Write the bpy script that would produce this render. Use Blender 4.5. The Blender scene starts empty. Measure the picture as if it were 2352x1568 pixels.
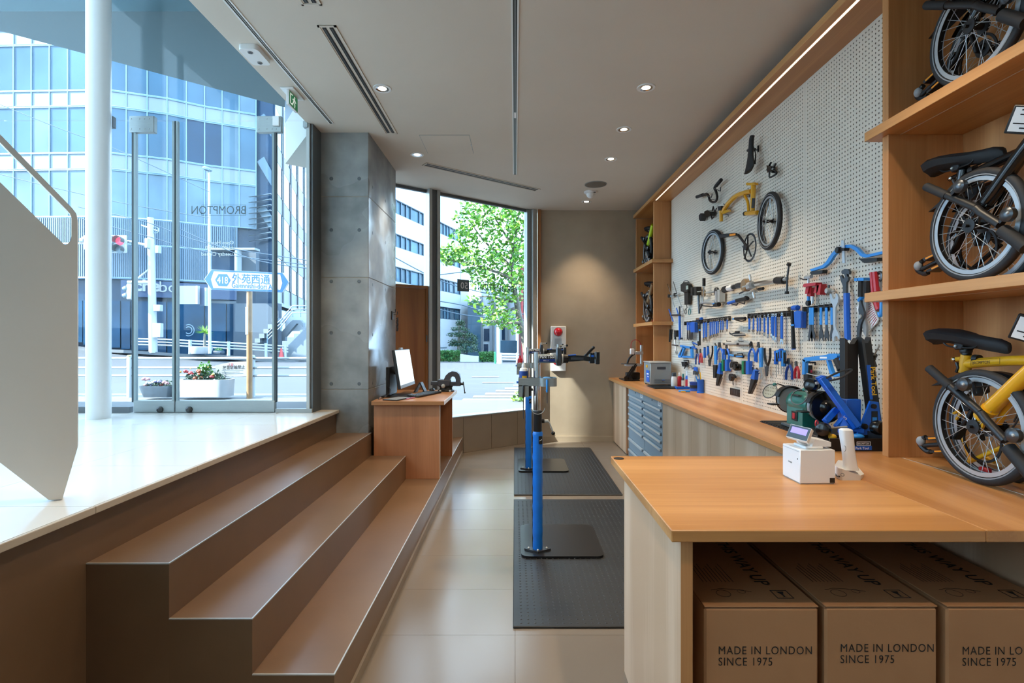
import bpy, bmesh, math, random
import numpy as np
from mathutils import Vector, Matrix

random.seed(7)
SC = bpy.context.scene
COL = SC.collection

# ------------------------------------------------------------------ camera
F, CX, CY, H = 1187.0, 1183.0, 780.0, 1.425      # focal length and vanishing point in pixels of 2352x1568, eye height in m
cam_d = bpy.data.cameras.new('camera')
cam = bpy.data.objects.new('camera', cam_d)
COL.objects.link(cam)
cam.location = (0, 0, H)
cam.rotation_euler = (math.pi / 2, 0, 0)
cam_d.sensor_width = 36.0
cam_d.lens = F / 2352 * 36.0
cam_d.shift_x = -(CX - 1176) / 2352
cam_d.shift_y = -(784 - CY) / 2352
cam_d.clip_start = 0.05
cam_d.clip_end = 400
SC.camera = cam

# ------------------------------------------------------------------ world, sun, exposure
SC.view_settings.view_transform = 'Standard'
SC.view_settings.look = 'None'
SC.view_settings.gamma = 1.0
SC.view_settings.use_curve_mapping = False
SC.view_settings.exposure = 1.2
SC.cycles.transparent_max_bounces = 12
SC.cycles.max_bounces = 7
SC.cycles.adaptive_threshold = 0.02
SC.cycles.diffuse_bounces = 4
SC.cycles.glossy_bounces = 3
SC.cycles.sample_clamp_indirect = 6.0
SC.cycles.caustics_reflective = False
SC.cycles.caustics_refractive = False

wd = bpy.data.worlds.new('sky')
SC.world = wd
wd.use_nodes = True
nt = wd.node_tree
nt.nodes.clear()
_o = nt.nodes.new('ShaderNodeOutputWorld')
_b = nt.nodes.new('ShaderNodeBackground')
_n = nt.nodes.new('ShaderNodeTexNoise')
_t = nt.nodes.new('ShaderNodeTexCoord')
_m = nt.nodes.new('ShaderNodeMapping')
_r = nt.nodes.new('ShaderNodeValToRGB')
_m.inputs['Scale'].default_value = (1.0, 1.0, 2.6)
_n.inputs['Scale'].default_value = 2.2
_n.inputs['Detail'].default_value = 6
_r.color_ramp.elements[0].position = 0.42
_r.color_ramp.elements[0].color = (0.40, 0.67, 1.0, 1)
_r.color_ramp.elements[1].position = 0.66
_r.color_ramp.elements[1].color = (0.86, 0.95, 1.0, 1)
nt.links.new(_t.outputs['Generated'], _m.inputs['Vector'])
nt.links.new(_m.outputs['Vector'], _n.inputs['Vector'])
nt.links.new(_n.outputs['Fac'], _r.inputs['Fac'])
nt.links.new(_r.outputs['Color'], _b.inputs['Color'])
_b.inputs['Strength'].default_value = 4.0
nt.links.new(_b.outputs['Background'], _o.inputs['Surface'])

sun_d = bpy.data.lights.new('sun', 'SUN')
sun = bpy.data.objects.new('sun', sun_d)
COL.objects.link(sun)
sun_d.energy = 14.0
sun_d.angle = 0.009
sun_d.color = (1.0, 0.95, 0.86)
SUN_DIR = Vector((2.6, 1.0, -2.05)).normalized()
sun.rotation_euler = SUN_DIR.to_track_quat('-Z', 'Y').to_euler()
sun.location = (-12, -4, 14)

# ------------------------------------------------------------------ measuring helpers
def P(px, py, Y):
    "point seen at pixel px,py that stands Y metres in front of the camera"
    return Vector(((px - CX) * Y / F, Y, H - (py - CY) * Y / F))

def PX(px, py, X):
    "point seen at pixel px,py that lies on the upright plane x = X"
    Y = F * X / (px - CX)
    return Vector((X, Y, H - (py - CY) * Y / F))

def PZ(px, py, z):
    "point seen at pixel px,py that lies at height z"
    Y = F * (H - z) / (py - CY)
    return Vector(((px - CX) * Y / F, Y, z))

# ------------------------------------------------------------------ materials
def lin(c):
    if isinstance(c, str):
        c = c.lstrip('#')
        c = [int(c[i:i + 2], 16) / 255 for i in (0, 2, 4)]
        c = [x / 12.92 if x <= 0.04045 else ((x + 0.055) / 1.055) ** 2.4 for x in c]
    return tuple(c[:3])

MATS = {}
def new_mat(name):
    m = bpy.data.materials.new(name)
    m.use_nodes = True
    MATS[name] = m
    n = m.node_tree.nodes
    return m, n, m.node_tree.links, n['Principled BSDF']

def mat(name, col, rough=0.5, metal=0.0, var=0.0, scale=6.0, bump=0.0, coat=0.0, emit=0.0, stretch=None, rvar=0.0, spec=None, bscale=None, detail=4):
    if name in MATS:
        return MATS[name]
    m, n, l, p = new_mat(name)
    c = lin(col)
    p.inputs['Base Color'].default_value = (*c, 1)
    p.inputs['Roughness'].default_value = rough
    p.inputs['Metallic'].default_value = metal
    if spec is not None:
        p.inputs['Specular IOR Level'].default_value = spec
    if coat:
        p.inputs['Coat Weight'].default_value = coat
        p.inputs['Coat Roughness'].default_value = 0.08
    if emit:
        p.inputs['Emission Color'].default_value = (*c, 1)
        p.inputs['Emission Strength'].default_value = emit
    if var or bump or rvar:
        tc = n.new('ShaderNodeTexCoord')
        mp = n.new('ShaderNodeMapping')
        if stretch:
            mp.inputs['Scale'].default_value = stretch
        tx = n.new('ShaderNodeTexNoise')
        tx.inputs['Scale'].default_value = scale
        tx.inputs['Detail'].default_value = detail
        l.new(tc.outputs['Object'], mp.inputs['Vector'])
        l.new(mp.outputs['Vector'], tx.inputs['Vector'])
        if var:
            rp = n.new('ShaderNodeValToRGB')
            rp.color_ramp.elements[0].position = 0.3
            rp.color_ramp.elements[1].position = 0.7
            rp.color_ramp.elements[0].color = (*[max(0, x * (1 - var)) for x in c], 1)
            rp.color_ramp.elements[1].color = (*[min(1, x * (1 + var)) for x in c], 1)
            l.new(tx.outputs['Fac'], rp.inputs['Fac'])
            l.new(rp.outputs['Color'], p.inputs['Base Color'])
        if rvar:
            mr = n.new('ShaderNodeMapRange')
            mr.inputs['From Min'].default_value = 0.3
            mr.inputs['From Max'].default_value = 0.7
            mr.inputs['To Min'].default_value = max(0.02, rough - rvar)
            mr.inputs['To Max'].default_value = min(1, rough + rvar)
            l.new(tx.outputs['Fac'], mr.inputs['Value'])
            l.new(mr.outputs['Result'], p.inputs['Roughness'])
        if bump:
            t2 = tx
            if bscale:
                t2 = n.new('ShaderNodeTexNoise')
                t2.inputs['Scale'].default_value = bscale
                t2.inputs['Detail'].default_value = detail
                l.new(mp.outputs['Vector'], t2.inputs['Vector'])
            bp = n.new('ShaderNodeBump')
            bp.inputs['Strength'].default_value = bump
            bp.inputs['Distance'].default_value = 0.01
            l.new(t2.outputs['Fac'], bp.inputs['Height'])
            l.new(bp.outputs['Normal'], p.inputs['Normal'])
    return m

def wood(name, light, dark, axis, rough=0.38, cathedral=0.35):
    "timber with grain along the given axis (0 x, 1 y, 2 z)"
    m, n, l, p = new_mat(name)
    a, b = lin(light), lin(dark)
    tc = n.new('ShaderNodeTexCoord')
    mp = n.new('ShaderNodeMapping')
    s = [7.0, 7.0, 7.0]; s[axis] = 0.5
    mp.inputs['Scale'].default_value = s
    l.new(tc.outputs['Object'], mp.inputs['Vector'])
    n1 = n.new('ShaderNodeTexNoise'); n1.inputs['Scale'].default_value = 1.0; n1.inputs['Detail'].default_value = 3; n1.inputs['Distortion'].default_value = 0.6
    mp2 = n.new('ShaderNodeMapping')
    s2 = [120.0, 120.0, 120.0]; s2[axis] = 3.0
    mp2.inputs['Scale'].default_value = s2
    l.new(tc.outputs['Object'], mp2.inputs['Vector'])
    n2 = n.new('ShaderNodeTexNoise'); n2.inputs['Scale'].default_value = 1.0; n2.inputs['Detail'].default_value = 2
    l.new(mp.outputs['Vector'], n1.inputs['Vector'])
    l.new(mp2.outputs['Vector'], n2.inputs['Vector'])
    w = n.new('ShaderNodeTexWave'); w.wave_type = 'RINGS'; w.rings_direction = 'XYZ'[axis]
    w.inputs['Scale'].default_value = 0.25; w.inputs['Distortion'].default_value = 5.0; w.inputs['Detail'].default_value = 2
    l.new(mp.outputs['Vector'], w.inputs['Vector'])
    mx = n.new('ShaderNodeMath'); mx.operation = 'MULTIPLY_ADD'
    l.new(w.outputs['Fac'], mx.inputs[0]); mx.inputs[1].default_value = cathedral
    l.new(n1.outputs['Fac'], mx.inputs[2])
    m2 = n.new('ShaderNodeMath'); m2.operation = 'MULTIPLY_ADD'
    l.new(n2.outputs['Fac'], m2.inputs[0]); m2.inputs[1].default_value = 0.35
    l.new(mx.outputs[0], m2.inputs[2])
    rp = n.new('ShaderNodeValToRGB')
    rp.color_ramp.elements[0].position = 0.45; rp.color_ramp.elements[0].color = (*a, 1)
    rp.color_ramp.elements[1].position = 1.05; rp.color_ramp.elements[1].color = (*b, 1)
    l.new(m2.outputs[0], rp.inputs['Fac'])
    l.new(rp.outputs['Color'], p.inputs['Base Color'])
    p.inputs['Roughness'].default_value = rough
    bp = n.new('ShaderNodeBump'); bp.inputs['Strength'].default_value = 0.05; bp.inputs['Distance'].default_value = 0.004
    l.new(n2.outputs['Fac'], bp.inputs['Height']); l.new(bp.outputs['Normal'], p.inputs['Normal'])
    return m

def glass(name, tint=(0.93, 0.97, 1.0), fac=0.06, rough=0.0, body=None, bodyfac=0.0):
    "thin pane: mostly clear, mirrors a little more at a slant"
    m = bpy.data.materials.new(name); m.use_nodes = True; MATS[name] = m
    n, l = m.node_tree.nodes, m.node_tree.links
    n.clear()
    o = n.new('ShaderNodeOutputMaterial'); mix = n.new('ShaderNodeMixShader')
    tr = n.new('ShaderNodeBsdfTransparent'); gl = n.new('ShaderNodeBsdfGlossy')
    fr = n.new('ShaderNodeLayerWeight'); fr.inputs['Blend'].default_value = 0.5
    pw = n.new('ShaderNodeMath'); pw.operation = 'POWER'; l.new(fr.outputs['Facing'], pw.inputs[0]); pw.inputs[1].default_value = 4.0
    tr.inputs['Color'].default_value = (*tint, 1)
    gl.inputs['Roughness'].default_value = rough
    ml = n.new('ShaderNodeMath'); ml.operation = 'MULTIPLY_ADD'
    l.new(pw.outputs[0], ml.inputs[0]); ml.inputs[1].default_value = 0.8; ml.inputs[2].default_value = fac
    cl = n.new('ShaderNodeClamp'); l.new(ml.outputs[0], cl.inputs['Value']); cl.inputs['Max'].default_value = 0.9
    l.new(cl.outputs[0], mix.inputs['Fac']); l.new(tr.outputs[0], mix.inputs[1]); l.new(gl.outputs[0], mix.inputs[2])
    last = mix
    if body:
        df = n.new('ShaderNodeBsdfDiffuse'); df.inputs['Color'].default_value = (*lin(body), 1)
        m2 = n.new('ShaderNodeMixShader'); m2.inputs['Fac'].default_value = bodyfac
        l.new(mix.outputs[0], m2.inputs[1]); l.new(df.outputs[0], m2.inputs[2]); last = m2
    l.new(last.outputs[0], o.inputs['Surface'])
    return m

# ------------------------------------------------------------------ mesh builder
def basis(d):
    d = Vector(d).normalized()
    up = Vector((0, 0, 1)) if abs(d.z) < 0.95 else Vector((1, 0, 0))
    u = d.cross(up).normalized()
    v = u.cross(d).normalized()
    return d, u, v

class MB:
    def __init__(self):
        self.v = []; self.f = []
    def add(self, vs, fs):
        k = len(self.v)
        self.v += [tuple(a) for a in vs]
        self.f += [tuple(i + k for i in f) for f in fs]
        return self
    def box(self, x0, x1, y0, y1, z0, z1, b=0.0, M=None):
        if b > 0:
            b = min(b, (x1 - x0) * .45, (y1 - y0) * .45, (z1 - z0) * .45)
            vs = []; idx = {}
            for sx in (0, 1):
                for sy in (0, 1):
                    for sz in (0, 1):
                        X = (x0, x1)[sx]; Y = (y0, y1)[sy]; Z = (z0, z1)[sz]
                        dx = b if sx == 0 else -b; dy = b if sy == 0 else -b; dz = b if sz == 0 else -b
                        idx[sx, sy, sz] = len(vs)
                        vs += [(X, Y + dy, Z + dz), (X + dx, Y, Z + dz), (X + dx, Y + dy, Z)]
            g = lambda a, k: idx[a] + k
            fs = []
            for s in (0, 1):
                q = [(s, 0, 0), (s, 1, 0), (s, 1, 1), (s, 0, 1)]; fs.append([g(a, 0) for a in (q if s else q[::-1])])
                q = [(0, s, 0), (0, s, 1), (1, s, 1), (1, s, 0)]; fs.append([g(a, 1) for a in (q if s else q[::-1])])
                q = [(0, 0, s), (1, 0, s), (1, 1, s), (0, 1, s)]; fs.append([g(a, 2) for a in (q if s else q[::-1])])
            for a in (0, 1):
                for c in (0, 1):
                    fs.append([g((a, c, 0), 0), g((a, c, 1), 0), g((a, c, 1), 1), g((a, c, 0), 1)])
                    fs.append([g((a, 0, c), 0), g((a, 1, c), 0), g((a, 1, c), 2), g((a, 0, c), 2)])
                    fs.append([g((0, a, c), 1), g((1, a, c), 1), g((1, a, c), 2), g((0, a, c), 2)])
            for a in idx:
                fs.append([g(a, 0), g(a, 1), g(a, 2)])
        else:
            vs = [(x, y, z) for x in (x0, x1) for y in (y0, y1) for z in (z0, z1)]
            fs = [(0, 1, 3, 2), (4, 6, 7, 5), (0, 4, 5, 1), (2, 3, 7, 6), (0, 2, 6, 4), (1, 5, 7, 3)]
        if M is not None:
            vs = [M @ Vector(a) for a in vs]
        return self.add(vs, fs)
    def obox(self, c, ax, ay, az, sx, sy, sz, b=0.0):
        "box centred at c along three given axes"
        M = Matrix.Identity(4)
        for i, a in enumerate((ax, ay, az)):
            a = Vector(a).normalized()
            for r in range(3):
                M[r][i] = a[r]
        for r in range(3):
            M[r][3] = c[r]
        return self.box(-sx / 2, sx / 2, -sy / 2, sy / 2, -sz / 2, sz / 2, b, M)
    def beam(self, p0, p1, w, h, up=(0, 0, 1), b=0.0):
        p0, p1 = Vector(p0), Vector(p1)
        d = (p1 - p0)
        L = d.length
        d = d / L
        up = Vector(up)
        s = d.cross(up)
        if s.length < 1e-4:
            s = d.cross(Vector((1, 0, 0)))
        s.normalize(); u = s.cross(d)
        return self.obox((p0 + p1) / 2, d, s, u, L, w, h, b)
    def tube(self, pts, r, n=8, caps=True, closed=False):
        pts = [Vector(p) for p in pts]
        m = len(pts)
        rs = r if isinstance(r, (list, tuple)) else [r] * m
        vs = []; fs = []
        prev = None
        for i in range(m):
            if closed:
                t = pts[(i + 1) % m] - pts[i - 1]
            else:
                t = pts[min(i + 1, m - 1)] - pts[max(i - 1, 0)]
            if t.length < 1e-9:
                t = Vector((0, 0, 1))
            t.normalize()
            if prev is None:
                _, u, w = basis(t)
            else:
                u = prev - t * prev.dot(t)
                if u.length < 1e-6:
                    _, u, w = basis(t)
                u.normalize(); w = u.cross(t)
            prev = u
            for k in range(n):
                a = 2 * math.pi * k / n
                vs.append(pts[i] + (u * math.cos(a) + w * math.sin(a)) * rs[i])
        for i in range(m if closed else m - 1):
            j = (i + 1) % m
            for k in range(n):
                q = (k + 1) % n
                fs.append((i * n + k, i * n + q, j * n + q, j * n + k))
        if caps and not closed:
            fs.append(tuple(range(n))[::-1]); fs.append(tuple(range((m - 1) * n, m * n)))
        return self.add(vs, fs)
    def cyl(self, p0, p1, r, r1=None, n=16):
        return self.tube([p0, p1], [r, r if r1 is None else r1], n)
    def lathe(self, prof, c=(0, 0, 0), axis=(0, 0, 1), n=24, caps=True):
        "prof: (radius, height) pairs along the axis"
        c = Vector(c); d, u, w = basis(axis)
        vs = []; fs = []
        for r, h in prof:
            for k in range(n):
                a = 2 * math.pi * k / n
                vs.append(c + d * h + (u * math.cos(a) + w * math.sin(a)) * max(r, 1e-5))
        for i in range(len(prof) - 1):
            for k in range(n):
                q = (k + 1) % n
                fs.append((i * n + k, i * n + q, (i + 1) * n + q, (i + 1) * n + k))
        if caps:
            fs.append(tuple(range(n))[::-1]); fs.append(tuple(range((len(prof) - 1) * n, len(prof) * n)))
        return self.add(vs, fs)
    def torus(self, c, axis, R, r, n=40, m=10, rz=None):
        c = Vector(c); d, u, w = basis(axis)
        vs = []; fs = []
        rz = rz or r
        for i in range(n):
            a = 2 * math.pi * i / n
            e = u * math.cos(a) + w * math.sin(a)
            for k in range(m):
                b = 2 * math.pi * k / m
                vs.append(c + e * (R + r * math.cos(b)) + d * rz * math.sin(b))
        for i in range(n):
            for k in range(m):
                j, q = (i + 1) % n, (k + 1) % m
                fs.append((i * m + k, j * m + k, j * m + q, i * m + q))
        return self.add(vs, fs)
    def ring(self, c, axis, r0, r1, t, n=40):
        "flat washer of inner radius r0, outer r1, thickness t"
        return self.lathe([(r0, -t / 2), (r1, -t / 2), (r1, t / 2), (r0, t / 2), (r0, -t / 2)], c, axis, n, caps=False)
    def ball(self, c, r, n=12, m=8, s=(1, 1, 1), axis=None):
        c = Vector(c)
        A = basis(axis) if axis is not None else (Vector((0, 0, 1)), Vector((1, 0, 0)), Vector((0, 1, 0)))
        vs = []; fs = []
        for i in range(m + 1):
            th = math.pi * i / m
            for k in range(n):
                a = 2 * math.pi * k / n
                vs.append(c + A[1] * (r * s[0] * math.sin(th) * math.cos(a)) + A[2] * (r * s[1] * math.sin(th) * math.sin(a)) + A[0] * (r * s[2] * math.cos(th)))
        for i in range(m):
            for k in range(n):
                q = (k + 1) % n
                fs.append((i * n + k, (i + 1) * n + k, (i + 1) * n + q, i * n + q))
        return self.add(vs, fs)
    def prism(self, pts, d):
        "polygon (3-D points in one plane) pushed by vector d"
        pts = [Vector(p) for p in pts]; d = Vector(d); n = len(pts)
        vs = pts + [p + d for p in pts]
        fs = [tuple(range(n)), tuple(range(n, 2 * n))[::-1]]
        fs += [(i, i + n, (i + 1) % n + n, (i + 1) % n) for i in range(n)]
        return self.add(vs, fs)
    def quad(self, *p):
        return self.add(p, [tuple(range(len(p)))])
    def build(self, name, m, parent=None, world=True, smooth=None, kind=None, label=None, fix=True):
        return build_mesh(self.v, self.f, name, m, parent, world, smooth, kind, label, fix)

WORLD = {}
def build_mesh(v, f, name, m, parent=None, world=True, smooth=None, kind=None, label=None, fix=True):
    me = bpy.data.meshes.new(name)
    if parent is not None and world:
        I = WORLD[parent.name].inverted()
        v = [tuple(I @ Vector(a)) for a in v]
    me.from_pydata(v, [], f)
    if fix:
        b = bmesh.new(); b.from_mesh(me)
        bmesh.ops.recalc_face_normals(b, faces=b.faces)
        b.to_mesh(me); b.free()
    me.materials.append(MATS[m] if isinstance(m, str) else m)
    if smooth is not False:
        me.polygons.foreach_set('use_smooth', [True] * len(me.polygons))
        try:
            me.set_sharp_from_angle(angle=math.radians(smooth or 38))
        except Exception:
            pass
    me.update()
    o = bpy.data.objects.new(name, me)
    COL.objects.link(o)
    if parent is not None:
        o.parent = parent
        WORLD[o.name] = WORLD[parent.name] if world else WORLD[parent.name].copy()
    else:
        WORLD[o.name] = Matrix.Identity(4)
    if kind: o['kind'] = kind
    if label: o['label'] = label
    return o

def tag(o, label, cat=None, group=None, kind=None):
    o['label'] = label
    if cat: o['category'] = cat
    if group: o['group'] = group
    if kind: o['kind'] = kind
    return o

def thing(name, label, cat, loc=(0, 0, 0), rz=0.0, group=None, kind=None, rot=None):
    o = bpy.data.objects.new(name, None)
    o.empty_display_size = 0.05
    COL.objects.link(o)
    o.location = loc
    e = rot if rot is not None else (0, 0, rz)
    o.rotation_euler = e
    from mathutils import Euler
    WORLD[o.name] = Matrix.Translation(Vector(loc)) @ Euler(e).to_matrix().to_4x4()
    tag(o, label, cat, group, kind)
    return o

def copy_tree(o, loc, rz, label=None, parent=None):
    c = o.copy(); COL.objects.link(c)
    if parent is None:
        c.location = loc; c.rotation_euler = (0, 0, rz)
        if label: c['label'] = label
    else:
        c.parent = parent
    for ch in o.children:
        copy_tree(ch, None, None, None, c)
    return c

def text(s, size, origin, xdir, ydir, name, m, parent=None, depth=0.0006, align='LEFT', bold=False, sx=1.0, world=True, mirror=False, spacing=1.0, offset=0.0):
    "flat lettering laid on a surface; ydir is up along the surface"
    cu = bpy.data.curves.new(name, 'FONT')
    cu.body = s; cu.size = size; cu.align_x = align; cu.extrude = 0.0; cu.space_character = spacing
    cu.resolution_u = 3
    if bold: cu.offset = 0.012 * size
    if offset: cu.offset = offset * size
    ob = bpy.data.objects.new(name, cu)
    COL.objects.link(ob)
    dg = bpy.context.evaluated_depsgraph_get()
    me = bpy.data.meshes.new_from_object(ob.evaluated_get(dg))
    bpy.data.objects.remove(ob); bpy.data.curves.remove(cu)
    X = Vector(xdir).normalized(); Y = Vector(ydir).normalized(); N = X.cross(Y)
    if mirror: X = -X
    o0 = Vector(origin)
    vs = [o0 + X * (v.co.x * sx) + Y * v.co.y + N * depth for v in me.vertices]
    fs = [tuple(p.vertices) for p in me.polygons]
    bpy.data.meshes.remove(me)
    return build_mesh([tuple(v) for v in vs], fs, name, m, parent, world, False, fix=False)

def arc(pts, k=6):
    "smooth curve through points (Catmull-Rom)"
    pts = [Vector(p) for p in pts]
    out = []
    for i in range(len(pts) - 1):
        p0, p1, p2, p3 = pts[max(i - 1, 0)], pts[i], pts[i + 1], pts[min(i + 2, len(pts) - 1)]
        for j in range(k):
            t = j / k
            out.append(0.5 * ((2 * p1) + (p2 - p0) * t + (2 * p0 - 5 * p1 + 4 * p2 - p3) * t * t + (3 * p1 - p0 - 3 * p2 + p3) * t ** 3))
    return out + [pts[-1]]

ORD = ['first', 'second', 'third', 'fourth', 'fifth', 'sixth', 'seventh', 'eighth', 'ninth', 'tenth', 'eleventh', 'twelfth', 'thirteenth']
# ------------------------------------------------------------------ material library
wood('oak_y', '#d09a62', '#ad7743', 1)
wood('oak_x', '#d49d62', '#b07a43', 0)
wood('oak_z', '#dba36c', '#b57c4a', 2)
wood('oak_pale_z', '#e3c4a6', '#c4a07f', 2, rough=0.45, cathedral=0.5)
wood('walnut_z', '#a8713f', '#84532f', 2, rough=0.42, cathedral=0.2)
wood('desk_z', '#cc8c62', '#a86e49', 2, rough=0.42, cathedral=0.12)
wood('desk_top', '#c08a5c', '#a06c43', 0, rough=0.3, cathedral=0.15)
mat('ceiling_paint', '#d6cdc0', 0.85, var=0.03, scale=1.2, bump=0.02, bscale=60)
mat('plaster', '#a99a85', 0.62, var=0.13, scale=1.7, bump=0.06, bscale=9, detail=7)
mat('wall_white', '#d8d4cc', 0.8, var=0.02, scale=2)
mat('step_concrete', '#745942', 0.33, var=0.10, scale=2.6, bump=0.03, bscale=28, detail=6)
mat('floor_tile', '#7b7064', 0.2, spec=0.28, var=0.03, scale=1.3, rvar=0.05, bump=0.012, bscale=3)
mat('floor_joint', '#8a7d6c', 0.8)
mat('landing_tile', '#e9e4dc', 0.14, var=0.02, scale=1.0, rvar=0.05)
mat('landing_joint', '#9a958c', 0.8)
mat('landing_edge', '#c4b6a3', 0.45, var=0.05, scale=8)
mat('plinth_panel', '#8b7c6a', 0.5, var=0.1, scale=3, bump=0.03)
mat('steel', '#b4b8b6', 0.4, metal=0.35, var=0.03, scale=20)
mat('steel_brush', '#9aa3a4', 0.4, metal=0.4, var=0.05, scale=14, stretch=(1, 1, 30))
mat('chrome', '#d5d8da', 0.12, metal=1.0)
mat('gun_metal', '#54585c', 0.35, metal=0.8)
mat('frame_grey', '#9aa09f', 0.45, metal=0.3)
mat('frame_dark', '#5d6265', 0.5, metal=0.2)
mat('seal_dark', '#3a4448', 0.5)
mat('seal_light', '#8fa0a2', 0.4)
mat('white_paint', '#e6e7e6', 0.35)
mat('stair_paint', '#cfc8be', 0.55, var=0.015, scale=1.5)
mat('stair_inner', '#dfe3e4', 0.5)
mat('black', '#141517', 0.45)
mat('black_soft', '#191a1c', 0.7, var=0.15, scale=40)
mat('black_gloss', '#0d0e10', 0.18)
mat('rubber', '#1b1e21', 0.5, var=0.1, scale=30, bump=0.03)
mat('rubber_tyre', '#1f2022', 0.68, bump=0.1, scale=120)
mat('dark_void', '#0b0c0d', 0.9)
mat('white_plastic', '#e4e5e4', 0.4)
mat('grey_plastic', '#8d9092', 0.5)
mat('blue', '#1660c8', 0.4)
mat('blue_light', '#2f8ee0', 0.38)
mat('blue_sky', '#4aa3ea', 0.38)
mat('blue_dark', '#123f8f', 0.42)
mat('blue_vinyl', '#1673d6', 0.32, bump=0.25, scale=16, stretch=(1, 1, 4))
mat('red', '#b3202c', 0.4)
mat('red_bright', '#d31226', 0.25, coat=0.6)
mat('yellow', '#e3a51b', 0.32, coat=0.5)
mat('yellow_plain', '#edb822', 0.45)
mat('green', '#0f7a52', 0.4)
mat('green_grinder', '#1d6f66', 0.35, coat=0.3)
mat('orange', '#e08a17', 0.4)
mat('lime', '#b7d420', 0.35, coat=0.5)
mat('bronze', '#9a8466', 0.3, metal=0.5, coat=0.5)
mat('ink', '#17181a', 0.8)
mat('ink_white', '#f4f4f2', 0.6)
mat('decal_white', '#eef4f6', 0.6)
mat('decal_grey', '#5a6b70', 0.6)
mat('lens_glow', '#fff2dc', 0.3, emit=4.0)
mat('led_strip', '#fff0dd', 0.4, emit=0.5)
mat('screen_glow', '#d9f0f4', 0.3, emit=0.36)
mat('display_glow', '#8f86e8', 0.3, emit=0.35)
glass('pane_clear', (0.92, 0.975, 1.0), 0.022)
glass('pane_far', (0.93, 0.97, 0.98), 0.022)
glass('pane_small', (0.85, 0.92, 0.9), 0.06)

def concrete():
    m, n, l, p = new_mat('column_concrete')
    tc = n.new('ShaderNodeTexCoord')
    mp = n.new('ShaderNodeMapping'); mp.inputs['Scale'].default_value = (1, 1, 1)
    l.new(tc.outputs['Object'], mp.inputs['Vector'])
    a = n.new('ShaderNodeTexNoise'); a.inputs['Scale'].default_value = 3.2; a.inputs['Detail'].default_value = 8
    b = n.new('ShaderNodeTexNoise'); b.inputs['Scale'].default_value = 1.1; b.inputs['Detail'].default_value = 3
    l.new(mp.outputs[0], a.inputs['Vector']); l.new(mp.outputs[0], b.inputs['Vector'])
    r = n.new('ShaderNodeValToRGB')
    r.color_ramp.elements[0].position = 0.3; r.color_ramp.elements[0].color = (*lin('#6d6f70'), 1)
    r.color_ramp.elements[1].position = 0.72; r.color_ramp.elements[1].color = (*lin('#a2a39f'), 1)
    l.new(a.outputs['Fac'], r.inputs['Fac']); l.new(r.outputs['Color'], p.inputs['Base Color'])
    mr = n.new('ShaderNodeMapRange')                    # patchy clear sealer
    mr.inputs['From Min'].default_value = 0.42; mr.inputs['From Max'].default_value = 0.52
    mr.inputs['To Min'].default_value = 0.17; mr.inputs['To Max'].default_value = 0.55
    l.new(b.outputs['Fac'], mr.inputs['Value']); l.new(mr.outputs[0], p.inputs['Roughness'])
    bp = n.new('ShaderNodeBump'); bp.inputs['Strength'].default_value = 0.08; bp.inputs['Distance'].default_value = 0.01
    l.new(a.outputs['Fac'], bp.inputs['Height']); l.new(bp.outputs['Normal'], p.inputs['Normal'])
concrete()

# ------------------------------------------------------------------ levels and lines of the room
LAND, CEIL, YW = 0.8125, 3.24, 7.25
YS = 1.888                                           # near end of the steps
XL = -1.567                                          # riser under the landing
NOSE = [(-1.264, 0.609), (-0.960, 0.407), (-0.660, 0.2035)]
YC0, YC1, XC0, XC1 = 4.53, 5.56, -1.71, -1.284        # concrete column
YG = 4.34                                            # entrance glass
BENCH = 0.896
XB, XBP, XPEG, XSH, XDIV, XBACK = 1.311, 1.378, 1.882, 1.632, 1.679, 2.017
SHELF = [1.642, 2.390, 3.140]
C0 = Vector((0.317, YW, 0)); DW = Vector((-0.793, -0.609, 0)).normalized(); NW = Vector((DW.y, -DW.x, 0)) 
if NW.y < 0: NW = -NW                                # points out to the street
def WS(s, z, out=0.0):
    q = C0 + DW * s + NW * out
    return Vector((q.x, q.y, z))

def structure(mb, name, m, label, parent=None, **k):
    o = mb.build(name, m, parent, **k)
    if parent is None:
        tag(o, label, None, None, 'structure')
    return o

# lower floor: screed with thin tiles proud of the joints
fl = thing('floor', 'glossy beige tiled floor of the lower workshop', None, (0, 3, 0), kind='structure')
MB().box(-1.6, 2.1, -4, 7.4, -0.2, -0.004).build('screed', 'floor_joint', fl)
ys = [-4.0] + [2.495 + 0.4605 * k for k in range(-13, 11)] + [7.3]
xs = [-0.655, 0.0, 0.925, 1.85, 2.06]
for i in range(len(xs) - 1):
    for j in range(len(ys) - 1):
        if ys[j] >= 7.2: continue
        x0, x1, y0, y1 = xs[i], xs[i + 1], ys[j], ys[j + 1]
        # clip behind the slanted window plinth
        poly = [Vector((x0 + .0008, y0 + .0008, 0)), Vector((x1 - .0008, y0 + .0008, 0)), Vector((x1 - .0008, y1 - .0008, 0)), Vector((x0 + .0008, y1 - .0008, 0))]
        d = [(q - C0).dot(NW) + 0.03 for q in poly]
        if max(d) > 0:
            out = []
            for k in range(4):
                a, b, da, db = poly[k], poly[(k + 1) % 4], d[k], d[(k + 1) % 4]
                if da <= 0: out.append(a)
                if da * db < 0: out.append(a + (b - a) * (da / (da - db)))
            poly = out
        if len(poly) < 3: continue
        MB().prism(poly, (0, 0, -0.006)).build('floor_tile', 'floor_tile', fl, smooth=False)

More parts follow.
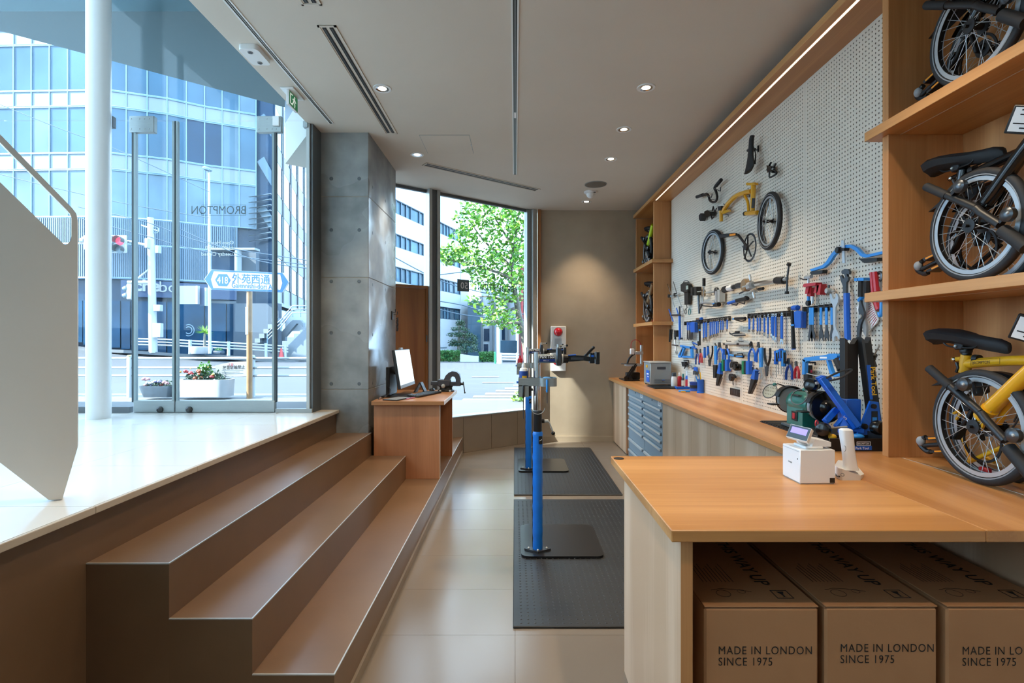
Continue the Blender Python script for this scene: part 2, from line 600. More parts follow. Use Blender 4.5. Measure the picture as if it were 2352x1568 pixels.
# landing: slab, tiles, thin edge board
ld = thing('floor_landing', 'raised white tiled landing inside the glass entrance', None, (-3, 2, 0), kind='structure')
MB().box(-6.0, XL, -4, YG + 0.1, 0.0, LAND - 0.016).add([], []).build('slab', 'step_concrete', ld)
MB().box(XL - 0.3, XL, YG + 0.1, YC0, 0.0, LAND - 0.016).build('slab', 'step_concrete', ld)
txs = [-1.60 - 0.535] ; txs = [XL + 0.012, -2.135, -2.74, -3.345, -3.95, -4.555, -5.16, -5.765]
tys = [-1.7 + 0.0 + 0.6085 * k for k in range(0, 10)]
tys = [1.90 + 0.6085 * k for k in range(-5, 4)] + [YG + 0.06]
for i in range(len(txs) - 1):
    for j in range(len(tys) - 1):
        MB().box(txs[i + 1] + .0012, txs[i] - .0012, tys[j] + .0012, tys[j + 1] - .0012, LAND - 0.012, LAND).build('floor_tile', 'landing_tile', ld, smooth=False)
for j in range(len(tys)):
    y0 = tys[j] + .001; y1 = (tys[j + 1] if j + 1 < len(tys) else YC0) - .001
    MB().box(XL + 0.0125, XL + 0.026, y0, y1, LAND - 0.027, LAND, 0.002).build('edge_board', 'landing_edge', ld, smooth=False)
MB().box(XL - 0.14, XL + 0.0125, YG + 0.062, YC0 - 0.002, LAND - 0.012, LAND).build('floor_tile', 'landing_edge', ld, smooth=False)

# three seating steps
ends = [YC0 + 0.01, 4.55, 6.47]
x0 = XL
for k, (xn, z) in enumerate(NOSE):
    st = thing('step', ['topmost brown concrete step, ending at the column', 'middle brown concrete step between the other two', 'lowest brown concrete step, running past the desk to the window'][k], None, (xn, YS, 0), kind='structure')
    m = MB()
    ye = ends[k]
    if k == 2:
        a = 5.55
        m.prism([(x0, YS, 0), (xn, YS, 0), (xn, 6.50, 0), (x0 - .0, 6.50 - (xn - x0) * 0.768, 0)], (0, 0, z - 0.0))
    else:
        m.box(x0, xn, YS, ye, 0, z)
    m.build('block', 'step_concrete', st, smooth=False)
    MB().box(xn - 0.004, xn + 0.0015, YS - 0.0015, ye, z - 0.004, z + 0.0006).build('metal_edge', 'steel', st, smooth=False)
    MB().box(x0, xn - 0.004, YS - 0.0015, YS + 0.004, z - 0.004, z + 0.0006).build('metal_edge', 'steel', st, smooth=False)
    x0 = xn
structure(MB().box(NOSE[2][0], NOSE[2][0] + 0.012, YS, 6.4, 0.0, 0.05), 'baseboard_step', 'plinth_panel', 'low skirting along the foot of the lowest step')

# walls
wf = thing('wall_far', 'rough beige plaster wall at the far end of the workshop', None, (1.2, YW, 0), kind='structure')
MB().box(0.317, 2.1, YW, YW + 0.25, 0, CEIL + .02).build('plaster', 'plaster', wf, smooth=False)
structure(MB().box(0.36, 1.40, YW - 0.012, YW, 0, 0.075), 'baseboard_far', 'plaster', 'low plaster skirting below the far wall')
structure(MB().box(2.075, 2.25, -4, YW + .2, 0, CEIL + .4), 'wall_right', 'wall_white', 'plain wall behind the timber shelves and pegboard')
structure(MB().box(-6.0, 2.25, -4.2, -4.0, 0, 6.6), 'wall_back', 'wall_white', 'plain white wall behind the viewer')
structure(MB().box(-6.2, -6.0, -4.2, YG + .1, 0, 1.6), 'wall_left', 'wall_white', 'low white wall left of the entrance stair')
w4 = thing('window_4', 'tall side glazing left of the entrance stair', None, (-6.1, 0, 1.6), kind='structure')
for k in range(5):
    y0 = -4.2 + k * 1.728
    MB().box(-6.106, -6.094, y0 + .03, y0 + 1.698, 1.6, 6.6).build('pane', 'pane_clear', w4, smooth=False)
    MB().box(-6.14, -6.06, y0 - .03, y0 + .03, 1.6, 6.6).build('mullion', 'frame_grey', w4, smooth=False)
# ceiling over the workshop, with the stair void left open to the upper roof
ce = MB()
ce.prism([(-1.745, -4, CEIL), (2.2, -4, CEIL), (2.2, YW + .2, CEIL), (0.317, YW + .2, CEIL), WS(-0.1, CEIL, 0.12), WS(3.3, CEIL, 0.12), (-1.745, YG + .1, CEIL)], (0, 0, 0.42))
structure(ce, 'ceiling', 'ceiling_paint', 'taupe plaster ceiling of the workshop', smooth=False)
structure(MB().box(-6.2, -1.745, -4.2, YG + .3, 6.6, 6.8), 'ceiling_void', 'wall_white', 'high roof over the entrance stair')
structure(MB().box(-1.745, -1.70, -4, YG, CEIL + .42, 6.6), 'wall_upper', 'wall_white', 'upper storey wall above the ceiling edge')

# concrete column with formwork seams and tie holes
co = thing('concrete_column', 'grey board-marked concrete column between the entrance and the desk', None, (-1.5, 5.0, 0), kind='structure')
zs = [0.55, 0.93, 1.555, 2.62, CEIL + .01]
zs = [0.58, 0.99, 1.97, 2.68, CEIL + 0.01]
for k in range(4):
    MB().box(XC0, XC1, YC0, YC1, zs[k] + 0.0015, zs[k + 1] - 0.0015, 0.004).build('casting_lift', 'column_concrete', co, smooth=False)
MB().box(XC0 + .004, XC1 - .004, YC0 + .004, YC1 - .004, 0.0, CEIL).build('core', 'plaster', co, smooth=False)
for py in (410, 528, 646, 764, 881):
    for px in (761, 825):
        c = P(px, py, YC0)
        MB().lathe([(0.0, -0.001), (0.013, -0.001), (0.015, 0.0006), (0.016, 0.0012)], (c.x, YC0 - 0.0012, c.z), (0, 1, 0), 14).build('tie_hole', 'frame_dark', co)
for py, yy in ((420, 4.66), (420, 5.12), (420, 5.5), (528, 4.66), (528, 5.12), (528, 5.5), (650, 4.66), (650, 5.12), (650, 5.5), (768, 4.66), (768, 5.12), (768, 5.5), (882, 4.66), (882, 5.12)):
    z = H - (py - CY) * YC0 / F
    MB().lathe([(0.0, 0.001), (0.013, 0.001), (0.016, 0.0)], (XC1 + 0.0002, yy, z), (1, 0, 0), 12).build('tie_hole', 'frame_dark', co)

# far window wall: plinth panels, mullions, panes, timber door with a pane above
pl = thing('wall_window_plinth', 'low beige panelled wall under the far window', None, tuple(WS(1, 0)), kind='structure')
SILL = 0.462
cuts = [0.0, 0.36, 0.79, 1.22, 1.70, 2.2]
for i in range(len(cuts) - 1):
    a, b = cuts[i] + .002, cuts[i + 1] - .002
    MB().prism([WS(a, 0), WS(b, 0), WS(b, 0, .10), WS(a, 0, .10)], (0, 0, SILL - 0.012)).build('panel', 'plinth_panel', pl, smooth=False)
MB().prism([WS(0, SILL - .012, -.004), WS(2.2, SILL - .012, -.004), WS(2.2, SILL - .012, .16), WS(0, SILL - .012, .16)], (0, 0, .014)).build('sill', 'frame_grey', pl, smooth=False)

def mull(a, b, i, o, m, name, parent, z0=SILL, z1=CEIL):
    MB().prism([WS(a, z0, i), WS(b, z0, i), WS(b, z0, o), WS(a, z0, o)], (0, 0, z1 - z0)).build(name, m, parent, smooth=False)
w1 = thing('window_1', 'tall far window with the leafy tree outside', None, tuple(WS(.8, SILL)), kind='structure')
mull(0.03, 0.10, -0.02, 0.12, 'steel', 'jamb', w1, 0.0)
mull(0.10, 0.165, 0.03, 0.10, 'frame_grey', 'frame', w1)
mull(1.56, 1.60, -0.02, 0.12, 'steel', 'mullion', w1)
mull(1.54, 1.56, 0.03, 0.10, 'seal_dark', 'frame', w1)
mull(0.165, 1.56, 0.05, 0.09, 'frame_dark', 'head_frame', w1, CEIL - 0.035, CEIL)
mull(0.165, 1.54, 0.058, 0.066, 'pane_far', 'pane', w1, SILL, CEIL - 0.03)
w2 = thing('window_2', 'narrow far window above the timber door', None, tuple(WS(1.9, 2.0)), kind='structure')
mull(1.67, 1.71, -0.02, 0.12, 'steel', 'mullion', w2, 0.46)
mull(1.71, 2.9, 0.058, 0.066, 'pane_far', 'pane', w2, 2.06, CEIL - 0.03)
mull(1.71, 2.9, 0.05, 0.09, 'frame_dark', 'head_frame', w2, CEIL - 0.035, CEIL)
mull(1.60, 1.67, 0.0, 0.10, 'frame_dark', 'infill', w2)
d3 = thing('door_3', 'reddish timber door under the narrow far window', None, tuple(WS(2, 0)), kind='structure')
mull(1.715, 1.735, 0.0, 0.09, 'walnut_z', 'frame', d3, 0.46, 2.07)
mull(1.735, 2.75, 0.0, 0.09, 'walnut_z', 'head', d3, 2.04, 2.07)
mull(1.738, 2.75, 0.02, 0.065, 'walnut_z', 'leaf', d3, 0.47, 2.036)
mull(1.727, 1.745, -0.006, 0.0, 'frame_dark', 'hinge', d3, 1.40, 1.48)
structure(MB().box(0.317, 0.36, YW - 0.05, YW + .02, 0, CEIL), 'trim_1', 'walnut_z', 'narrow timber trim at the corner of the far wall', smooth=False)

# window lettering, readable from the street
glow = w1
def wt(s0, z, txt, size, m, sx=1.0, align='LEFT'):
    return text(txt, size, WS(s0, z, 0.057), DW, (0, 0, 1), 'lettering', m, w1, depth=0.0, align=align, sx=sx, mirror=False)
zt = H - (655 - CY) * 6.55 / F
a0, a1 = 1.13, 1.30
mull(1.10, 1.275, 0.0545, 0.0565, 'decal_grey', 'sign_square', w1, zt - 0.075, zt + 0.075)
text('50', 0.115, WS(1.115, zt - 0.04, 0.0535), DW, (0, 0, 1), 'lettering', 'decal_white', w1, depth=0.0)
text('BROMPTON', 0.125, WS(0.37, zt - 0.045, 0.0555), DW, (0, 0, 1), 'lettering', 'decal_grey', w1, depth=0.0, sx=0.88)
for z0, z1 in ((zt - 0.077, zt - 0.073), (zt + 0.073, zt + 0.077)):
    mull(0.33, 1.10, 0.0555, 0.0565, 'decal_grey', 'sign_outline', w1, z0, z1)
mull(0.328, 0.334, 0.0555, 0.0565, 'decal_grey', 'sign_outline', w1, zt - 0.077, zt + 0.077)

# entrance glazing: fixed panes, two pivot doors, patch fittings
w3 = thing('window_3', 'tall clear glass entrance front beside the white column', None, (-3, YG, LAND), kind='structure')
ZD = H - (278 - CY) * YG / F                          # height of the doors
xa, xb, xc = [(q - CX) * YG / F for q in (310, 405, 633)]
def gl(x0, x1, z0, z1, parent, name='pane', m='pane_clear', y=YG):
    return MB().box(x0, x1, y - 0.006, y + 0.006, z0, z1).build(name, m, parent, smooth=False)
gl(-6.0, xa - .004, LAND + 0.01, ZD, w3)
gl(-6.0, -1.745, ZD + .006, 6.6, w3)
gl(xc + .006, -1.748, LAND + 0.03, ZD, w3)
MB().box(xc + .006, -1.70, YG - 0.02, YG + 0.02, LAND, LAND + .035).build('bottom_rail', 'frame_grey', w3)
MB().box(-6.0, xa - .03, YG - 0.02, YG + 0.02, LAND, LAND + .05).build('bottom_rail', 'frame_dark', w3)
MB().box(-1.748, -1.722, YG - 0.012, YG + 0.03, LAND, CEIL + .0).build('jamb', 'steel', w3, smooth=False)
MB().box(-1.722, -1.70, YG + 0.005, YC0, LAND, CEIL).build('jamb_return', 'frame_dark', w3, smooth=False)
for px, m in ((307.5, 'seal_dark'), (312, 'seal_light'), (400, 'seal_light'), (404.5, 'seal_dark'), (408, 'seal_light'), (629, 'seal_light'), (633.5, 'seal_dark')):
    x = (px - CX) * YG / F
    MB().box(x - .0085, x + .0085, YG - 0.014, YG + 0.014, LAND + 0.09, ZD - .005).build('edge_seal', m, w3, smooth=False)
for px0, px1, py0, py1, m in ((244, 256.5, 264.5, 290.5, 'frame_dark'), (295, 352, 265, 302.5, 'steel_brush'), (588, 645, 265, 302.5, 'steel_brush'), (694, 706, 276, 291, 'steel_brush')):
    a, b = P(px0, py1, YG - .03), P(px1, py0, YG - .03)
    f = MB().box(a.x, b.x, YG - 0.022, YG + 0.022, a.z, b.z, 0.004).build('patch_fitting', m, w3)
    if px1 - px0 > 30:
        for q in (0.09, 0.42, 0.62, 0.8):
            for zq in (0.2, 0.82):
                MB().ball((a.x + (b.x - a.x) * q, YG - 0.022, a.z + (b.z - a.z) * zq), 0.0045, 8, 6).build('bolt', 'steel', f)
MB().box(P(350, 300, YG).x * 0 + (630 - CX) * YG / F, (645 - CX) * YG / F, YG - 0.035, YG - 0.02, H - (292 - CY) * YG / F, H - (270 - CY) * YG / F, .003).build('cover_plate', 'white_plastic', w3)
for nm, x0, x1, lab, kx in (('door_1', xa, xb - .004, 'narrow left glass entrance door with steel bottom rail', 368), ('door_2', xb + .004, xc, 'wide right glass entrance door with steel bottom rail', 435)):
    dd = thing(nm, lab, None, (x0, YG, LAND), kind='structure')
    gl(x0, x1, LAND + 0.09, ZD - .004, dd)
    MB().box(x0, x1, YG - 0.02, YG + 0.02, LAND + .006, LAND + .104, 0.003).build('bottom_rail', 'steel_brush', dd)
    c = P(kx, 940, YG - .02)
    k = MB().lathe([(0.026, 0.0), (0.026, 0.012), (0.02, 0.016), (0.014, 0.03), (0.008, 0.034), (0.0, 0.034)], (c.x, YG - .02, c.z), (0, -1, 0), 18).build('lock', 'gun_metal', dd)
    MB().box(c.x - .003, c.x + .003, YG - 0.0545, YG - 0.052, c.z - .009, c.z + .009).build('keyway', 'black', k)
structure(MB().box(xa - .02, xc + .03, YG - .05, YG + .05, LAND - .012, LAND + .003), 'trim_2', 'steel', 'steel threshold strip under the glass doors')
# mirrored lettering on the doors (it faces the street)
d2 = bpy.data.objects['door_2']
cq = P(567, 492, YG)
text('BROMPTON', 0.10, (cq.x, YG - .0075, cq.z), (-1, 0, 0), (0, 0, 1), 'lettering', 'decal_grey', d2, depth=0.0, sx=0.85)
for (u0, v0, u1, v1) in ((464, 471, 566, 471.6), (464, 494.6, 566, 495.2), (464, 471, 464.6, 495), (565.4, 471, 566, 495)):
    a, b = P(u0, v1, YG), P(u1, v0, YG)
    MB().box(a.x, b.x, YG - .0078, YG - .0072, a.z, b.z).build('sign_outline', 'decal_grey', d2, smooth=False)
for (px, py, s, sz) in ((538, 561, 'Open Hours', .042), (538, 573, '11:00 - 19:00', .045), (543, 587.5, 'Tuesday Closed', .045)):
    c = P(px, py, YG)
    text(s, sz, (c.x, YG - .0075, c.z), (-1, 0, 0), (0, 0, 1), 'lettering', 'decal_white', d2, depth=0.0)

# white round column and stair side on the landing
cp = P(226.5, 960, 4.04)
pc = thing('white_column', 'slender white round column on the landing by the glass', None, (cp.x, 4.04, LAND), kind='structure')
MB().cyl((cp.x, 4.04, LAND), (cp.x, 4.04, 6.6), 0.081, n=40).build('shaft', 'white_paint', pc)

# stair side plate with the long hand slot
S0 = PZ(143, 1148, LAND); SD = Vector((0.793, 0.609, 0)); SN = Vector((0.609, -0.793, 0))
def sp(s, z, o=0.0):
    return Vector((S0.x + SD.x * s + SN.x * o, S0.y + SD.y * s + SN.y * o, z))
def spix(px, py):
    "pixel on the plate's front plane -> (s, z)"
    r = (px - CX) / F
    s = (r * S0.y - S0.x) / (SD.x - r * SD.y)
    Y = S0.y + SD.y * s
    return s, H - (py - CY) * Y / F
outer = [spix(143, 1146), spix(178, 1028), spix(178, 505), spix(175, 490), spix(166, 478)]
e0 = spix(166, 478); e1 = spix(0, 308); sl = (e1[1] - e0[1]) / (e1[0] - e0[0])
outer += [(-1.6, e0[1] + sl * (-1.6 - e0[0]))]
b0 = spix(112, 1148); b1 = spix(0, 1062); sb = (b1[1] - b0[1]) / (b1[0] - b0[0])
outer += [(-1.6, b0[1] + sb * (-1.6 - b0[0])), b0]
h0, h1 = spix(164, 530), spix(164, 497)
i1 = spix(0, 327); si = (i1[1] - spix(155, 484)[1]) / (i1[0] - spix(155, 484)[0])
q0 = spix(146, 560); q1 = spix(0, 418); sq = (q1[1] - q0[1]) / (q1[0] - q0[0])
hole = [spix(155, 560), spix(162, 552), spix(164, 540), spix(164, 500), spix(161, 491), spix(154, 483)]
hole += [(-1.2, hole[-1][1] + si * (-1.2 - hole[-1][0])), (-1.2, q0[1] + sq * (-1.2 - q0[0])), q0, spix(150, 562)]
bm = bmesh.new()
def ringv(pts):
    vs = [bm.verts.new(sp(s, z)) for s, z in pts]
    return [bm.edges.new((vs[i], vs[(i + 1) % len(vs)])) for i in range(len(vs))]
ed = ringv(outer) + ringv(hole)
bmesh.ops.triangle_fill(bm, use_beauty=True, use_dissolve=False, edges=ed)
ex = bmesh.ops.extrude_face_region(bm, geom=bm.faces[:])
bmesh.ops.translate(bm, verts=[g for g in ex['geom'] if isinstance(g, bmesh.types.BMVert)], vec=-SN * 0.055)
bmesh.ops.recalc_face_normals(bm, faces=bm.faces)
bm.verts.ensure_lookup_table()
vv = [tuple(v.co) for v in bm.verts]; bm.verts.index_update(); ff = [tuple(v.index for v in f.verts) for f in bm.faces]
bm.free()
tg = build_mesh(vv, ff, 'stair_balustrade', 'stair_paint', None, smooth=30)
tag(tg, 'solid off-white stair balustrade with a long slanting hand slot on the landing', 'balustrade')
# ------------------------------------------------------------------ ceiling fittings
LAMP = 0.47
def downlight(x, y, label, energy, glow='lens_glow', angle=95, tilt=(0, 0)):
    t = thing('ceiling_downlight', label, 'downlight', (x, y, CEIL), group='recessed ceiling downlights')
    MB().lathe([(0.046, 0.0), (0.046, -0.004), (0.052, -0.006), (0.064, -0.005), (0.066, 0.0)], (x, y, CEIL), (0, 0, 1), 28, caps=False).build('trim_ring', 'white_plastic', t)
    MB().lathe([(0.047, -0.0045), (0.030, -0.0015), (0.028, -0.001)], (x, y, CEIL), (0, 0, 1), 24, caps=False).build('reflector', 'chrome', t)
    MB().lathe([(0.0, -0.002), (0.031, -0.002)], (x, y, CEIL), (0, 0, 1), 20, caps=False).build('lens', glow, t)
    if energy:
        d = bpy.data.lights.new('downlight_lamp', 'SPOT')
        d.energy = energy * LAMP; d.color = (1.0, 0.80, 0.57); d.spot_size = math.radians(angle); d.spot_blend = 0.75
        d.shadow_soft_size = 0.05
        o = bpy.data.objects.new('downlight_lamp', d); COL.objects.link(o)
        o.parent = t; o.location = (0, 0, -0.03); o.rotation_euler = (tilt[0], tilt[1], 0)
    return t
mat('lens_dim', '#fff2dc', 0.3, emit=0.9)
for (px, py, lab, e, g, an, tl) in (
    (878, 203, 'bright ceiling downlight beside the long air slot near the column', 95, 'lens_glow', 95, (0, 0)),
    (1484, 201, 'brightest ceiling downlight, nearest over the long timber shelf', 110, 'lens_glow', 100, (0, 0)),
    (1433, 297, 'dim ceiling downlight, second from the front over the workbench', 60, 'lens_dim', 95, (0, 0)),
    (1403, 365, 'ceiling downlight, third from the front over the workbench', 95, 'lens_glow', 95, (0, 0)),
    (1347, 463, 'ceiling downlight closest to the far plaster wall', 95, 'lens_glow', 80, (0, 0)),
    (958, 355, 'ceiling downlight between the column and the ceiling hatch', 80, 'lens_glow', 80, (0, 0))):
    c = PZ(px, py, CEIL)
    downlight(c.x, c.y, lab, e, g, an, tl)
for (x, y, e, q) in ((-1.0, 2.3, 60, 'the near end of the steps'), (1.05, 1.9, 78, 'the front counter'), (1.05, 0.5, 90, 'the aisle right of the viewer'), (-0.35, 1.78, 75, 'the near end of the lower floor'), (0.0, -1.0, 50, 'the floor behind the viewer')):  # unseen fill lamps added to brighten the counter, steps and near floor
    downlight(x, y, 'added fill downlight out of view above ' + q, e)

def slot(x, y0, y1, w, label):
    t = thing('track_slot', label, 'ceiling slot', (x, (y0 + y1) / 2, CEIL))
    MB().box(x - w / 2 + .004, x + w / 2 - .004, y0 + .004, y1 - .004, CEIL - 0.0015, CEIL).build('channel', 'black', t, smooth=False)
    for s in (-1, 1):
        MB().box(x + s * w / 2 - .005, x + s * w / 2 + .005, y0, y1, CEIL - 0.005, CEIL).build('rail', 'white_plastic', t, smooth=False)
    MB().box(x - w / 2, x + w / 2, y1 - .004, y1, CEIL - 0.006, CEIL).build('end_cap', 'steel', t, smooth=False)
    MB().box(x - .002, x + .002, y0, y1 - .02, CEIL - 0.004, CEIL - .001).build('conductor', 'steel', t, smooth=False)
    return t
slot(-1.540, -1.0, 4.335, 0.030, 'dark lighting track slot along the ceiling edge above the steps')
t = slot(0.0, -1.0, 5.67, 0.034, 'dark lighting track slot running down the middle of the ceiling')
MB().box(-.008, .008, 4.12, 4.22, CEIL - .0065, CEIL - .002).build('joint_clip', 'white_plastic', t)

def diffuser(name, c, d, L, label):
    c = Vector(c); d = Vector(d).normalized(); s = Vector((d.y, -d.x, 0)); z = Vector((0, 0, 1))
    t = thing('air_diffuser', label, 'air diffuser', (c.x, c.y, CEIL))
    W = 0.108
    MB().obox((c.x, c.y, CEIL - .001), d, s, z, L, W, .002).build('back_plate', 'ceiling_paint', t, smooth=False)
    for k in (-1, 1):
        MB().obox(Vector((c.x, c.y, CEIL - .0035)) + s * k * (W / 2 - .006), d, s, z, L, .012, .007).build('frame_rail', 'ceiling_paint', t, smooth=False)
        MB().obox(Vector((c.x, c.y, CEIL - .0035)) + d * k * (L / 2 - .006), d, s, z, .012, W, .007).build('frame_rail', 'ceiling_paint', t, smooth=False)
        MB().obox(Vector((c.x, c.y, CEIL - .003)) + s * k * .021, d, s, z, L - .04, .022, .004).build('slot', 'black', t, smooth=False)
        MB().obox(Vector((c.x, c.y, CEIL - .0045)) + s * k * .021, d, s, z, L - .05, .004, .004).build('blade', 'frame_dark', t, smooth=False)
    return t
diffuser('a', (-1.089, 3.765, 0), (0, 1, 0), 1.565, 'long two-slot air diffuser in the ceiling beside the column')
diffuser('b', (-1.10, 2.02, 0), (0, 1, 0), 1.56, 'two-slot air diffuser cut off by the top of the picture')
diffuser('c', (-0.33, 5.80, 0), (0.793, 0.609, 0), 1.53, 'slanting two-slot air diffuser parallel to the far window')

hp = thing('ceiling_hatch', 'square access hatch flush in the ceiling near the far window', 'ceiling hatch', (-.627, 4.805, CEIL))
MB().box(-.85, -.403, 4.58, 5.03, CEIL - .003, CEIL).build('frame', 'frame_grey', hp, smooth=False)
MB().box(-.846, -.407, 4.584, 5.026, CEIL - .0045, CEIL - .001).build('panel', 'ceiling_paint', hp, smooth=False)
MB().box(-.412, -.402, 4.79, 4.82, CEIL - .007, CEIL - .003).build('latch', 'steel', hp, smooth=False)

c = PZ(1368, 423, CEIL)
sp_ = thing('ceiling_speaker', 'round grey speaker grille in the ceiling before the far wall', 'speaker', (c.x, c.y, CEIL))
mat('grille', '#6d675e', 0.7, var=0.2, scale=300)
MB().lathe([(0.0, -.006), (0.118, -.006), (0.127, -.003), (0.128, 0)], c, (0, 0, 1), 36, caps=False).build('grille', 'grille', sp_)
MB().ring((c.x, c.y, CEIL - .003), (0, 0, 1), .122, .129, .006).build('rim', 'frame_grey', sp_)
c = PZ(1356, 440, CEIL)
sd = thing('smoke_detector', 'white domed smoke detector under the ceiling before the far wall', 'smoke detector', (c.x, c.y, CEIL))
MB().lathe([(0.078, 0), (0.078, -.012), (0.068, -.022), (0.05, -.026)], c, (0, 0, 1), 32).build('base', 'white_plastic', sd)
MB().lathe([(0.05, -.024), (0.046, -.05), (0.034, -.07), (0.016, -.08), (0, -.081)], c, (0, 0, 1), 28).build('dome', 'white_plastic', sd)
MB().box(c.x + .03, c.x + .055, c.y - .065, c.y - .05, CEIL - .026, CEIL - .022).build('window', 'black', sd)

se = thing('people_counter', 'white rounded two-lens sensor box on the ceiling by the glass', 'sensor', (-1.642, 3.26, CEIL))
pts = []
for (cx_, cy_, a0_) in ((-1.605, 3.33, 0), (-1.68, 3.33, 90), (-1.68, 3.195, 180), (-1.605, 3.195, 270)):
    for q in range(5):
        a = math.radians(a0_ + q * 22.5)
        pts.append((cx_ + .022 * math.cos(a), cy_ + .028 * math.sin(a), CEIL))
MB().prism(pts, (0, 0, -.034)).build('housing', 'white_plastic', se, smooth=50)
for yy in (3.205, 3.325):
    q = MB().lathe([(0.017, 0), (0.015, -.004), (0.011, -.004)], (-1.642, yy, CEIL - .034), (0, 0, 1), 18).build('lens_ring', 'grey_plastic', se)
    MB().lathe([(0.0, -.006), (0.011, -.005)], (-1.642, yy, CEIL - .034), (0, 0, 1), 16, caps=False).build('lens', 'black_gloss', q)

ex = thing('exit_sign', 'green running-man exit sign hanging from the ceiling', 'exit sign', (-1.638, 3.80, CEIL))
MB().box(-1.687, -1.589, 3.705, 3.905, CEIL - .012, CEIL, .003).build('mount_plate', 'white_plastic', ex)
MB().box(-1.648, -1.628, 3.722, 3.872, CEIL - .118, CEIL - .012, .002).build('casing', 'white_plastic', ex)
mat('exit_green', '#0c7a46', 0.35, emit=0.15)
mat('exit_white', '#eef7ee', 0.35, emit=0.2)
MB().box(-1.6285, -1.6265, 3.728, 3.866, CEIL - .112, CEIL - .018).build('face', 'exit_green', ex, smooth=False)
def eq(pts, nm='pictogram'):
    MB().prism([(-1.6268, 3.728 + 0.138 * a, CEIL - .112 + .094 * b) for a, b in pts], (.0012, 0, 0)).build(nm, 'exit_white', ex, smooth=False)
eq([(.08, .1), (.08, .92), (.4, .92), (.4, .84), (.15, .84), (.15, .18), (.4, .18), (.4, .1)], 'doorway')
eq([(.52, .70), (.62, .74), (.80, .52), (.74, .45), (.60, .58), (.55, .42), (.70, .30), (.66, .06), (.59, .07), (.61, .27), (.46, .38), (.40, .2), (.28, .12), (.25, .2), (.35, .26), (.44, .48), (.48, .62), (.38, .52), (.33, .57), (.45, .70)])
MB().lathe([(0.0, 0), (0.0085, 0), (0.0085, .0012)], (-1.6268, 3.728 + .138 * .62, CEIL - .112 + .094 * .84), (1, 0, 0), 14).build('pictogram', 'exit_white', ex)
# ------------------------------------------------------------------ workbench, counter, cabinets, shelves
T = 0.034
wt_ = thing('workbench', 'long oak worktop running below the pegboard to the front counter', 'worktop', (1.6, 4.3, BENCH))
MB().box(XB, 2.06, 1.436, YW - .005, BENCH - T, BENCH, 0.0025).build('board', 'oak_y', wt_, smooth=False)
MB().box(1.735, 1.7385, 0.9 + .54, 2.32, BENCH - .001, BENCH + .0008).build('inlay_strip', 'landing_edge', wt_, smooth=False)
ct = thing('sales_counter', 'oak front counter with an open front holding cardboard boxes', 'counter', (.9, 1.9, 0))
MB().box(0.435, XB - .0012, 1.436, 2.35, BENCH - .034, BENCH, 0.0025).build('board', 'oak_x', ct, smooth=False)
MB().box(0.470, 0.504, 1.466, 2.225, 0, BENCH - .0345).build('end_panel', 'oak_pale_z', ct, smooth=False)
MB().box(0.4705, 0.5035, 1.4655, 1.468, 0, BENCH - .0345).build('edge_band', 'oak_z', ct, smooth=False)
MB().box(0.504, 2.05, 2.19, 2.225, 0, BENCH - .041).build('back_panel', 'oak_pale_z', ct, smooth=False)
MB().box(1.62, 1.655, 1.466, 2.19, 0, BENCH - .041).build('divider', 'oak_pale_z', ct, smooth=False)
g = MB().lathe([(0.022, 0), (0.022, .0022), (0.014, .0026), (0.012, .001)], (.462, 2.30, BENCH), (0, 0, 1), 22).build('cable_grommet', 'black', ct)

ec = thing('end_cabinet', 'pale oak cupboard at the far end under the workbench', 'cabinet', (1.6, 6.8, 0))
MB().box(XBP, XBP + .02, 6.415, YW - .012, 0.012, BENCH - T).build('front_panel', 'oak_pale_z', ec, smooth=False)
MB().box(XBP + .0, XBP + .5, 6.27, 6.30, 0.0, BENCH - T).build('side_panel', 'walnut_z', ec, smooth=False)
MB().box(XBP + .03, XBP + .5, 6.415, YW - .02, 0.0, BENCH - T).build('carcass', 'oak_pale_z', ec, smooth=False)
MB().box(XBP + .025, XBP + .03, 6.30, 6.415, 0.0, BENCH - T).build('filler', 'walnut_z', ec, smooth=False)

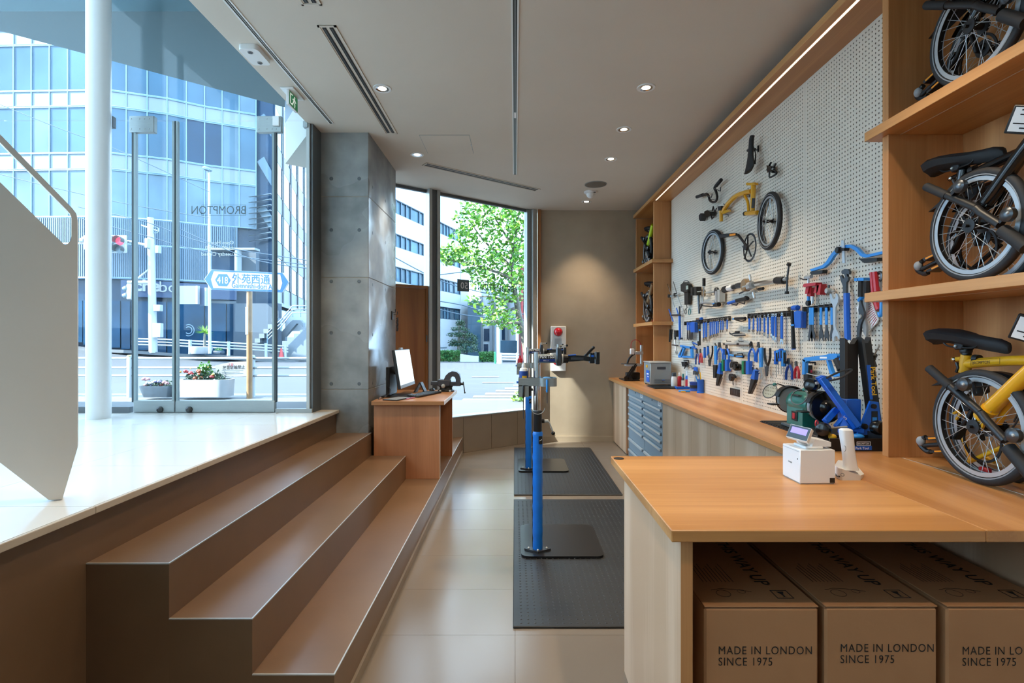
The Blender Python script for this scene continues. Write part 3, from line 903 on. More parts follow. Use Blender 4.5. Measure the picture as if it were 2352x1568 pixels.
mat('cabinet_grey', '#8d9da6', 0.42, metal=0.15)
mat('cabinet_dark', '#6d7c86', 0.45, metal=0.15)
mat('handle_alu', '#cdd9df', 0.3, metal=0.6)
def drawers(y0, y1, zs, label):
    t = thing('tool_drawer_cabinet', label, 'drawer cabinet', (1.6, (y0 + y1) / 2, 0), group='grey metal drawer cabinets under the bench')
    MB().box(XBP + .012, XBP + .55, y0, y1, 0.0, BENCH - T - .001).build('body', 'cabinet_grey', t, smooth=False)
    for s in (y0, y1 - .02):
        MB().box(XBP, XBP + .012, s, s + .02, 0.0, BENCH - T - .001).build('front_post', 'cabinet_grey', t, smooth=False)
    MB().box(XBP, XBP + .012, y0 + .02, y1 - .02, zs[0], BENCH - T - .001).build('top_strip', 'cabinet_grey', t, smooth=False)
    zl = (zs[0] + BENCH - T) / 2
    MB().lathe([(0.008, 0), (0.008, .004), (.003, .004)], (XBP, (y0 + y1) / 2 + .02, zl), (-1, 0, 0), 14).build('key_lock', 'black', t)
    st = MB().box(XBP - .001, XBP, y0 + .06, y0 + .15, zl - .028, zl + .028).build('sticker', 'white_plastic', t, smooth=False)
    MB().ring((XBP - .0012, y0 + .105, zl), (1, 0, 0), .012, .016, .0006, 20).build('sticker_mark', 'ink', st)
    for i in range(len(zs) - 1):
        a, b = zs[i + 1], zs[i]
        d = MB().box(XBP + .002, XBP + .014, y0 + .022, y1 - .022, a + .003, b - .002).build('drawer', 'cabinet_grey', t, smooth=False)
        MB().prism([(XBP + .002, y0 + .03, b - .003), (XBP - .016, y0 + .03, b - .006), (XBP - .018, y0 + .03, b - .024), (XBP - .010, y0 + .03, b - .026), (XBP + .002, y0 + .03, b - .012)], (0, y1 - y0 - .06, 0)).build('handle', 'handle_alu', d, smooth=False)
        for s in (y0 + .022, y1 - .032):
            MB().box(XBP - .018, XBP + .002, s, s + .006, b - .03, b - .004).build('handle_end', 'cabinet_dark', d, smooth=False)
z0 = .775
drawers(5.528, 6.265, [.775, .700, .625, .550, .475, .400, .25, .12, .02], 'grey metal drawer cabinet farther from the counter, under the bench')
drawers(4.83, 5.524, [.775, .700, .625, .550, .475, .400, .25, .12, .02], 'grey metal drawer cabinet nearer to the counter, under the bench')
yy = [4.825, 4.432, 4.039, 3.637, 3.246, 2.845, 2.36]
for i in range(len(yy) - 1):
    t = thing('base_cabinet', 'pale oak cupboard front under the bench, ' + ORD[i] + ' from the metal drawers', 'cabinet', (1.6, (yy[i] + yy[i + 1]) / 2, 0), group='pale oak cupboards under the bench')
    MB().box(XBP, XBP + .02, yy[i + 1] + .0015, yy[i] - .0015, 0.012, BENCH - T - .002).build('door', 'oak_pale_z', t, smooth=False)
    MB().box(XBP + .021, XBP + .5, yy[i + 1] + .001, yy[i] - .001, 0.0, BENCH - T - .001).build('carcass', 'oak_pale_z', t, smooth=False)

# perforated board in five panels
mat('peg_paint', '#e2d9c9', 0.55)
pg = thing('pegboard', 'long grey perforated tool board above the workbench', 'pegboard', (XPEG, 4.3, BENCH))
PITCH, R = 0.025, 0.0047
seams = [2.41, 3.354, 4.29, 5.235, 6.22]
seams = [2.367] + seams[1:]
def perforated(y0, y1, z0, z1):
    n = int((y1 - y0 - .03) / PITCH); m = int((z1 - z0 - .012) / PITCH)
    ym = (y1 - y0 - n * PITCH) / 2; zm = (z1 - z0 - m * PITCH) / 2
    v = []; f = []
    gy = [y0 + ym + i * PITCH for i in range(n + 1)]; gz = [z0 + zm + j * PITCH for j in range(m + 1)]
    for j in range(m + 1):
        for i in range(n + 1):
            v.append((XPEG, gy[i], gz[j]))
    G = lambda i, j: j * (n + 1) + i
    ang = [math.pi / 8 + math.pi / 4 * k for k in range(8)]
    ca = [(math.cos(a) * R, math.sin(a) * R) for a in ang]
    for j in range(m):
        for i in range(n):
            cy, cz = gy[i] + PITCH / 2, gz[j] + PITCH / 2
            k = len(v)
            v += [(XPEG, cy + a, cz + b) for a, b in ca]
            v += [(XPEG + .0022, cy + a, cz + b) for a, b in ca]
            c = (G(i + 1, j + 1), G(i, j + 1), G(i, j), G(i + 1, j))      # quadrants 0..3
            # octagon corners 0,1 upper right; 2,3 upper left; 4,5 lower left; 6,7 lower right
            for q in range(4):
                f.append((c[q], k + 2 * q, k + 2 * q + 1))
                f.append((c[q], k + 2 * q + 1, k + (2 * q + 2) % 8, c[(q + 1) % 4]))
            for q in range(8):
                r = (q + 1) % 8
                f.append((k + q, k + r, k + 8 + r, k + 8 + q))
    # plain margins
    def rect(a, b, c_, d):
        k = len(v)
        v.extend([(XPEG, a, c_), (XPEG, b, c_), (XPEG, b, d), (XPEG, a, d)])
        f.append((k, k + 3, k + 2, k + 1))
    rect(y0, gy[0], z0, z1); rect(gy[-1], y1, z0, z1); rect(gy[0], gy[-1], z0, gz[0]); rect(gy[0], gy[-1], gz[-1], z1)
    o = build_mesh(v, f, 'perforated_panel', 'peg_paint', pg, smooth=False, fix=False)
    return o
for i in range(len(seams) - 1):
    perforated(seams[i] + .0006, seams[i + 1] - .0006, BENCH + .0005, 3.0975)
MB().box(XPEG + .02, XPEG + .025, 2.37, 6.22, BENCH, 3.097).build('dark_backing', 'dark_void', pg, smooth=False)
so = thing('wall_socket', 'black double wall socket low on the pegboard', 'socket', tuple(PX(1687, 900, XPEG)))
a, b = PX(1677, 907, XPEG - .006), PX(1698, 893, XPEG - .006)
zc = (PX(1687, 900, XPEG).z)
MB().box(XPEG - .008, XPEG, b.y, a.y, zc - .03, zc + .03, .002).build('plate', 'black', so)
for q in (.25, .5, .75):
    yq = b.y + (a.y - b.y) * q
    MB().box(XPEG - .0095, XPEG - .0075, yq - .012, yq + .012, zc - .018, zc + .018, .001).build('outlet', 'gun_metal', so)

# shelving
def board(t, name, x0, x1, y0, y1, z0, z1, m):
    return MB().box(x0, x1, y0, y1, z0, z1, .0015).build(name, m, t, smooth=False)
us = thing('shelf_canopy', 'long oak top board with a light groove above the pegboard', 'shelf', (1.8, 4, 3.1))
board(us, 'board', XSH, 2.07, 0.6, 7.14, 3.098, 3.140, 'oak_y')
MB().box(1.683, 1.699, 2.37, 6.2, 3.0965, 3.0985).build('light_strip', 'led_strip', us, smooth=False)
def bay(y0, y1, name, label, dividers, ends):
    t = thing(name, label, 'shelf unit', (1.85, (y0 + y1) / 2, BENCH))
    for yd in dividers:
        prev = BENCH
        for z in (SHELF[0], SHELF[1], 3.140):
            board(t, 'upright', XDIV, XBACK, yd, yd + .038, prev, z - .042, 'oak_z')
            prev = z
    for z in SHELF[:2]:
        board(t, 'shelf_board', XSH, XBACK, ends[0], ends[1], z - .042, z, 'oak_y')
        MB().box(1.733, 1.737, ends[0], ends[1] - .08, z - .0428, z - .0418).build('light_groove', 'landing_edge', t, smooth=False)
    board(t, 'back_panel', XBACK, XBACK + .02, y0, y1, BENCH, 3.098, 'oak_z')
    return t
bay(0.65, 2.36, 'shelf_unit', 'near oak shelf bay holding three folded bicycles', (2.325, 0.7), (0.65, 2.415))
bay(6.245, 7.2, 'shelf_unit', 'far oak shelf bay holding two folded bicycles', (6.245, 7.16), (6.165, 7.13))

# cardboard cartons under the counter
mat('cardboard', '#a4764f', 0.8, var=0.05, scale=5, bump=0.04, bscale=60)
mat('cardboard_edge', '#8a5f3d', 0.85)
def carton(x0, x1, lab, dz, dx, ty):
    y0, y1, z1 = 1.50 + ty, 2.15, 0.652
    t = thing('cardboard_box', lab, 'cardboard box', ((x0 + x1) / 2, y0, 0), group='printed cardboard boxes under the counter')
    MB().box(x0, x1, y0, y1, 0.0, z1 - .006, .006).build('body', 'cardboard', t, smooth=False)
    for k, (a, b) in enumerate(((x0 + .002, (x0 + x1) / 2 - .001), ((x0 + x1) / 2 + .001, x1 - .002))):
        pass
    MB().box(x0 + .001, x1 - .001, y0 + .002, y1 - .002, z1 - .006, z1 - .003).build('inner_flap', 'cardboard_edge', t, smooth=False)
    MB().box(x0, x1, y0 - .0005, y1, z1 - .003, z1, .0012).build('top_flap', 'cardboard', t, smooth=False)
    tx = x0 + .039 + dx
    for s, zz in (('MADE IN LONDON', .513), ('SINCE 1975', .4805)):
        text(s, .0335, (tx, y0 - .0012, zz + dz), (1, 0, 0), (0, 0, 1), 'print', 'ink', t, depth=0.0, sx=.86, spacing=1.12)
    top = z1 + .0006
    text('THIS WAY UP', .062, (x0 + .215, y1 - .02 - .14, top), (0, -1, 0), (1, 0, 0), 'print', 'ink', t, depth=0.0, sx=.95, bold=True)
    for (a0, b0, a1, b1) in ((.235, .045, .285, .0475), (.235, .0925, .285, .095), (.235, .045, .2375, .095), (.2825, .045, .285, .095)):
        MB().box(x0 + a0, x0 + a1, y0 + b0, y0 + b1, z1, top).build('print', 'ink', t, smooth=False)
    MB().prism([(x0 + .25, y0 + .085, top), (x0 + .272, y0 + .085, top), (x0 + .264, y0 + .068, top), (x0 + .263, y0 + .055, top), (x0 + .268, y0 + .053, top), (x0 + .254, y0 + .053, top), (x0 + .259, y0 + .055, top), (x0 + .258, y0 + .068, top)], (0, 0, .0004)).build('print', 'ink', t, smooth=False)
    cx_, cy_ = x0 + .085, y0 + .075
    MB().ring((cx_, cy_, top), (0, 0, 1), .020, .0215, .0004, 24).build('print', 'ink', t)
    MB().ring((cx_ + .06, cy_ + .012, top), (0, 0, 1), .011, .012, .0004, 20).build('print', 'ink', t)
    MB().tube([(cx_ - .03, cy_ + .02, top), (cx_, cy_ + .03, top), (cx_ + .04, cy_ + .026, top), (cx_ + .09, cy_ + .01, top)], .0006, 4).build('print', 'ink', t)
    for k in range(9):
        MB().box(x0 + .05 + .012 * k, x0 + .0515 + .012 * k, y0 + .15, y0 + .15 + .10 + .05 * ((k * 37) % 3) / 3, z1, top).build('print', 'ink', t, smooth=False)
carton(.55, .881, 'printed brown cardboard box under the counter, next to the end panel', 0, 0, 0)
carton(.902, 1.228, 'printed brown cardboard box under the counter, middle of the three', .006, .003, .002)
carton(1.255, 1.58, 'printed brown cardboard box under the counter, cut off by the picture edge', -.002, .004, .002)
# ------------------------------------------------------------------ floor mats, repair stands, desk
def mat_rubber(y0, y1, label, ribs):
    t = thing('rubber_mat', label, 'floor mat', (.48, (y0 + y1) / 2, 0), group='black studded rubber mats')
    MB().box(-.010, .985, y0, y1, 0.0, 0.012, .003).build('sheet', 'rubber', t, smooth=False)
    v = []; f = []
    nx, ny = 27, int((y1 - y0 - .05) / .0345)
    for i in range(nx):
        for j in range(ny):
            cx_, cy_ = .03 + i * .0355, y0 + .03 + j * .0345
            k = len(v)
            for r, z in ((.0068, .012), (.0042, .0142)):
                for q in range(6):
                    a = q * math.pi / 3
                    v.append((cx_ + r * math.cos(a), cy_ + r * math.sin(a), z))
            f += [(k + q, k + (q + 1) % 6, k + 6 + (q + 1) % 6, k + 6 + q) for q in range(6)]
            f.append(tuple(k + 6 + q for q in range(6)))
    build_mesh(v, f, 'studs', 'rubber', t, smooth=False, kind='stuff', fix=False)
    if ribs:
        m = MB()
        for i in range(nx):
            x = .03 + i * .0355
            m.box(x - .003, x + .003, y0 + .02, y1 - .02, .0115, .0132)
        m.build('ribs', 'rubber', t, smooth=False, kind='stuff')
mat_rubber(2.549, 4.583, 'black studded rubber mat on the floor nearest the counter', False)
mat_rubber(4.725, 6.79, 'black ribbed rubber mat on the floor nearest the far wall', True)

def stand(x, y, label):
    t = thing('repair_stand', label, 'repair stand', (x, y, 0.0142), group='blue bicycle repair stands')
    X, Y, Z = x, y, 0.0142
    pts = []
    r = .05
    for (cx_, cy_, a0) in ((.43 - r, .485 - r, 0), (-.11 + r, .485 - r, 90), (-.11 + r, -.098 + r, 180), (.43 - r, -.098 + r, 270)):
        for q in range(6):
            a = math.radians(a0 + q * 18)
            pts.append((X + cx_ + r * math.cos(a), Y + cy_ + r * math.sin(a), Z))
    MB().prism(pts, (0, 0, .013)).build('base_plate', 'black_gloss' if False else 'stand_black', t, smooth=False)
    z = Z + .013
    mp = MB().prism([(X - .088, Y, z), (X, Y - .055, z), (X + .088, Y, z), (X, Y + .055, z)], (0, 0, .012)).build('foot_flange', 'gun_metal', t, smooth=False)
    for q in ((-.06, 0), (0, -.038), (.06, 0), (0, .038)):
        MB().lathe([(.008, 0), (.008, .006), (.004, .010), (0, .010)], (X + q[0], Y + q[1], z + .012), (0, 0, 1), 8).build('bolt', 'steel', mp)
    n = 26
    prof = [(.033, z + .012)]
    for k in range(n):
        prof.append((.0335 + .0012 * math.sin(k * 2.3) + .0008 * math.sin(k * 5.1), z + .02 + (0.815 - z - .03) * k / (n - 1)))
    prof.append((.030, .817))
    sl = MB().lathe(prof, (X, Y, 0), (0, 0, 1), 24).build('padded_sleeve', 'blue_vinyl', t)
    MB().box(X - .035, X - .029, Y - .006, Y + .006, z + .02, .815).build('zip_seam', 'black', sl)
    c = MB().box(X + .006, X + .03, Y - .036, Y - .030, .74, .79).build('logo_patch', 'black', sl)
    MB().prism([(X + .010, Y - .0365, .757), (X + .026, Y - .0365, .767), (X + .026, Y - .0365, .771), (X + .010, Y - .0365, .761)], (0, -.0006, 0)).build('logo_mark', 'ink_white', c)
    MB().cyl((X, Y, .80), (X, Y, .947), .0285, n=24).build('lower_tube', 'stand_black', t)
    MB().lathe([(.0285, .945), (.031, .945), (.031, .955), (.024, .958)], (X, Y, 0), (0, 0, 1), 24).build('collar', 'gun_metal', t)
    MB().cyl((X - .002, Y, .94), (X - .002, Y, 1.344), .0225, n=24).build('chrome_tube', 'chrome', t)
    # height lever
    hb = MB().cyl((X + .026, Y, .886), (X + .045, Y, .886), .014, n=14).build('lever_hub', 'stand_black', t)
    MB().cyl((X + .045, Y - .002, .886), (X + .07, Y - .002, .886), .011, n=14).build('lever_barrel', 'steel', hb)
    MB().tube(arc([(X + .06, Y - .004, .888), (X + .075, Y - .006, .880), (X + .09, Y - .008, .845), (X + .10, Y - .008, .818)]), .0045, 8).build('lever_rod', 'steel', hb)
    MB().ball((X + .103, Y - .008, .805), .013, 14, 10).build('lever_ball', 'black_gloss', hb)
    # wire hook ring
    MB().tube([(X + .045 * math.cos(a) , Y - .03 , .975 - .04 * math.sin(a)) for a in [math.pi * k / 12 for k in range(13)]], .002, 6).build('wire_loop', 'steel', t)
    # tray
    zt = 1.425 - (876 - CY) * 3.435 / F
    tr = MB()
    def rr(x0, x1, y0, y1, r, k=5):
        o = []
        for (cx_, cy_, a0) in ((x1 - r, y1 - r, 0), (x0 + r, y1 - r, 90), (x0 + r, y0 + r, 180), (x1 - r, y0 + r, 270)):
            for q in range(k):
                a = math.radians(a0 + q * 90 / (k - 1))
                o.append((cx_ + r * math.cos(a), cy_ + r * math.sin(a)))
        return o
    ring = rr(X + .012, X + .124, Y - .075, Y + .075, .03)
    m = MB(); nn = len(ring)
    vs = [(a, b, zt - .027) for a, b in ring] + [(a, b, zt + .027) for a, b in ring]
    inn = [((a - X - .068) * .94 + X + .068, (b - Y) * .95 + Y) for a, b in ring]
    vs += [(a, b, zt + .027) for a, b in inn] + [(a, b, zt - .02) for a, b in inn]
    fs = [tuple(range(nn))[::-1]]
    for lv in range(3):
        fs += [(lv * nn + i, lv * nn + (i + 1) % nn, (lv + 1) * nn + (i + 1) % nn, (lv + 1) * nn + i) for i in range(nn)]
    fs.append(tuple(range(3 * nn, 4 * nn)))
    m.add(vs, fs); m.build('tool_tray', 'steel_brush', t)
    MB().box(X - .128, X + .03, Y - .045, Y - .041, zt - .027, zt + .027, .001).build('tray_band', 'steel_brush', t)
    MB().box(X - .128, X + .03, Y + .041, Y + .045, zt - .027, zt + .027, .001).build('tray_band', 'steel_brush', t)
    MB().box(X - .128, X - .124, Y - .045, Y + .045, zt - .095, zt + .027, .001).build('can_holder', 'steel_brush', t)
    MB().box(X - .128, X - .06, Y - .045, Y - .041, zt - .095, zt - .02, .001).build('can_holder', 'steel_brush', t)
    MB().box(X - .128, X - .06, Y - .045, Y + .045, zt - .097, zt - .094).build('can_holder_floor', 'steel_brush', t)
    MB().cyl((X - .14, Y - .03, zt - .002), (X - .128, Y - .03, zt - .002), .007, n=10).build('thumb_screw', 'blue', t)
    # clamp head along +x
    zc = 1.300
    body = MB().cyl((X - .0, Y - .02, zc), (X + .122, Y - .02, zc), .0285, n=24).build('clamp_body', 'steel_brush', t)
    def band(a0, a1, x0, x1, r, mm, nm):
        m = MB(); k = 14
        vs = []
        for xx in (x0, x1):
            for q in range(k + 1):
                a = a0 + (a1 - a0) * q / k
                vs.append((xx, Y - .02 - r * math.cos(a), zc + r * math.sin(a)))
        m.add(vs, [(q, q + 1, k + 2 + q, k + 1 + q) for q in range(k)])
        return m.build(nm, mm, body)
    band(-.05, .75, X + .01, X + .112, .0288, 'black', 'label_top')
    band(-.75, -.06, X + .01, X + .112, .0288, 'blue_dark', 'label_bottom')
    text('Park Tool', .026, (X + .0135, Y - .0495, zc + .004), (1, 0, 0), (0, 0, 1), 'lettering', 'ink_white', body, depth=0.0, sx=.92, bold=True)
    text('PRS-2.3', .011, (X + .035, Y - .0492, zc - .015), (1, 0, 0), (0, 0, 1), 'lettering', 'ink_white', body, depth=0.0)
    MB().box(X + .122, X + .155, Y - .055, Y + .015, zc - .045, zc + .075, .006).build('pivot_block', 'gun_metal', t)
    pb = MB().cyl((X + .138, Y - .02, zc + .07), (X + .138, Y - .02, zc + .095), .012, n=12).build('pivot_bolt', 'steel', t)
    MB().cyl((X + .138, Y - .02, zc + .085), (X + .19, Y - .02, zc + .087), .0035, n=8).build('pivot_lever', 'steel', pb)
    MB().ball((X + .193, Y - .02, zc + .087), .008, 10, 8).build('lever_tip', 'black', pb)
    MB().cyl((X + .155, Y - .02, zc), (X + .20, Y - .02, zc), .030, .028, 22).build('swivel_collar', 'stand_black', t)
    MB().cyl((X + .158, Y - .02, zc), (X + .166, Y - .02, zc), .033, n=22).build('swivel_ring', 'steel', t)
    m = MB()
    m.prism([(X + .20, Y - .038, zc - .02), (X + .23, Y - .038, zc - .018), (X + .30, Y - .038, zc - .012), (X + .345, Y - .038, zc - .018), (X + .345, Y - .038, zc + .012), (X + .30, Y - .038, zc + .02), (X + .23, Y - .038, zc + .024), (X + .20, Y - .038, zc + .02)], (0, .036, 0))
    ar = m.build('clamp_arm', 'black_gloss', t)
    MB().box(X + .215, X + .30, Y - .0395, Y - .038, zc - .006, zc + .010).build('arm_recess', 'gun_metal', ar)
    MB().tube([(X + .20, Y - .038, zc + .022), (X + .25, Y - .038, zc + .026)], .004, 8).build('arm_trim', 'blue', ar)
    lv = MB().beam((X + .285, Y - .02, zc - .01), (X + .365, Y - .02, zc + .07), .018, .018, (0, 1, 0), .004).build('clamp_lever', 'stand_black', t)
    MB().ball((X + .368, Y - .02, zc + .073), .011, 10, 8).build('lever_knob', 'stand_black', lv)
    MB().box(X + .340, X + .372, Y - .05, Y + .01, zc - .030, zc + .040, .004).build('upper_jaw', 'black_gloss', t)
    MB().box(X + .380, X + .405, Y - .055, Y + .015, zc - .036, zc + .046, .004).build('lower_jaw', 'stand_black', t)
    MB().box(X + .348, X + .366, Y - .052, Y - .049, zc + .012, zc + .026).build('jaw_badge', 'blue', t)
    MB().cyl((X + .36, Y - .02, zc + .005), (X + .39, Y - .02, zc + .005), .009, n=10).build('jaw_screw', 'steel', t)
    return t
mat('stand_black', '#16181b', 0.3)
s1 = stand(.150, 3.435, 'blue-sleeved bicycle repair stand nearest the counter, spray can in its holder')
s2 = stand(.146, 5.60, 'blue-sleeved bicycle repair stand farther back, red bottle in its holder')

# things carried by the stands
def spray(x, y, z, label, body, cap, hh, r, badge):
    t = thing('spray_can', label, 'spray can', (x, y, z))
    MB().lathe([(r * .92, 0), (r, .006), (r, hh * .72), (r * .96, hh * .76)], (x, y, z), (0, 0, 1), 22).build('can', body, t)
    MB().lathe([(r * .96, hh * .76), (r * .8, hh * .84), (r * .45, hh * .86), (r * .42, hh * .95), (r * .25, hh), (0, hh)], (x, y, z), (0, 0, 1), 18).build('top', cap, t)
    m = MB(); k = 8; vs = []
    for zz in (hh * .30, hh * .62):
        for q in range(k + 1):
            a = -.9 + 1.1 * q / k
            vs.append((x + (r + .0006) * math.sin(a + .55), y - (r + .0006) * math.cos(a + .55), z + zz))
    m.add(vs, [(q, q + 1, k + 2 + q, k + 1 + q) for q in range(k)])
    m.build('label_band', badge, t)
    return t
zt = 1.425 - (876 - CY) * 3.435 / F
t = spray(.150 - .093, 3.435, zt - .093, 'blue and yellow spray can in the nearer repair stand', 'blue_dark', 'white_plastic', .215, .030, 'yellow_plain')
text('WD', .022, (.150 - .098, 3.435 - .0315, zt - .093 + .085), (1, 0, 0), (0, 0, 1), 'lettering', 'blue_dark', t, depth=0.0, bold=True)
spray(.146 - .093, 5.60, zt - .093, 'red spray bottle in the farther repair stand', 'red', 'red', .20, .028, 'white_plastic')
def driver(x, y, z, label, hm, L):
    t = thing('screwdriver', label, 'screwdriver', (x, y, z - L))
    MB().lathe([(.004, 0), (.0075, -.006), (.0065, -.05), (.008, -.075), (.004, -.085)], (x, y, z), (0, 0, 1), 10).build('handle', hm, t)
    MB().cyl((x, y, z - .08), (x, y, z - L), .0028, n=8).build('shaft', 'gun_metal', t)
driver(.150 + .058, 3.435 - .078, zt + .02, 'thin blue screwdriver hanging under the nearer tray', 'blue_light', .155)
driver(.150 - .095, 3.435 - .05, zt - .02, 'thin dark hex driver hanging under the spray can', 'stand_black', .22)
hs = thing('rag_bundle', 'light blue rag lying in the nearer steel tray', 'rag', (.22, 3.435, zt - .02))
MB().ball((.150 + .06, 3.435, zt + .010), .03, 12, 8, (1.2, 1.6, .75)).build('rag', 'blue_sky', hs)

# desk against the column
dk = thing('desk', 'reddish timber desk built onto the steps beside the column', 'desk', (-.95, 5.0, .2))
MB().box(-1.2526, -.618, 4.50, 5.52, .854, .890, .002).build('desk_top', 'desk_top', dk, smooth=False)
MB().box(-1.239, -.660, 4.535, 4.56, .2045, .854).build('front_panel', 'desk_z', dk, smooth=False)
MB().box(-.6615, -.659, 4.5345, 4.5605, .2045, .854).build('edge_band', 'landing_edge', dk, smooth=False)
MB().box(-1.239, -.660, 5.42, 5.445, .2045, .854).build('back_panel', 'desk_z', dk, smooth=False)
MB().box(-1.239, -1.214, 4.56, 5.42, .2045, .854).build('side_panel', 'desk_z', dk, smooth=False)

mo = thing('monitor', 'flat screen on a black stand on the desk, facing the room', 'monitor', (-1.1, 5.0, .89))
ax = Vector((.02, .55, 0)).normalized(); up = Vector((-.16, 0, 1)).normalized(); nn_ = ax.cross(up)
if nn_.x < 0: nn_ = -nn_
cc = Vector((-1.082, 5.03, 1.150))
MB().obox(cc, ax, up, nn_, .57, .365, .028, .004).build('casing', 'black', mo)
MB().obox(cc + nn_ * .0145 + up * .012, ax, up, nn_, .548, .325, .002).build('screen', 'screen_glow', mo, smooth=False)
MB().obox(cc + nn_ * .0146 - up * .166, ax, up, nn_, .56, .03, .002).build('bottom_bezel', 'grey_plastic', mo, smooth=False)
MB().box(-1.20, -1.165, 4.80, 5.10, .905, 1.17, .004).build('stand_plate', 'black', mo)
MB().box(-1.24, -1.0, 4.78, 5.05, .89, .902, .003).build('stand_foot', 'black', mo)
MB().cyl((-1.19, 5.0, 1.1), (-1.09, 5.0, 1.14), .02, n=12).build('stand_neck', 'black', mo)
MB().obox(cc + up * .19, ax, up, nn_, .09, .022, .02, .003).build('webcam', 'grey_plastic', mo)
cb = thing('cable', 'thin black monitor cable hanging behind the desk screen', 'cable', (-1.2, 4.75, .89))
MB().tube(arc([(-1.18, 4.80, .99), (-1.13, 4.70, .96), (-1.17, 4.66, .91), (-1.22, 4.62, .895), (-1.24, 4.7, .894)]), .003, 6).build('cord', 'black', cb)
kb = thing('keyboard', 'black computer keyboard on the desk before the screen', 'keyboard', (-.87, 4.99, .89))
kx, ky = Vector((.17, .47, 0)).normalized(), Vector((-.47, .17, 0)).normalized()
kc = Vector((-.875, 5.0, .899))
MB().obox(kc, kx, ky, (0, 0, 1), .44, .135, .016, .004).build('base', 'black', kb)
for i in range(14):
    for j in range(5):
        MB().obox(kc + kx * (-.197 + i * .0303) + ky * (-.05 + j * .025) + Vector((0, 0, .0095)), kx, ky, (0, 0, 1), .024, .019, .005, .002).build('key', 'gun_metal', kb, smooth=False)
ms = thing('mouse', 'black computer mouse beyond the keyboard on the desk', 'mouse', (-.86, 5.36, .89))
MB().ball((-.86, 5.36, .9065), .03, 14, 10, (1.0, 1.7, .54)).build('shell', 'black', ms)
MB().ball((-.85, 5.335, .921), .005, 8, 6).build('wheel', 'gun_metal', ms)
pn = thing('pen', 'pink pen lying by the screen foot on the desk', 'pen', (-.94, 4.68, .891))
MB().cyl((-.97, 4.62, .896), (-.92, 4.74, .896), .005, n=10).build('barrel', 'pen_pink' if 'pen_pink' in MATS else mat('pen_pink', '#c46a8e', .4), pn)
tb = thing('tablet_case', 'flat black folder on the desk before the screen', 'folder', (-1.06, 4.65, .89))
MB().obox((-1.06, 4.65, .8945), kx, ky, (0, 0, 1), .24, .15, .008, .002).build('cover', 'black_soft', tb)
MB().obox((-1.06, 4.65, .899), kx, ky, (0, 0, 1), .23, .13, .002).build('sheet', 'grey_plastic', tb)
ph = thing('phone_stand', 'folded black phone stand behind the keyboard', 'phone stand', (-1.0, 5.28, .89))
MB().prism([(-1.03, 5.22, .892), (-1.01, 5.22, .892), (-.965, 5.25, .99), (-.975, 5.25, .992)], (.012, .07, 0)).build('back_leg', 'black', ph, smooth=False)
MB().prism([(-.975, 5.25, .99), (-.962, 5.25, .992), (-.92, 5.25, .90), (-.93, 5.25, .893)], (.012, .07, 0)).build('front_leg', 'black', ph, smooth=False)
MB().box(-.94, -.90, 5.24, 5.33, .8905, .9).build('lip', 'black', ph)

# bench vice on the desk corner
vi = thing('bench_vice', 'dark grey bench vice bolted on the desk corner', 'vice', (-.71, 5.36, .89))
vx, vy, vz = -.715, 5.36, .89
mat('vice_grey', '#4a4d55', 0.45, metal=0.3)
MB().lathe([(.085, 0), (.085, .012), (.068, .022), (.062, .04), (.07, .046), (.07, .055)], (vx, vy, vz), (0, 0, 1), 26).build('swivel_base', 'black', vi)
MB().box(vx - .085, vx + .045, vy - .05, vy + .05, vz + .055, vz + .125, .008).build('body', 'vice_grey', vi)
MB().box(vx - .155, vx - .06, vy - .032, vy + .032, vz + .066, vz + .104, .003).build('rear_slide', 'vice_grey', vi)
MB().box(vx + .04, vx + .15, vy - .035, vy + .035, vz + .058, vz + .10, .003).build('front_slide', 'vice_grey', vi)
o = [(vx - .02, .12), (vx + .0, .165), (vx + .03, .195), (vx + .065, .21), (vx + .11, .205), (vx + .14, .18), (vx + .15, .14), (vx + .15, .058), (vx + .105, .058), (vx + .105, .125), (vx + .095, .15), (vx + .075, .158), (vx + .055, .15), (vx + .045, .125), (vx + .045, .10), (vx - .02, .10)]
MB().prism([(a, vy - .045, vz + b) for a, b in o], (0, .09, 0)).build('jaw_arch', 'vice_grey', vi, smooth=False)
MB().cyl((vx + .15, vy, vz + .078), (vx + .185, vy, vz + .078), .014, n=14).build('screw', 'gun_metal', vi)
MB().tube([(vx + .178, vy - .01, vz + .10), (vx + .196, vy - .03, vz - .005)], .0055, 8).build('handle_bar', 'gun_metal', vi)
MB().ball((vx + .197, vy - .031, vz - .01), .009, 10, 8).build('handle_knob', 'gun_metal', vi)
for q in (-.05, .05):
    MB().lathe([(.012, 0), (.012, .01), (.007, .016), (0, .016)], (vx + q, vy - .07, vz + .004), (0, 0, 1), 6).build('base_bolt', 'steel', vi)
MB().lathe([(.02, 0), (.02, .02), (.012, .024)], (vx - .02, vy - .062, vz + .062), (0, -1, 0), 12).build('swivel_lock', 'steel', vi)

# hook with a black cord on the column side
hk = thing('wall_hook', 'small black hook with a hanging key coil on the column', 'hook', (XC1, 5.46, 1.6))
zz = H - (722 - CY) * 5.46 / F
MB().box(XC1, XC1 + .012, 5.36, 5.40, zz - .06, zz + .03, .002).build('plate', 'black', hk)
MB().tube([(XC1 + .01, 5.38, zz + .02), (XC1 + .04, 5.38, zz + .02), (XC1 + .04, 5.38, zz + .05)], .005, 6).build('upper_prong', 'black', hk)
MB().tube([(XC1 + .01, 5.44, zz), (XC1 + .045, 5.44, zz), (XC1 + .045, 5.44, zz + .03)], .005, 6).build('lower_prong', 'black', hk)
MB().tube([(XC1 + .03 + .012 * math.cos(k * .9), 5.5 + .012 * math.sin(k * .9), zz - .03 - .0021 * k) for k in range(70)], .004, 5).build('coil', 'black', hk)

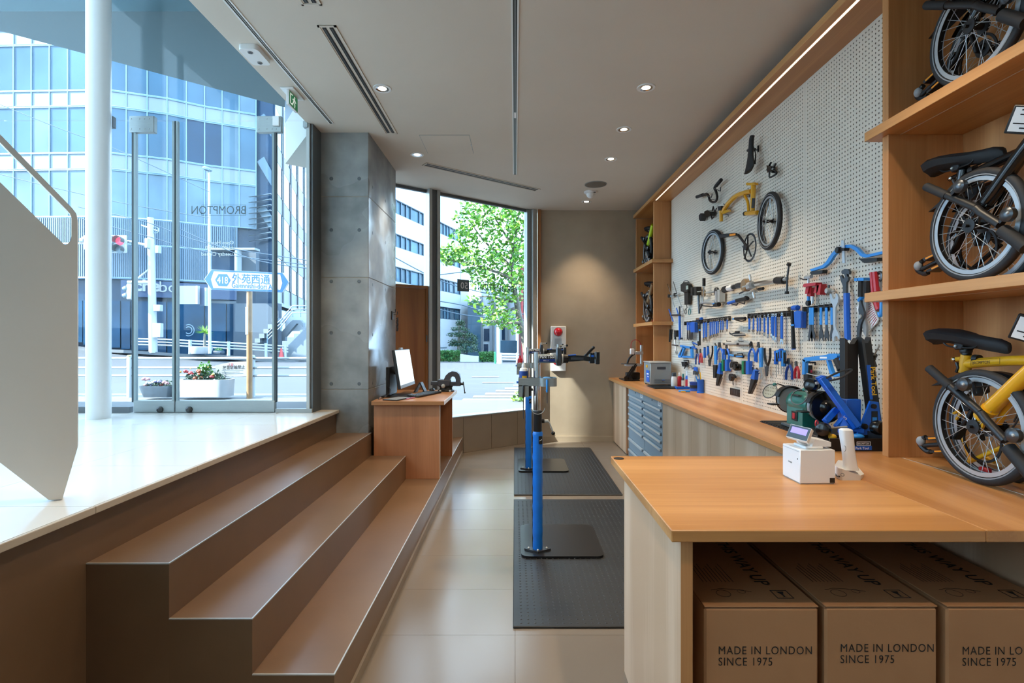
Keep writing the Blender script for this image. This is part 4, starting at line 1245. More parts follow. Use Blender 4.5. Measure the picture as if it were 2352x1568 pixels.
# fire alarm box on the far wall
fa = thing('fire_alarm_box', 'white fire alarm box with a red lamp on the far wall', 'fire alarm', tuple(P(1282, 800, YW)))
a, b = P(1264.5, 852, YW), P(1299.5, 749, YW)
MB().box(a.x, b.x, YW - .05, YW, a.z, b.z, .008).build('box', 'white_plastic', fa)
c = P(1282, 762, YW - .05)
MB().lathe([(.060, 0), (.058, .012), (.044, .038), (.022, .05), (0, .054)], (c.x, YW - .05, c.z), (0, -1, 0), 26).build('lamp', 'red_bright', fa)
MB().ring((c.x, YW - .053, c.z), (0, 1, 0), .056, .064, .008).build('lamp_ring', 'grey_plastic', fa)
for k in range(9):
    MB().box(c.x - .05, c.x + .05, YW - .0515, YW - .0495, c.z - .10 - k * .012, c.z - .095 - k * .012).build('grille_slot', 'grey_plastic', fa, smooth=False)
c2 = P(1277, 830, YW)
MB().lathe([(.045, 0), (.042, .01), (.030, .012), (0, .008)], (c2.x, YW - .05, c2.z), (0, -1, 0), 22).build('push_button', 'red', fa)
# ------------------------------------------------------------------ tools on the pegboard (traced on the board's own plane, each with its own depth)
zA = lambda x, y: (1520 + x / 4.1263, 280 + y / 4.1263)
zB = lambda x, y: (1520 + x / 4.9, 600 + y / 4.9)
zC = lambda x, y: (1780 + x / 5.6, 540 + y / 5.6)
zD = lambda x, y: (1740 + x / 5.226, 760 + y / 5.226)
def tool(z, name, label, cat, parts, group='workshop tools hung on the pegboard'):
    t = None
    for pt in parts:
        kind, nm, mm = pt[0], pt[1], pt[2]
        m = MB()
        if kind == 'bar':
            pts, r, off = pt[3], pt[4], pt[5]
            w = [PX(*z(*q), XPEG - off) for q in pts]
            if len(pt) > 6 and pt[6]: w = arc(w, pt[6])
            m.tube(w, r if not isinstance(r, tuple) else [r[0] + (r[1] - r[0]) * i / (len(w) - 1) for i in range(len(w))], 8)
        elif kind == 'plate':
            pts, off, th = pt[3], pt[4], pt[5]
            m.prism([PX(*z(*q), XPEG - off) for q in pts], (-th, 0, 0))
        elif kind == 'disc':
            c, r, off, th = pt[3], pt[4], pt[5], pt[6]
            m.lathe([(r * .9, 0), (r, th * .2), (r, th * .8), (r * .9, th)], PX(*z(*c), XPEG - off), (-1, 0, 0), 20)
        elif kind == 'ring':
            c, r0, r1, off, th = pt[3], pt[4], pt[5], pt[6], pt[7]
            m.ring(PX(*z(*c), XPEG - off), (1, 0, 0), r0, r1, th, 22)
        elif kind == 'peg':
            c = PX(*z(*pt[3]), XPEG)
            L = pt[4]
            m.tube([(XPEG + .004, c.y, c.z), (XPEG - L, c.y, c.z), (XPEG - L, c.y, c.z + .01)], .0028, 6)
        if t is None:
            cc = m.v[0]
            t = thing(name, label, cat, tuple(cc), group=group)
        m.build(nm, mm, t, smooth=40)
    return t
def rect(x0, y0, x1, y1): return [(x0, y0), (x1, y0), (x1, y1), (x0, y1)]

# --- exploded bicycle parts shown high on the board
def wheel_parts(t, c, R, rt, sp, hubL=.09, gear=False, ax=(1, 0, 0), world=True):
    c = Vector(c); d, u, w = basis(ax)
    MB().torus(c, ax, R - rt, rt, 56, 10).build('tyre', 'rubber_tyre', t)
    MB().lathe([(R - rt * 2.0, -.010), (R - rt * 1.55, -.0105), (R - rt * 1.55, .0105), (R - rt * 2.0, .010), (R - rt * 2.7, .007), (R - rt * 2.7, -.007), (R - rt * 2.0, -.010)], c, ax, 56, caps=False).build('rim', 'rim_grey', t)
    for s in (-1, 1):
        MB().ring(c + d * (s * .0112), ax, R - rt * 2.75, R - rt * 2.0, .0016, 56).build('brake_track', 'alu', t)
        MB().ring(c + d * (s * .0165), ax, R - rt * 1.32, R - rt * 1.12, .0012, 56).build('reflective_band', 'alu', t)
    m = MB()
    for k in range(sp):
        a = 2 * math.pi * k / sp; b = a + (.35 if (k // 2) % 2 else -.35)
        s = 1 if k % 2 else -1
        p0 = c + (u * math.cos(b) + w * math.sin(b)) * .022 + d * (s * hubL * .3)
        p1 = c + (u * math.cos(a) + w * math.sin(a)) * (R - rt * 2.6)
        m.tube([p0, p1], .0011, 4, caps=False)
    m.build('spokes', 'alu', t, kind='stuff')
    MB().lathe([(.006, -hubL * .62), (.006, -hubL * .42), (.022, -hubL * .40), (.024, -hubL * .34), (.012, -hubL * .30), (.012, hubL * .30), (.024, hubL * .34), (.022, hubL * .40), (.006, hubL * .42), (.006, hubL * .62)], c, ax, 18).build('hub', 'black', t)
    if gear:
        g = MB().ring(c + d * (-hubL * .45), ax, .030, .036, .004, 22)
        for q in range(4):
            a = q * math.pi / 2
            g.beam(c + d * (-hubL * .45) + (u * math.cos(a) + w * math.sin(a)) * .012, c + d * (-hubL * .45) + (u * math.cos(a) + w * math.sin(a)) * .032, .005, .003, ax)
        g.build('sprocket', 'steel', t)
mat('alu', '#c3cbd0', 0.3, metal=0.6)
mat('rim_grey', '#3a3f45', 0.35, metal=0.4)
for lab, px, py, hpx, gear, yaw in (('small bicycle wheel hung lower left of the yellow frame', 1636.5, 579, 103.5, False, 0.10), ('small bicycle wheel with a sprocket hung right of the yellow frame', 1767, 508, 133, True, -0.10)):
    Y = F * .42 / hpx; X = (px - CX) * Y / F
    X = min(X, XPEG - .045)
    Y = F * X / (px - CX)
    c = Vector((X, Y, H - (py - CY) * Y / F))
    t = thing('bicycle_wheelset', lab, 'wheel', tuple(c), group='bicycle parts displayed on the pegboard')
    wheel_parts(t, c, .208, .0165, 28, .075, gear, (math.cos(yaw), math.sin(yaw), 0))
    MB().cyl((X + .03, Y, c.z), (XPEG + .004, Y, c.z), .005, n=8).build('wall_peg', 'black', t)
G1 = 'bicycle parts displayed on the pegboard'
tool(zA, 'bicycle_frameset', 'yellow curved bicycle main frame hung on the pegboard', 'bicycle frame', [
    ('bar', 'main_tube', 'yellow', [(585, 850), (600, 815), (650, 750), (710, 700), (780, 672), (850, 655)], .0195, .05, 5),
    ('bar', 'head_tube', 'yellow', [(563, 835), (563, 942)], .017, .05),
    ('bar', 'seat_tube', 'yellow', [(868, 578), (866, 700), (858, 845)], .0185, .05),
    ('bar', 'strut', 'yellow', [(785, 695), (815, 760), (822, 845)], .011, .05, 4),
    ('bar', 'bottom_bracket', 'yellow', [(800, 868), (905, 858)], .017, .05),
    ('bar', 'bracket_shell', 'black', [(786, 868), (798, 868)], .018, .05),
    ('plate', 'hinge', 'black', [(560, 800), (592, 795), (598, 835), (568, 842)], .04, .03),
    ('plate', 'hinge_plate', 'yellow', [(575, 850), (650, 828), (660, 848), (600, 872)], .04, .02),
    ('plate', 'seat_clamp', 'yellow', [(835, 576), (912, 576), (918, 598), (890, 602), (835, 600)], .035, .03),
    ('plate', 'warning_label', 'black', [(856, 722), (886, 722), (880, 815), (850, 815)], .0685, .0015),
    ('bar', 'support_bracket', 'black', [(765, 690), (830, 690), (830, 712), (770, 700)], .003, .03),
    ('bar', 'lower_bracket', 'black', [(570, 880), (630, 878), (630, 898)], .003, .03),
    ('peg', 'wall_peg', 'black', (868, 640), .04), ('peg', 'wall_peg', 'black', (630, 780), .04)], G1)
def saddle_mesh(pts, nm, m, parent, wn, ww, up, side):
    "loft: pts list of (centre top point, half width, depth)"
    b = MB(); n = 10; vs = []
    for (p, hw, dp) in pts:
        p = Vector(p)
        for k in range(n):
            a = 2 * math.pi * k / n
            vs.append(p + side * (hw * math.cos(a)) + up * (dp * (math.sin(a) * (.35 if math.sin(a) > 0 else .8))))
    m_ = len(pts)
    fs = [(i * n + k, i * n + (k + 1) % n, (i + 1) * n + (k + 1) % n, (i + 1) * n + k) for i in range(m_ - 1) for k in range(n)]
    fs += [tuple(range(n))[::-1], tuple(range((m_ - 1) * n, m_ * n))]
    b.add(vs, fs)
    return b.build(nm, m, parent)
t = thing('bicycle_saddle', 'black bicycle saddle hung nose up on the pegboard', 'saddle', tuple(PX(1718, 355, XPEG)), group=G1)
sd = []
for (x, y, hw) in ((850, 130, .012), (842, 165, .02), (838, 250, .024), (836, 320, .034), (834, 390, .058), (826, 440, .068), (815, 470, .06), (800, 484, .03)):
    p = PX(*zA(x, y), XPEG - .09); sd.append((p, hw, .03))
saddle_mesh(sd, 'cover', 'black_soft', t, 0, 0, Vector((-1, 0, 0)), Vector((0, 1, 0)))
MB().tube([PX(*zA(q[0], q[1]), XPEG - .05) for q in ((846, 200), (875, 250), (888, 300), (880, 400))], .0035, 6).build('rail', 'black', t)
MB().tube([PX(*zA(q[0], q[1]), XPEG - .04) for q in ((852, 200), (882, 260), (893, 310), (886, 400))], .0035, 6).build('rail', 'black', t)
MB().box(XPEG - .06, XPEG, PX(*zA(885, 262), XPEG).y - .02, PX(*zA(885, 262), XPEG).y + .02, PX(*zA(885, 275), XPEG).z, PX(*zA(885, 255), XPEG).z, .003).build('clamp', 'black', t)
MB().beam(PX(*zA(880, 265), XPEG - .02), PX(*zA(915, 265), XPEG - .02), .008, .01).build('bracket', 'black', t)
MB().beam(PX(*zA(912, 225), XPEG - .01), PX(*zA(912, 285), XPEG - .01), .008, .012, (0, 1, 0)).build('bracket_plate', 'black', t)
tool(zA, 'brake_caliper', 'black brake caliper hung right of the saddle', 'brake caliper', [
    ('bar', 'upper_arm', 'black', [(1035, 385), (1010, 430), (1000, 455), (1030, 470), (1085, 480)], .007, .03, 4),
    ('bar', 'lower_arm', 'black', [(1080, 395), (1060, 440), (1090, 480), (1060, 510), (1025, 525)], .007, .045, 4),
    ('plate', 'body', 'black_gloss', [(1030, 410), (1075, 420), (1080, 470), (1040, 480)], .02, .03),
    ('bar', 'brake_pad', 'gun_metal', [(1020, 470), (1018, 520)], .006, .05),
    ('disc', 'bolt', 'steel', (1055, 445), .007, .05, .008), ('peg', 'wall_peg', 'black', (1055, 445), .03)], G1)
tool(zA, 'handlebar', 'black U-shaped handlebar hung left of the yellow frame', 'handlebar', [
    ('bar', 'bar', 'black', [(390, 692), (425, 682), (445, 705), (455, 740), (480, 758), (510, 752), (525, 715), (515, 660), (500, 625), (520, 590)], .0115, .05, 5),
    ('bar', 'grip', 'black_soft', [(333, 710), (392, 690)], .0165, .05), ('bar', 'grip', 'black_soft', [(515, 605), (563, 548)], .0165, .06),
    ('bar', 'brake_lever', 'gun_metal', [(500, 630), (540, 650), (556, 655), (558, 618)], .004, .07), ('bar', 'brake_lever', 'gun_metal', [(415, 690), (470, 715), (478, 680)], .004, .07),
    ('peg', 'wall_peg', 'black', (500, 735), .05), ('peg', 'wall_peg', 'black', (420, 700), .05)], G1)
tool(zA, 'front_carrier_block', 'black plastic carrier block hung under the handlebar', 'bracket', [
    ('plate', 'flange', 'black', [(398, 885), (415, 865), (428, 900), (412, 938), (400, 925)], .02, .05),
    ('bar', 'spigot', 'black', [(415, 885), (455, 872)], .012, .04),
    ('plate', 'block', 'black_gloss', [(450, 850), (480, 835), (512, 850), (510, 890), (480, 905), (455, 890)], .015, .05),
    ('bar', 'clip', 'black', [(478, 842), (488, 802), (500, 850)], .006, .05), ('bar', 'clip', 'black', [(505, 850), (518, 815)], .005, .03),
    ('bar', 'lower_clip', 'black', [(470, 895), (475, 918), (495, 900)], .006, .05), ('peg', 'wall_peg', 'black', (485, 870), .03)], G1)
t = tool(zA, 'crankset', 'black crank and chainring with an orange-trimmed pedal on the board', 'crankset', [
    ('ring', 'chainring', 'black', (833, 1190), .098, .108, .04, .004), ('ring', 'chain_guard', 'gun_metal', (833, 1190), .108, .114, .046, .003),
    ('disc', 'spider_hub', 'black', (815, 1190), .022, .045, .02),
    ('bar', 'crank_arm', 'black', [(815, 1190), (770, 1130), (725, 1070)], .010, .065),
    ('plate', 'pedal_body', 'black', [(597, 1066), (715, 1052), (722, 1078), (602, 1098)], .06, .05),
    ('plate', 'pedal_reflector', 'orange', [(645, 1062), (700, 1056), (700, 1074), (645, 1082)], .11, .003),
    ('peg', 'wall_peg', 'black', (815, 1190), .04)], G1)
for q in range(5):
    a = q * 2 * math.pi / 5 + .3
    c = PX(*zA(815, 1190), XPEG - .048)
    MB().beam(c, c + Vector((0, math.cos(a) * .1, math.sin(a) * .1)), .004, .012, (1, 0, 0)).build('spider_arm', 'gun_metal', t)
m = MB(); c = PX(*zA(833, 1190), XPEG - .04)
for q in range(50):
    a = q * 2 * math.pi / 50
    m.box(-.002, .002, -.0025, .0025, .1075, .112, 0, Matrix.Translation(c) @ Matrix.Rotation(a, 4, 'X'))
m.build('teeth', 'gun_metal', t, kind='stuff')

# --- first row of large tools
tool(zB, 'alignment_gauge', 'pair of silver dropout alignment rods at the left board edge', 'alignment tool', [
    ('bar', 'rod', 'chrome', [(62, 255), (108, 385)], .006, .05), ('bar', 'rod', 'steel', [(105, 390), (143, 515)], .005, .05),
    ('bar', 'rod', 'chrome', [(132, 230), (170, 360)], .006, .03), ('bar', 'rod', 'steel', [(170, 370), (222, 515)], .006, .03),
    ('disc', 'clamp', 'gun_metal', (98, 390), .02, .04, .03), ('disc', 'clamp', 'gun_metal', (165, 375), .022, .03, .03),
    ('bar', 'cross_bar', 'steel', [(85, 395), (205, 365)], .007, .045)])
tool(zB, 'digital_gauge', 'black digital gauge with a long handle and coiled cable', 'gauge', [
    ('plate', 'head', 'black', [(262, 262), (300, 232), (338, 258), (345, 340), (300, 352), (265, 335)], .015, .05),
    ('plate', 'display', 'gauge_screen' if 'gauge_screen' in MATS else mat('gauge_screen', '#9fb3ae', .3), [(272, 275), (298, 270), (298, 312), (272, 318)], .066, .001),
    ('plate', 'handle', 'black', [(283, 345), (328, 345), (325, 485), (286, 490)], .02, .03),
    ('bar', 'cable', 'black', [(262, 300), (238, 270), (250, 225), (285, 218), (310, 235)], .0035, .04, 5)])
tool(zB, 'cable_ring', 'coiled green and black cable loops under the gauge', 'cable', [
    ('ring', 'black_loop', 'black', (270, 565), .026, .030, .03, .006), ('ring', 'green_loop', 'teal' if 'teal' in MATS else mat('teal', '#1d7f86', .4), (312, 568), .030, .035, .025, .006),
    ('bar', 'lead', 'black', [(280, 490), (285, 520), (270, 535)], .004, .03)])
tool(zB, 'crown_race_tool', 'long black bar tool with twin blocks on the board', 'bar tool', [
    ('bar', 'shaft', 'gun_metal', [(415, 380), (422, 588)], .011, .035), ('plate', 'block', 'black', rect(378, 292, 402, 385), .02, .05), ('plate', 'block', 'black', rect(412, 285, 446, 380), .02, .05), ('bar', 'cross_pin', 'steel', [(380, 345), (446, 338)], .006, .06)])
tool(zB, 'facing_tool', 'silver cutter shaft with a black handle and two discs', 'cutter', [
    ('bar', 'grip', 'black_soft', [(475, 190), (475, 280)], .016, .06), ('bar', 'shaft', 'chrome', [(475, 280), (470, 400), (460, 470)], .006, .06),
    ('disc', 'cutter_disc', 'bronze', (485, 358), .036, .04, .02), ('disc', 'end_disc', 'gun_metal', (632, 338), .038, .04, .025),
    ('bar', 'spindle', 'steel', [(500, 352), (632, 335)], .010, .055), ('peg', 'wall_peg', 'black', (520, 390), .06), ('peg', 'wall_peg', 'black', (632, 378), .06)])
tool(zB, 'bearing_press_block', 'upright silver press block on the board', 'press block', [
    ('plate', 'left_cheek', 'alu', rect(660, 335, 680, 460), .02, .05), ('plate', 'right_cheek', 'steel', rect(688, 320, 714, 455), .02, .05), ('plate', 'bridge', 'alu', rect(672, 340, 700, 360), .02, .045)])
tool(zB, 'headset_press', 'long silver headset press with a T handle across the board', 'press', [
    ('bar', 'end_knob', 'black', [(705, 318), (750, 305)], .030, .06), ('bar', 'collar', 'white_plastic', [(748, 305), (805, 290)], .026, .06), ('bar', 'thread', 'black', [(805, 292), (850, 278)], .020, .06),
    ('bar', 'cutter_head', 'gun_metal', [(850, 275), (950, 258)], .024, .06), ('disc', 'cone', 'bronze', (985, 268), .050, .05, .05), ('bar', 'cone_body', 'alu', [(945, 290), (1020, 265)], .032, .07),
    ('bar', 'fin', 'alu', [(1000, 220), (990, 150)], .009, .06), ('bar', 'fin', 'alu', [(1030, 350), (1045, 415)], .010, .06), ('bar', 'fin', 'gun_metal', [(950, 325), (875, 362)], .007, .06),
    ('bar', 'tube', 'chrome', [(1010, 265), (1290, 215)], .021, .06), ('bar', 'black_sleeve', 'black', [(1290, 215), (1380, 215)], .026, .06), ('bar', 'tip', 'steel', [(1375, 205), (1410, 195)], .014, .06),
    ('bar', 't_handle', 'gun_metal', [(1432, 35), (1412, 190), (1408, 350)], .0065, .06), ('bar', 'handle_ball', 'black', [(1436, 18), (1428, 48)], .014, .06), ('bar', 'handle_ball', 'black', [(1408, 338), (1408, 368)], .014, .06),
    ('bar', 'rest', 'black', [(1090, 315), (1140, 305)], .012, .03), ('peg', 'wall_peg', 'black', (815, 330), .07)])
tool(zB, 'reamer', 'silver reamer with a curved grip under the press block', 'reamer', [
    ('bar', 'body', 'alu', [(440, 470), (500, 462), (600, 475)], .014, .05, 4), ('bar', 'grip', 'gun_metal', [(430, 535), (450, 490)], .012, .05), ('bar', 'blade', 'steel', [(590, 450), (655, 420)], .006, .05), ('bar', 'blade', 'steel', [(600, 440), (655, 408)], .005, .06),
    ('bar', 'cap', 'black', [(600, 490), (645, 485)], .020, .05), ('bar', 'lower_rail', 'gun_metal', [(470, 500), (560, 510), (620, 498)], .007, .05), ('plate', 'blue_band', 'blue_light', rect(578, 470, 600, 492), .06, .006)])
tool(zB, 'torque_wrench', 'blue and black torque wrench lying on hooks', 'wrench', [
    ('bar', 'head', 'chrome', [(722, 480), (755, 470)], .008, .05), ('bar', 'blue_body', 'blue', [(750, 470), (850, 442)], .013, .05), ('bar', 'grip', 'black', [(845, 442), (965, 416)], .016, .05), ('disc', 'end_cap', 'black_gloss', (963, 416), .02, .04, .02),
    ('bar', 'hook', 'black', [(770, 475), (840, 495), (860, 470)], .004, .03), ('bar', 'hook', 'black', [(870, 460), (930, 480), (935, 450)], .004, .03)])
tool(zB, 'blue_alignment_rods', 'pair of short blue rods left of the wrench row', 'alignment tool', [
    ('bar', 'rod', 'blue', [(80, 540), (128, 675)], .007, .05), ('bar', 'rod', 'blue', [(165, 525), (190, 610)], .007, .04), ('bar', 'cross_bar', 'gun_metal', [(95, 605), (210, 605)], .010, .045)])
tool(zB, 'pedal_bar', 'thick upright blue bar left of the wrench row', 'bar tool', [
    ('bar', 'bar', 'blue', [(200, 600), (206, 880)], .014, .04), ('bar', 'neck', 'gun_metal', [(200, 505), (200, 600)], .011, .04), ('bar', 'foot', 'gun_metal', [(196, 868), (228, 868)], .010, .04)])
tool(zB, 'thin_rods', 'two thin grey rods hanging left of the wrench row', 'rods', [
    ('bar', 'rod', 'steel', [(236, 620), (232, 885)], .003, .03), ('bar', 'rod', 'steel', [(250, 620), (248, 885)], .003, .03)])

# --- hook rails
def rail(z, x0, y0, x1, y1, n, label):
    t = thing('hook_rail', label, 'hook rail', tuple(PX(*z(x0, y0), XPEG)))
    MB().tube([PX(*z(x0, y0), XPEG - .022), PX(*z(x1, y1), XPEG - .022)], .004, 6).build('rod', 'gun_metal', t)
    a, b = PX(*z(x0, y0), XPEG), PX(*z(x1, y1), XPEG)
    for i in range(n):
        p = a + (b - a) * (i / (n - 1))
        MB().box(XPEG - .026, XPEG, p.y - .009, p.y + .009, p.z - .028, p.z + .012, .002).build('hook_block', 'black', t)
rail(zB, 275, 690, 440, 672, 6, 'short black hook rail holding the dark cone wrenches')
rail(zB, 470, 668, 775, 632, 13, 'long black hook rail holding the left row of blue wrenches')
rail(zB, 1005, 605, 1445, 575, 12, 'long black hook rail holding the right row of blue wrenches')
rail(zC, 410, 945, 760, 905, 6, 'black hook rail holding the blue-topped cone wrenches')
G2 = 'blue wrenches hung in rows'
def wrench(z, x, y0, y1, w, label, hm='blue', em='chrome'):
    h = w / 2; L = y1 - y0; sl = .004 * L
    return tool(z, 'combination_wrench', label, 'wrench', [
        ('plate', 'handle', hm, [(x - h, y0 + L * .1), (x + h, y0 + L * .1), (x + h + sl, y1 - L * .18), (x - h + sl, y1 - L * .18)], .028, .006),
        ('ring', 'ring_end', em, (x, y0 + L * .045), .006, .0115, .03, .007),
        ('plate', 'open_end', em, [(x - h * .8, y1 - L * .2), (x + h * .8, y1 - L * .2), (x + h * 1.7, y1 - L * .08), (x + h * 1.3, y1), (x + h * .5, y1 - L * .01), (x + h * .45, y1 - L * .08), (x - h * .45, y1 - L * .08), (x - h * .5, y1), (x - h * 1.4, y1 - L * .01), (x - h * 1.6, y1 - L * .08)], .028, .006)], G2)
for i, (x, y0, y1, w) in enumerate(((475, 665, 905, 12), (502, 665, 895, 16), (550, 660, 875, 10), (570, 660, 865, 9), (592, 655, 855, 10), (617, 655, 850, 11), (637, 650, 840, 9), (668, 650, 800, 8), (693, 650, 800, 7), (740, 640, 790, 9))):
    wrench(zB, x, y0, y1, w, 'blue wrench in the left wrench row, ' + ORD[i] + ' from the hammer')
for i, (x, y0, y1, w) in enumerate(((990, 625, 798, 14), (1037, 620, 800, 9), (1083, 615, 825, 12), (1110, 612, 825, 10), (1160, 610, 840, 12), (1200, 600, 865, 13), (1243, 595, 860, 13), (1260, 592, 890, 14), (1288, 590, 910, 15), (1355, 580, 935, 24))):
    wrench(zB, x, y0, y1, w, 'blue wrench in the right wrench row, ' + ORD[i] + ' from the left')
for i, x in enumerate((292, 312, 330, 347)):
    tool(zB, 'cone_wrench', 'thin dark cone wrench with blue grip left of the hammer, ' + ORD[i] + ' of four', 'wrench', [
        ('plate', 'grip', 'blue', rect(x - 6, 688, x + 6, 775), .026 + .002 * i, .004), ('plate', 'blade', 'gun_metal', [(x - 5, 775), (x + 5, 775), (x + 8, 860), (x + 8, 888), (x + 3, 875), (x - 3, 875), (x - 8, 888), (x - 8, 860)], .027 + .002 * i, .003)], G2)
for i, x in enumerate((460, 490, 597, 667, 737)):
    tool(zC, 'cone_wrench', 'blue-topped dark cone wrench near the silver spanner, ' + ORD[i] + ' from the left', 'wrench', [
        ('plate', 'grip', 'blue_light', rect(x - 14, 930, x + 14, 1150), .028, .005),
        ('plate', 'blade', 'gun_metal', [(x - 10, 1150), (x + 12, 1150), (x + 16, 1210), (x + 34, 1290), (x + 28, 1365), (x + 14, 1330), (x + 2, 1312), (x - 8, 1330), (x - 18, 1365), (x - 26, 1290), (x - 12, 1210)], .028, .004)], G2)
for z, pts in ((zB, (352, 680, 405, 798)),):
    tool(z, 'tool_holder', 'blue block holder left of the black hammer', 'holder', [('plate', 'block', 'blue', [(355, 690), (380, 680), (405, 690), (405, 798), (362, 798)], .012, .035), ('plate', 'front_rib', 'blue_dark', rect(372, 690, 378, 795), .047, .004)])
tool(zC, 'tool_holder', 'blue block holder right of the blue-headed hammer', 'holder', [('plate', 'block', 'blue', [(310, 985), (360, 968), (405, 985), (400, 1192), (320, 1190)], .012, .035), ('plate', 'front_rib', 'blue_dark', rect(350, 980, 360, 1185), .047, .004)])
tool(zB, 'hammer', 'slim hammer with a black handle in the left wrench row', 'hammer', [
    ('bar', 'handle', 'black_soft', [(428, 680), (428, 945)], (.008, .011), .04), ('plate', 'blue_band', 'blue_light', rect(418, 765, 438, 782), .05, .003), ('bar', 'head', 'chrome', [(395, 650), (440, 645)], .013, .04), ('bar', 'face', 'blue', [(440, 645), (452, 644)], .014, .04)])
tool(zC, 'hammer', 'hammer with a blue face and black handle beside the right wrench row', 'hammer', [
    ('bar', 'handle', 'black_soft', [(222, 975), (240, 1460)], (.010, .014), .04), ('plate', 'blue_band', 'blue_light', rect(208, 1145, 246, 1168), .053, .002), ('bar', 'head', 'chrome', [(185, 945), (235, 938)], .015, .04), ('bar', 'face', 'blue', [(235, 935), (295, 932)], .017, .04), ('bar', 'end_cap', 'blue', [(240, 1452), (241, 1470)], .013, .04)])
tool(zB, 'torx_driver', 'small blue-tipped driver between the wrench rows', 'driver', [
    ('bar', 'shaft', 'chrome', [(788, 648), (830, 645)], .005, .05), ('bar', 'handle', 'black', [(825, 645), (940, 640)], .012, .05), ('plate', 'blue_tip', 'blue_light', rect(800, 640, 822, 655), .05, .006), ('bar', 'hook', 'black', [(835, 660), (900, 675), (945, 660)], .005, .03)])
tool(zB, 'multi_tool', 'folded silver multi tool in the middle of the board', 'multi tool', [
    ('bar', 'jaw', 'gun_metal', [(762, 805), (800, 830)], .006, .04), ('plate', 'body', 'gun_metal', [(790, 820), (840, 800), (940, 815), (945, 838), (850, 845)], .03, .02), ('bar', 'edge', 'steel', [(800, 825), (935, 822)], .004, .055), ('bar', 'clip', 'black', [(830, 795), (870, 795)], .008, .03)])
tool(zB, 'spoke_ruler', 'black and silver rod on hooks below the multi tool', 'rod', [
    ('bar', 'rod', 'black', [(698, 930), (1010, 935)], .009, .04), ('bar', 'sleeve', 'alu', [(720, 928), (850, 928)], .010, .042), ('bar', 'sleeve', 'alu', [(880, 930), (990, 932)], .010, .042), ('peg', 'wall_peg', 'black', (780, 900), .04), ('peg', 'wall_peg', 'black', (920, 900), .04), ('bar', 'stop', 'black', [(1005, 900), (1005, 950)], .008, .04)])
tool(zB, 'cable_tensioner', 'small blue puller lying below the black and silver rod', 'puller', [
    ('bar', 'blue_end', 'blue_light', [(768, 1055), (830, 1065)], .009, .04), ('bar', 'body', 'black', [(825, 1060), (915, 1075)], .012, .04), ('bar', 'blue_bar', 'blue_light', [(840, 1070), (905, 1070)], .006, .055), ('bar', 'clip', 'black', [(850, 1040), (905, 1035), (912, 1090)], .005, .03)])
# --- lower rows
tool(zB, 'marker_pen', 'yellow marker pen at the lower left board edge', 'pen', [('bar', 'barrel', 'yellow_plain', [(66, 775), (56, 885)], .009, .03), ('bar', 'tip', 'white_plastic', [(56, 885), (53, 915)], .007, .03)])
tool(zB, 'snap_knife', 'black knives hanging beside the yellow pen', 'knife', [('bar', 'body', 'black', [(95, 765), (88, 905)], .011, .03), ('bar', 'body', 'black_gloss', [(115, 765), (108, 880)], .009, .03)])
tool(zB, 'ratchet', 'black and silver ratchet hanging left of the blue hacksaw', 'ratchet', [
    ('bar', 'grip', 'black', [(148, 785), (152, 880)], .013, .04), ('bar', 'shaft', 'chrome', [(152, 880), (160, 1000)], .008, .04), ('ring', 'head', 'steel', (166, 1024), .012, .023, .04, .016), ('plate', 'block', 'black', rect(165, 775, 192, 850), .02, .03), ('bar', 'cross_piece', 'gun_metal', [(118, 940), (182, 948)], .007, .05)])
tool(zB, 'hacksaw', 'small light-blue hacksaw at the lower left of the board', 'saw', [
    ('plate', 'frame_top', 'blue_light', [(222, 940), (352, 962), (355, 985), (225, 965)], .03, .018), ('plate', 'frame_end', 'blue_light', [(335, 965), (358, 965), (362, 1090), (345, 1092)], .03, .018), ('plate', 'handle_bridge', 'blue_light', [(250, 960), (278, 965), (235, 1078), (205, 1085), (200, 1060)], .03, .018),
    ('bar', 'grip', 'black_soft', [(240, 980), (212, 1055)], .014, .04), ('bar', 'blade', 'steel', [(225, 1072), (350, 1082)], .003, .04), ('plate', 'lower_bar', 'blue_light', [(225, 1060), (350, 1068), (350, 1088), (215, 1082)], .035, .008)])
tool(zB, 'cable_cutter', 'small blue and silver cutter above the hacksaw end', 'cutter', [('bar', 'blade', 'chrome', [(345, 905), (370, 960)], .010, .04), ('bar', 'handle', 'blue', [(345, 960), (390, 985)], .009, .04), ('bar', 'handle', 'blue', [(352, 915), (395, 935)], .007, .04), ('bar', 'pivot_arm', 'black', [(408, 900), (412, 950)], .008, .03)])
tool(zB, 'hex_key_ring', 'black hex key set folded under the hacksaw', 'hex keys', [('bar', 'key', 'black', [(250, 1120), (300, 1115), (305, 1150)], .006, .03), ('bar', 'key', 'black', [(245, 1150), (280, 1160), (255, 1205)], .006, .04), ('bar', 'key', 'black_gloss', [(265, 1140), (295, 1180), (300, 1210)], .006, .05), ('plate', 'holder', 'black', [(250, 1130), (290, 1130), (290, 1185), (258, 1180)], .015, .03)])
tool(zB, 'tape_roll', 'small clear tape roll right of the hex keys', 'tape roll', [('ring', 'roll', 'alu', (345, 1190), .014, .026, .03, .02), ('plate', 'holder', 'gun_metal', rect(372, 1230, 408, 1275), .015, .02)])
tool(zB, 'caliper', 'blue and silver caliper hanging above the small bottles', 'caliper', [('plate', 'body', 'blue', rect(374, 1190, 406, 1240), .02, .014), ('bar', 'beam', 'steel', [(378, 1240), (372, 1350)], .006, .03)])
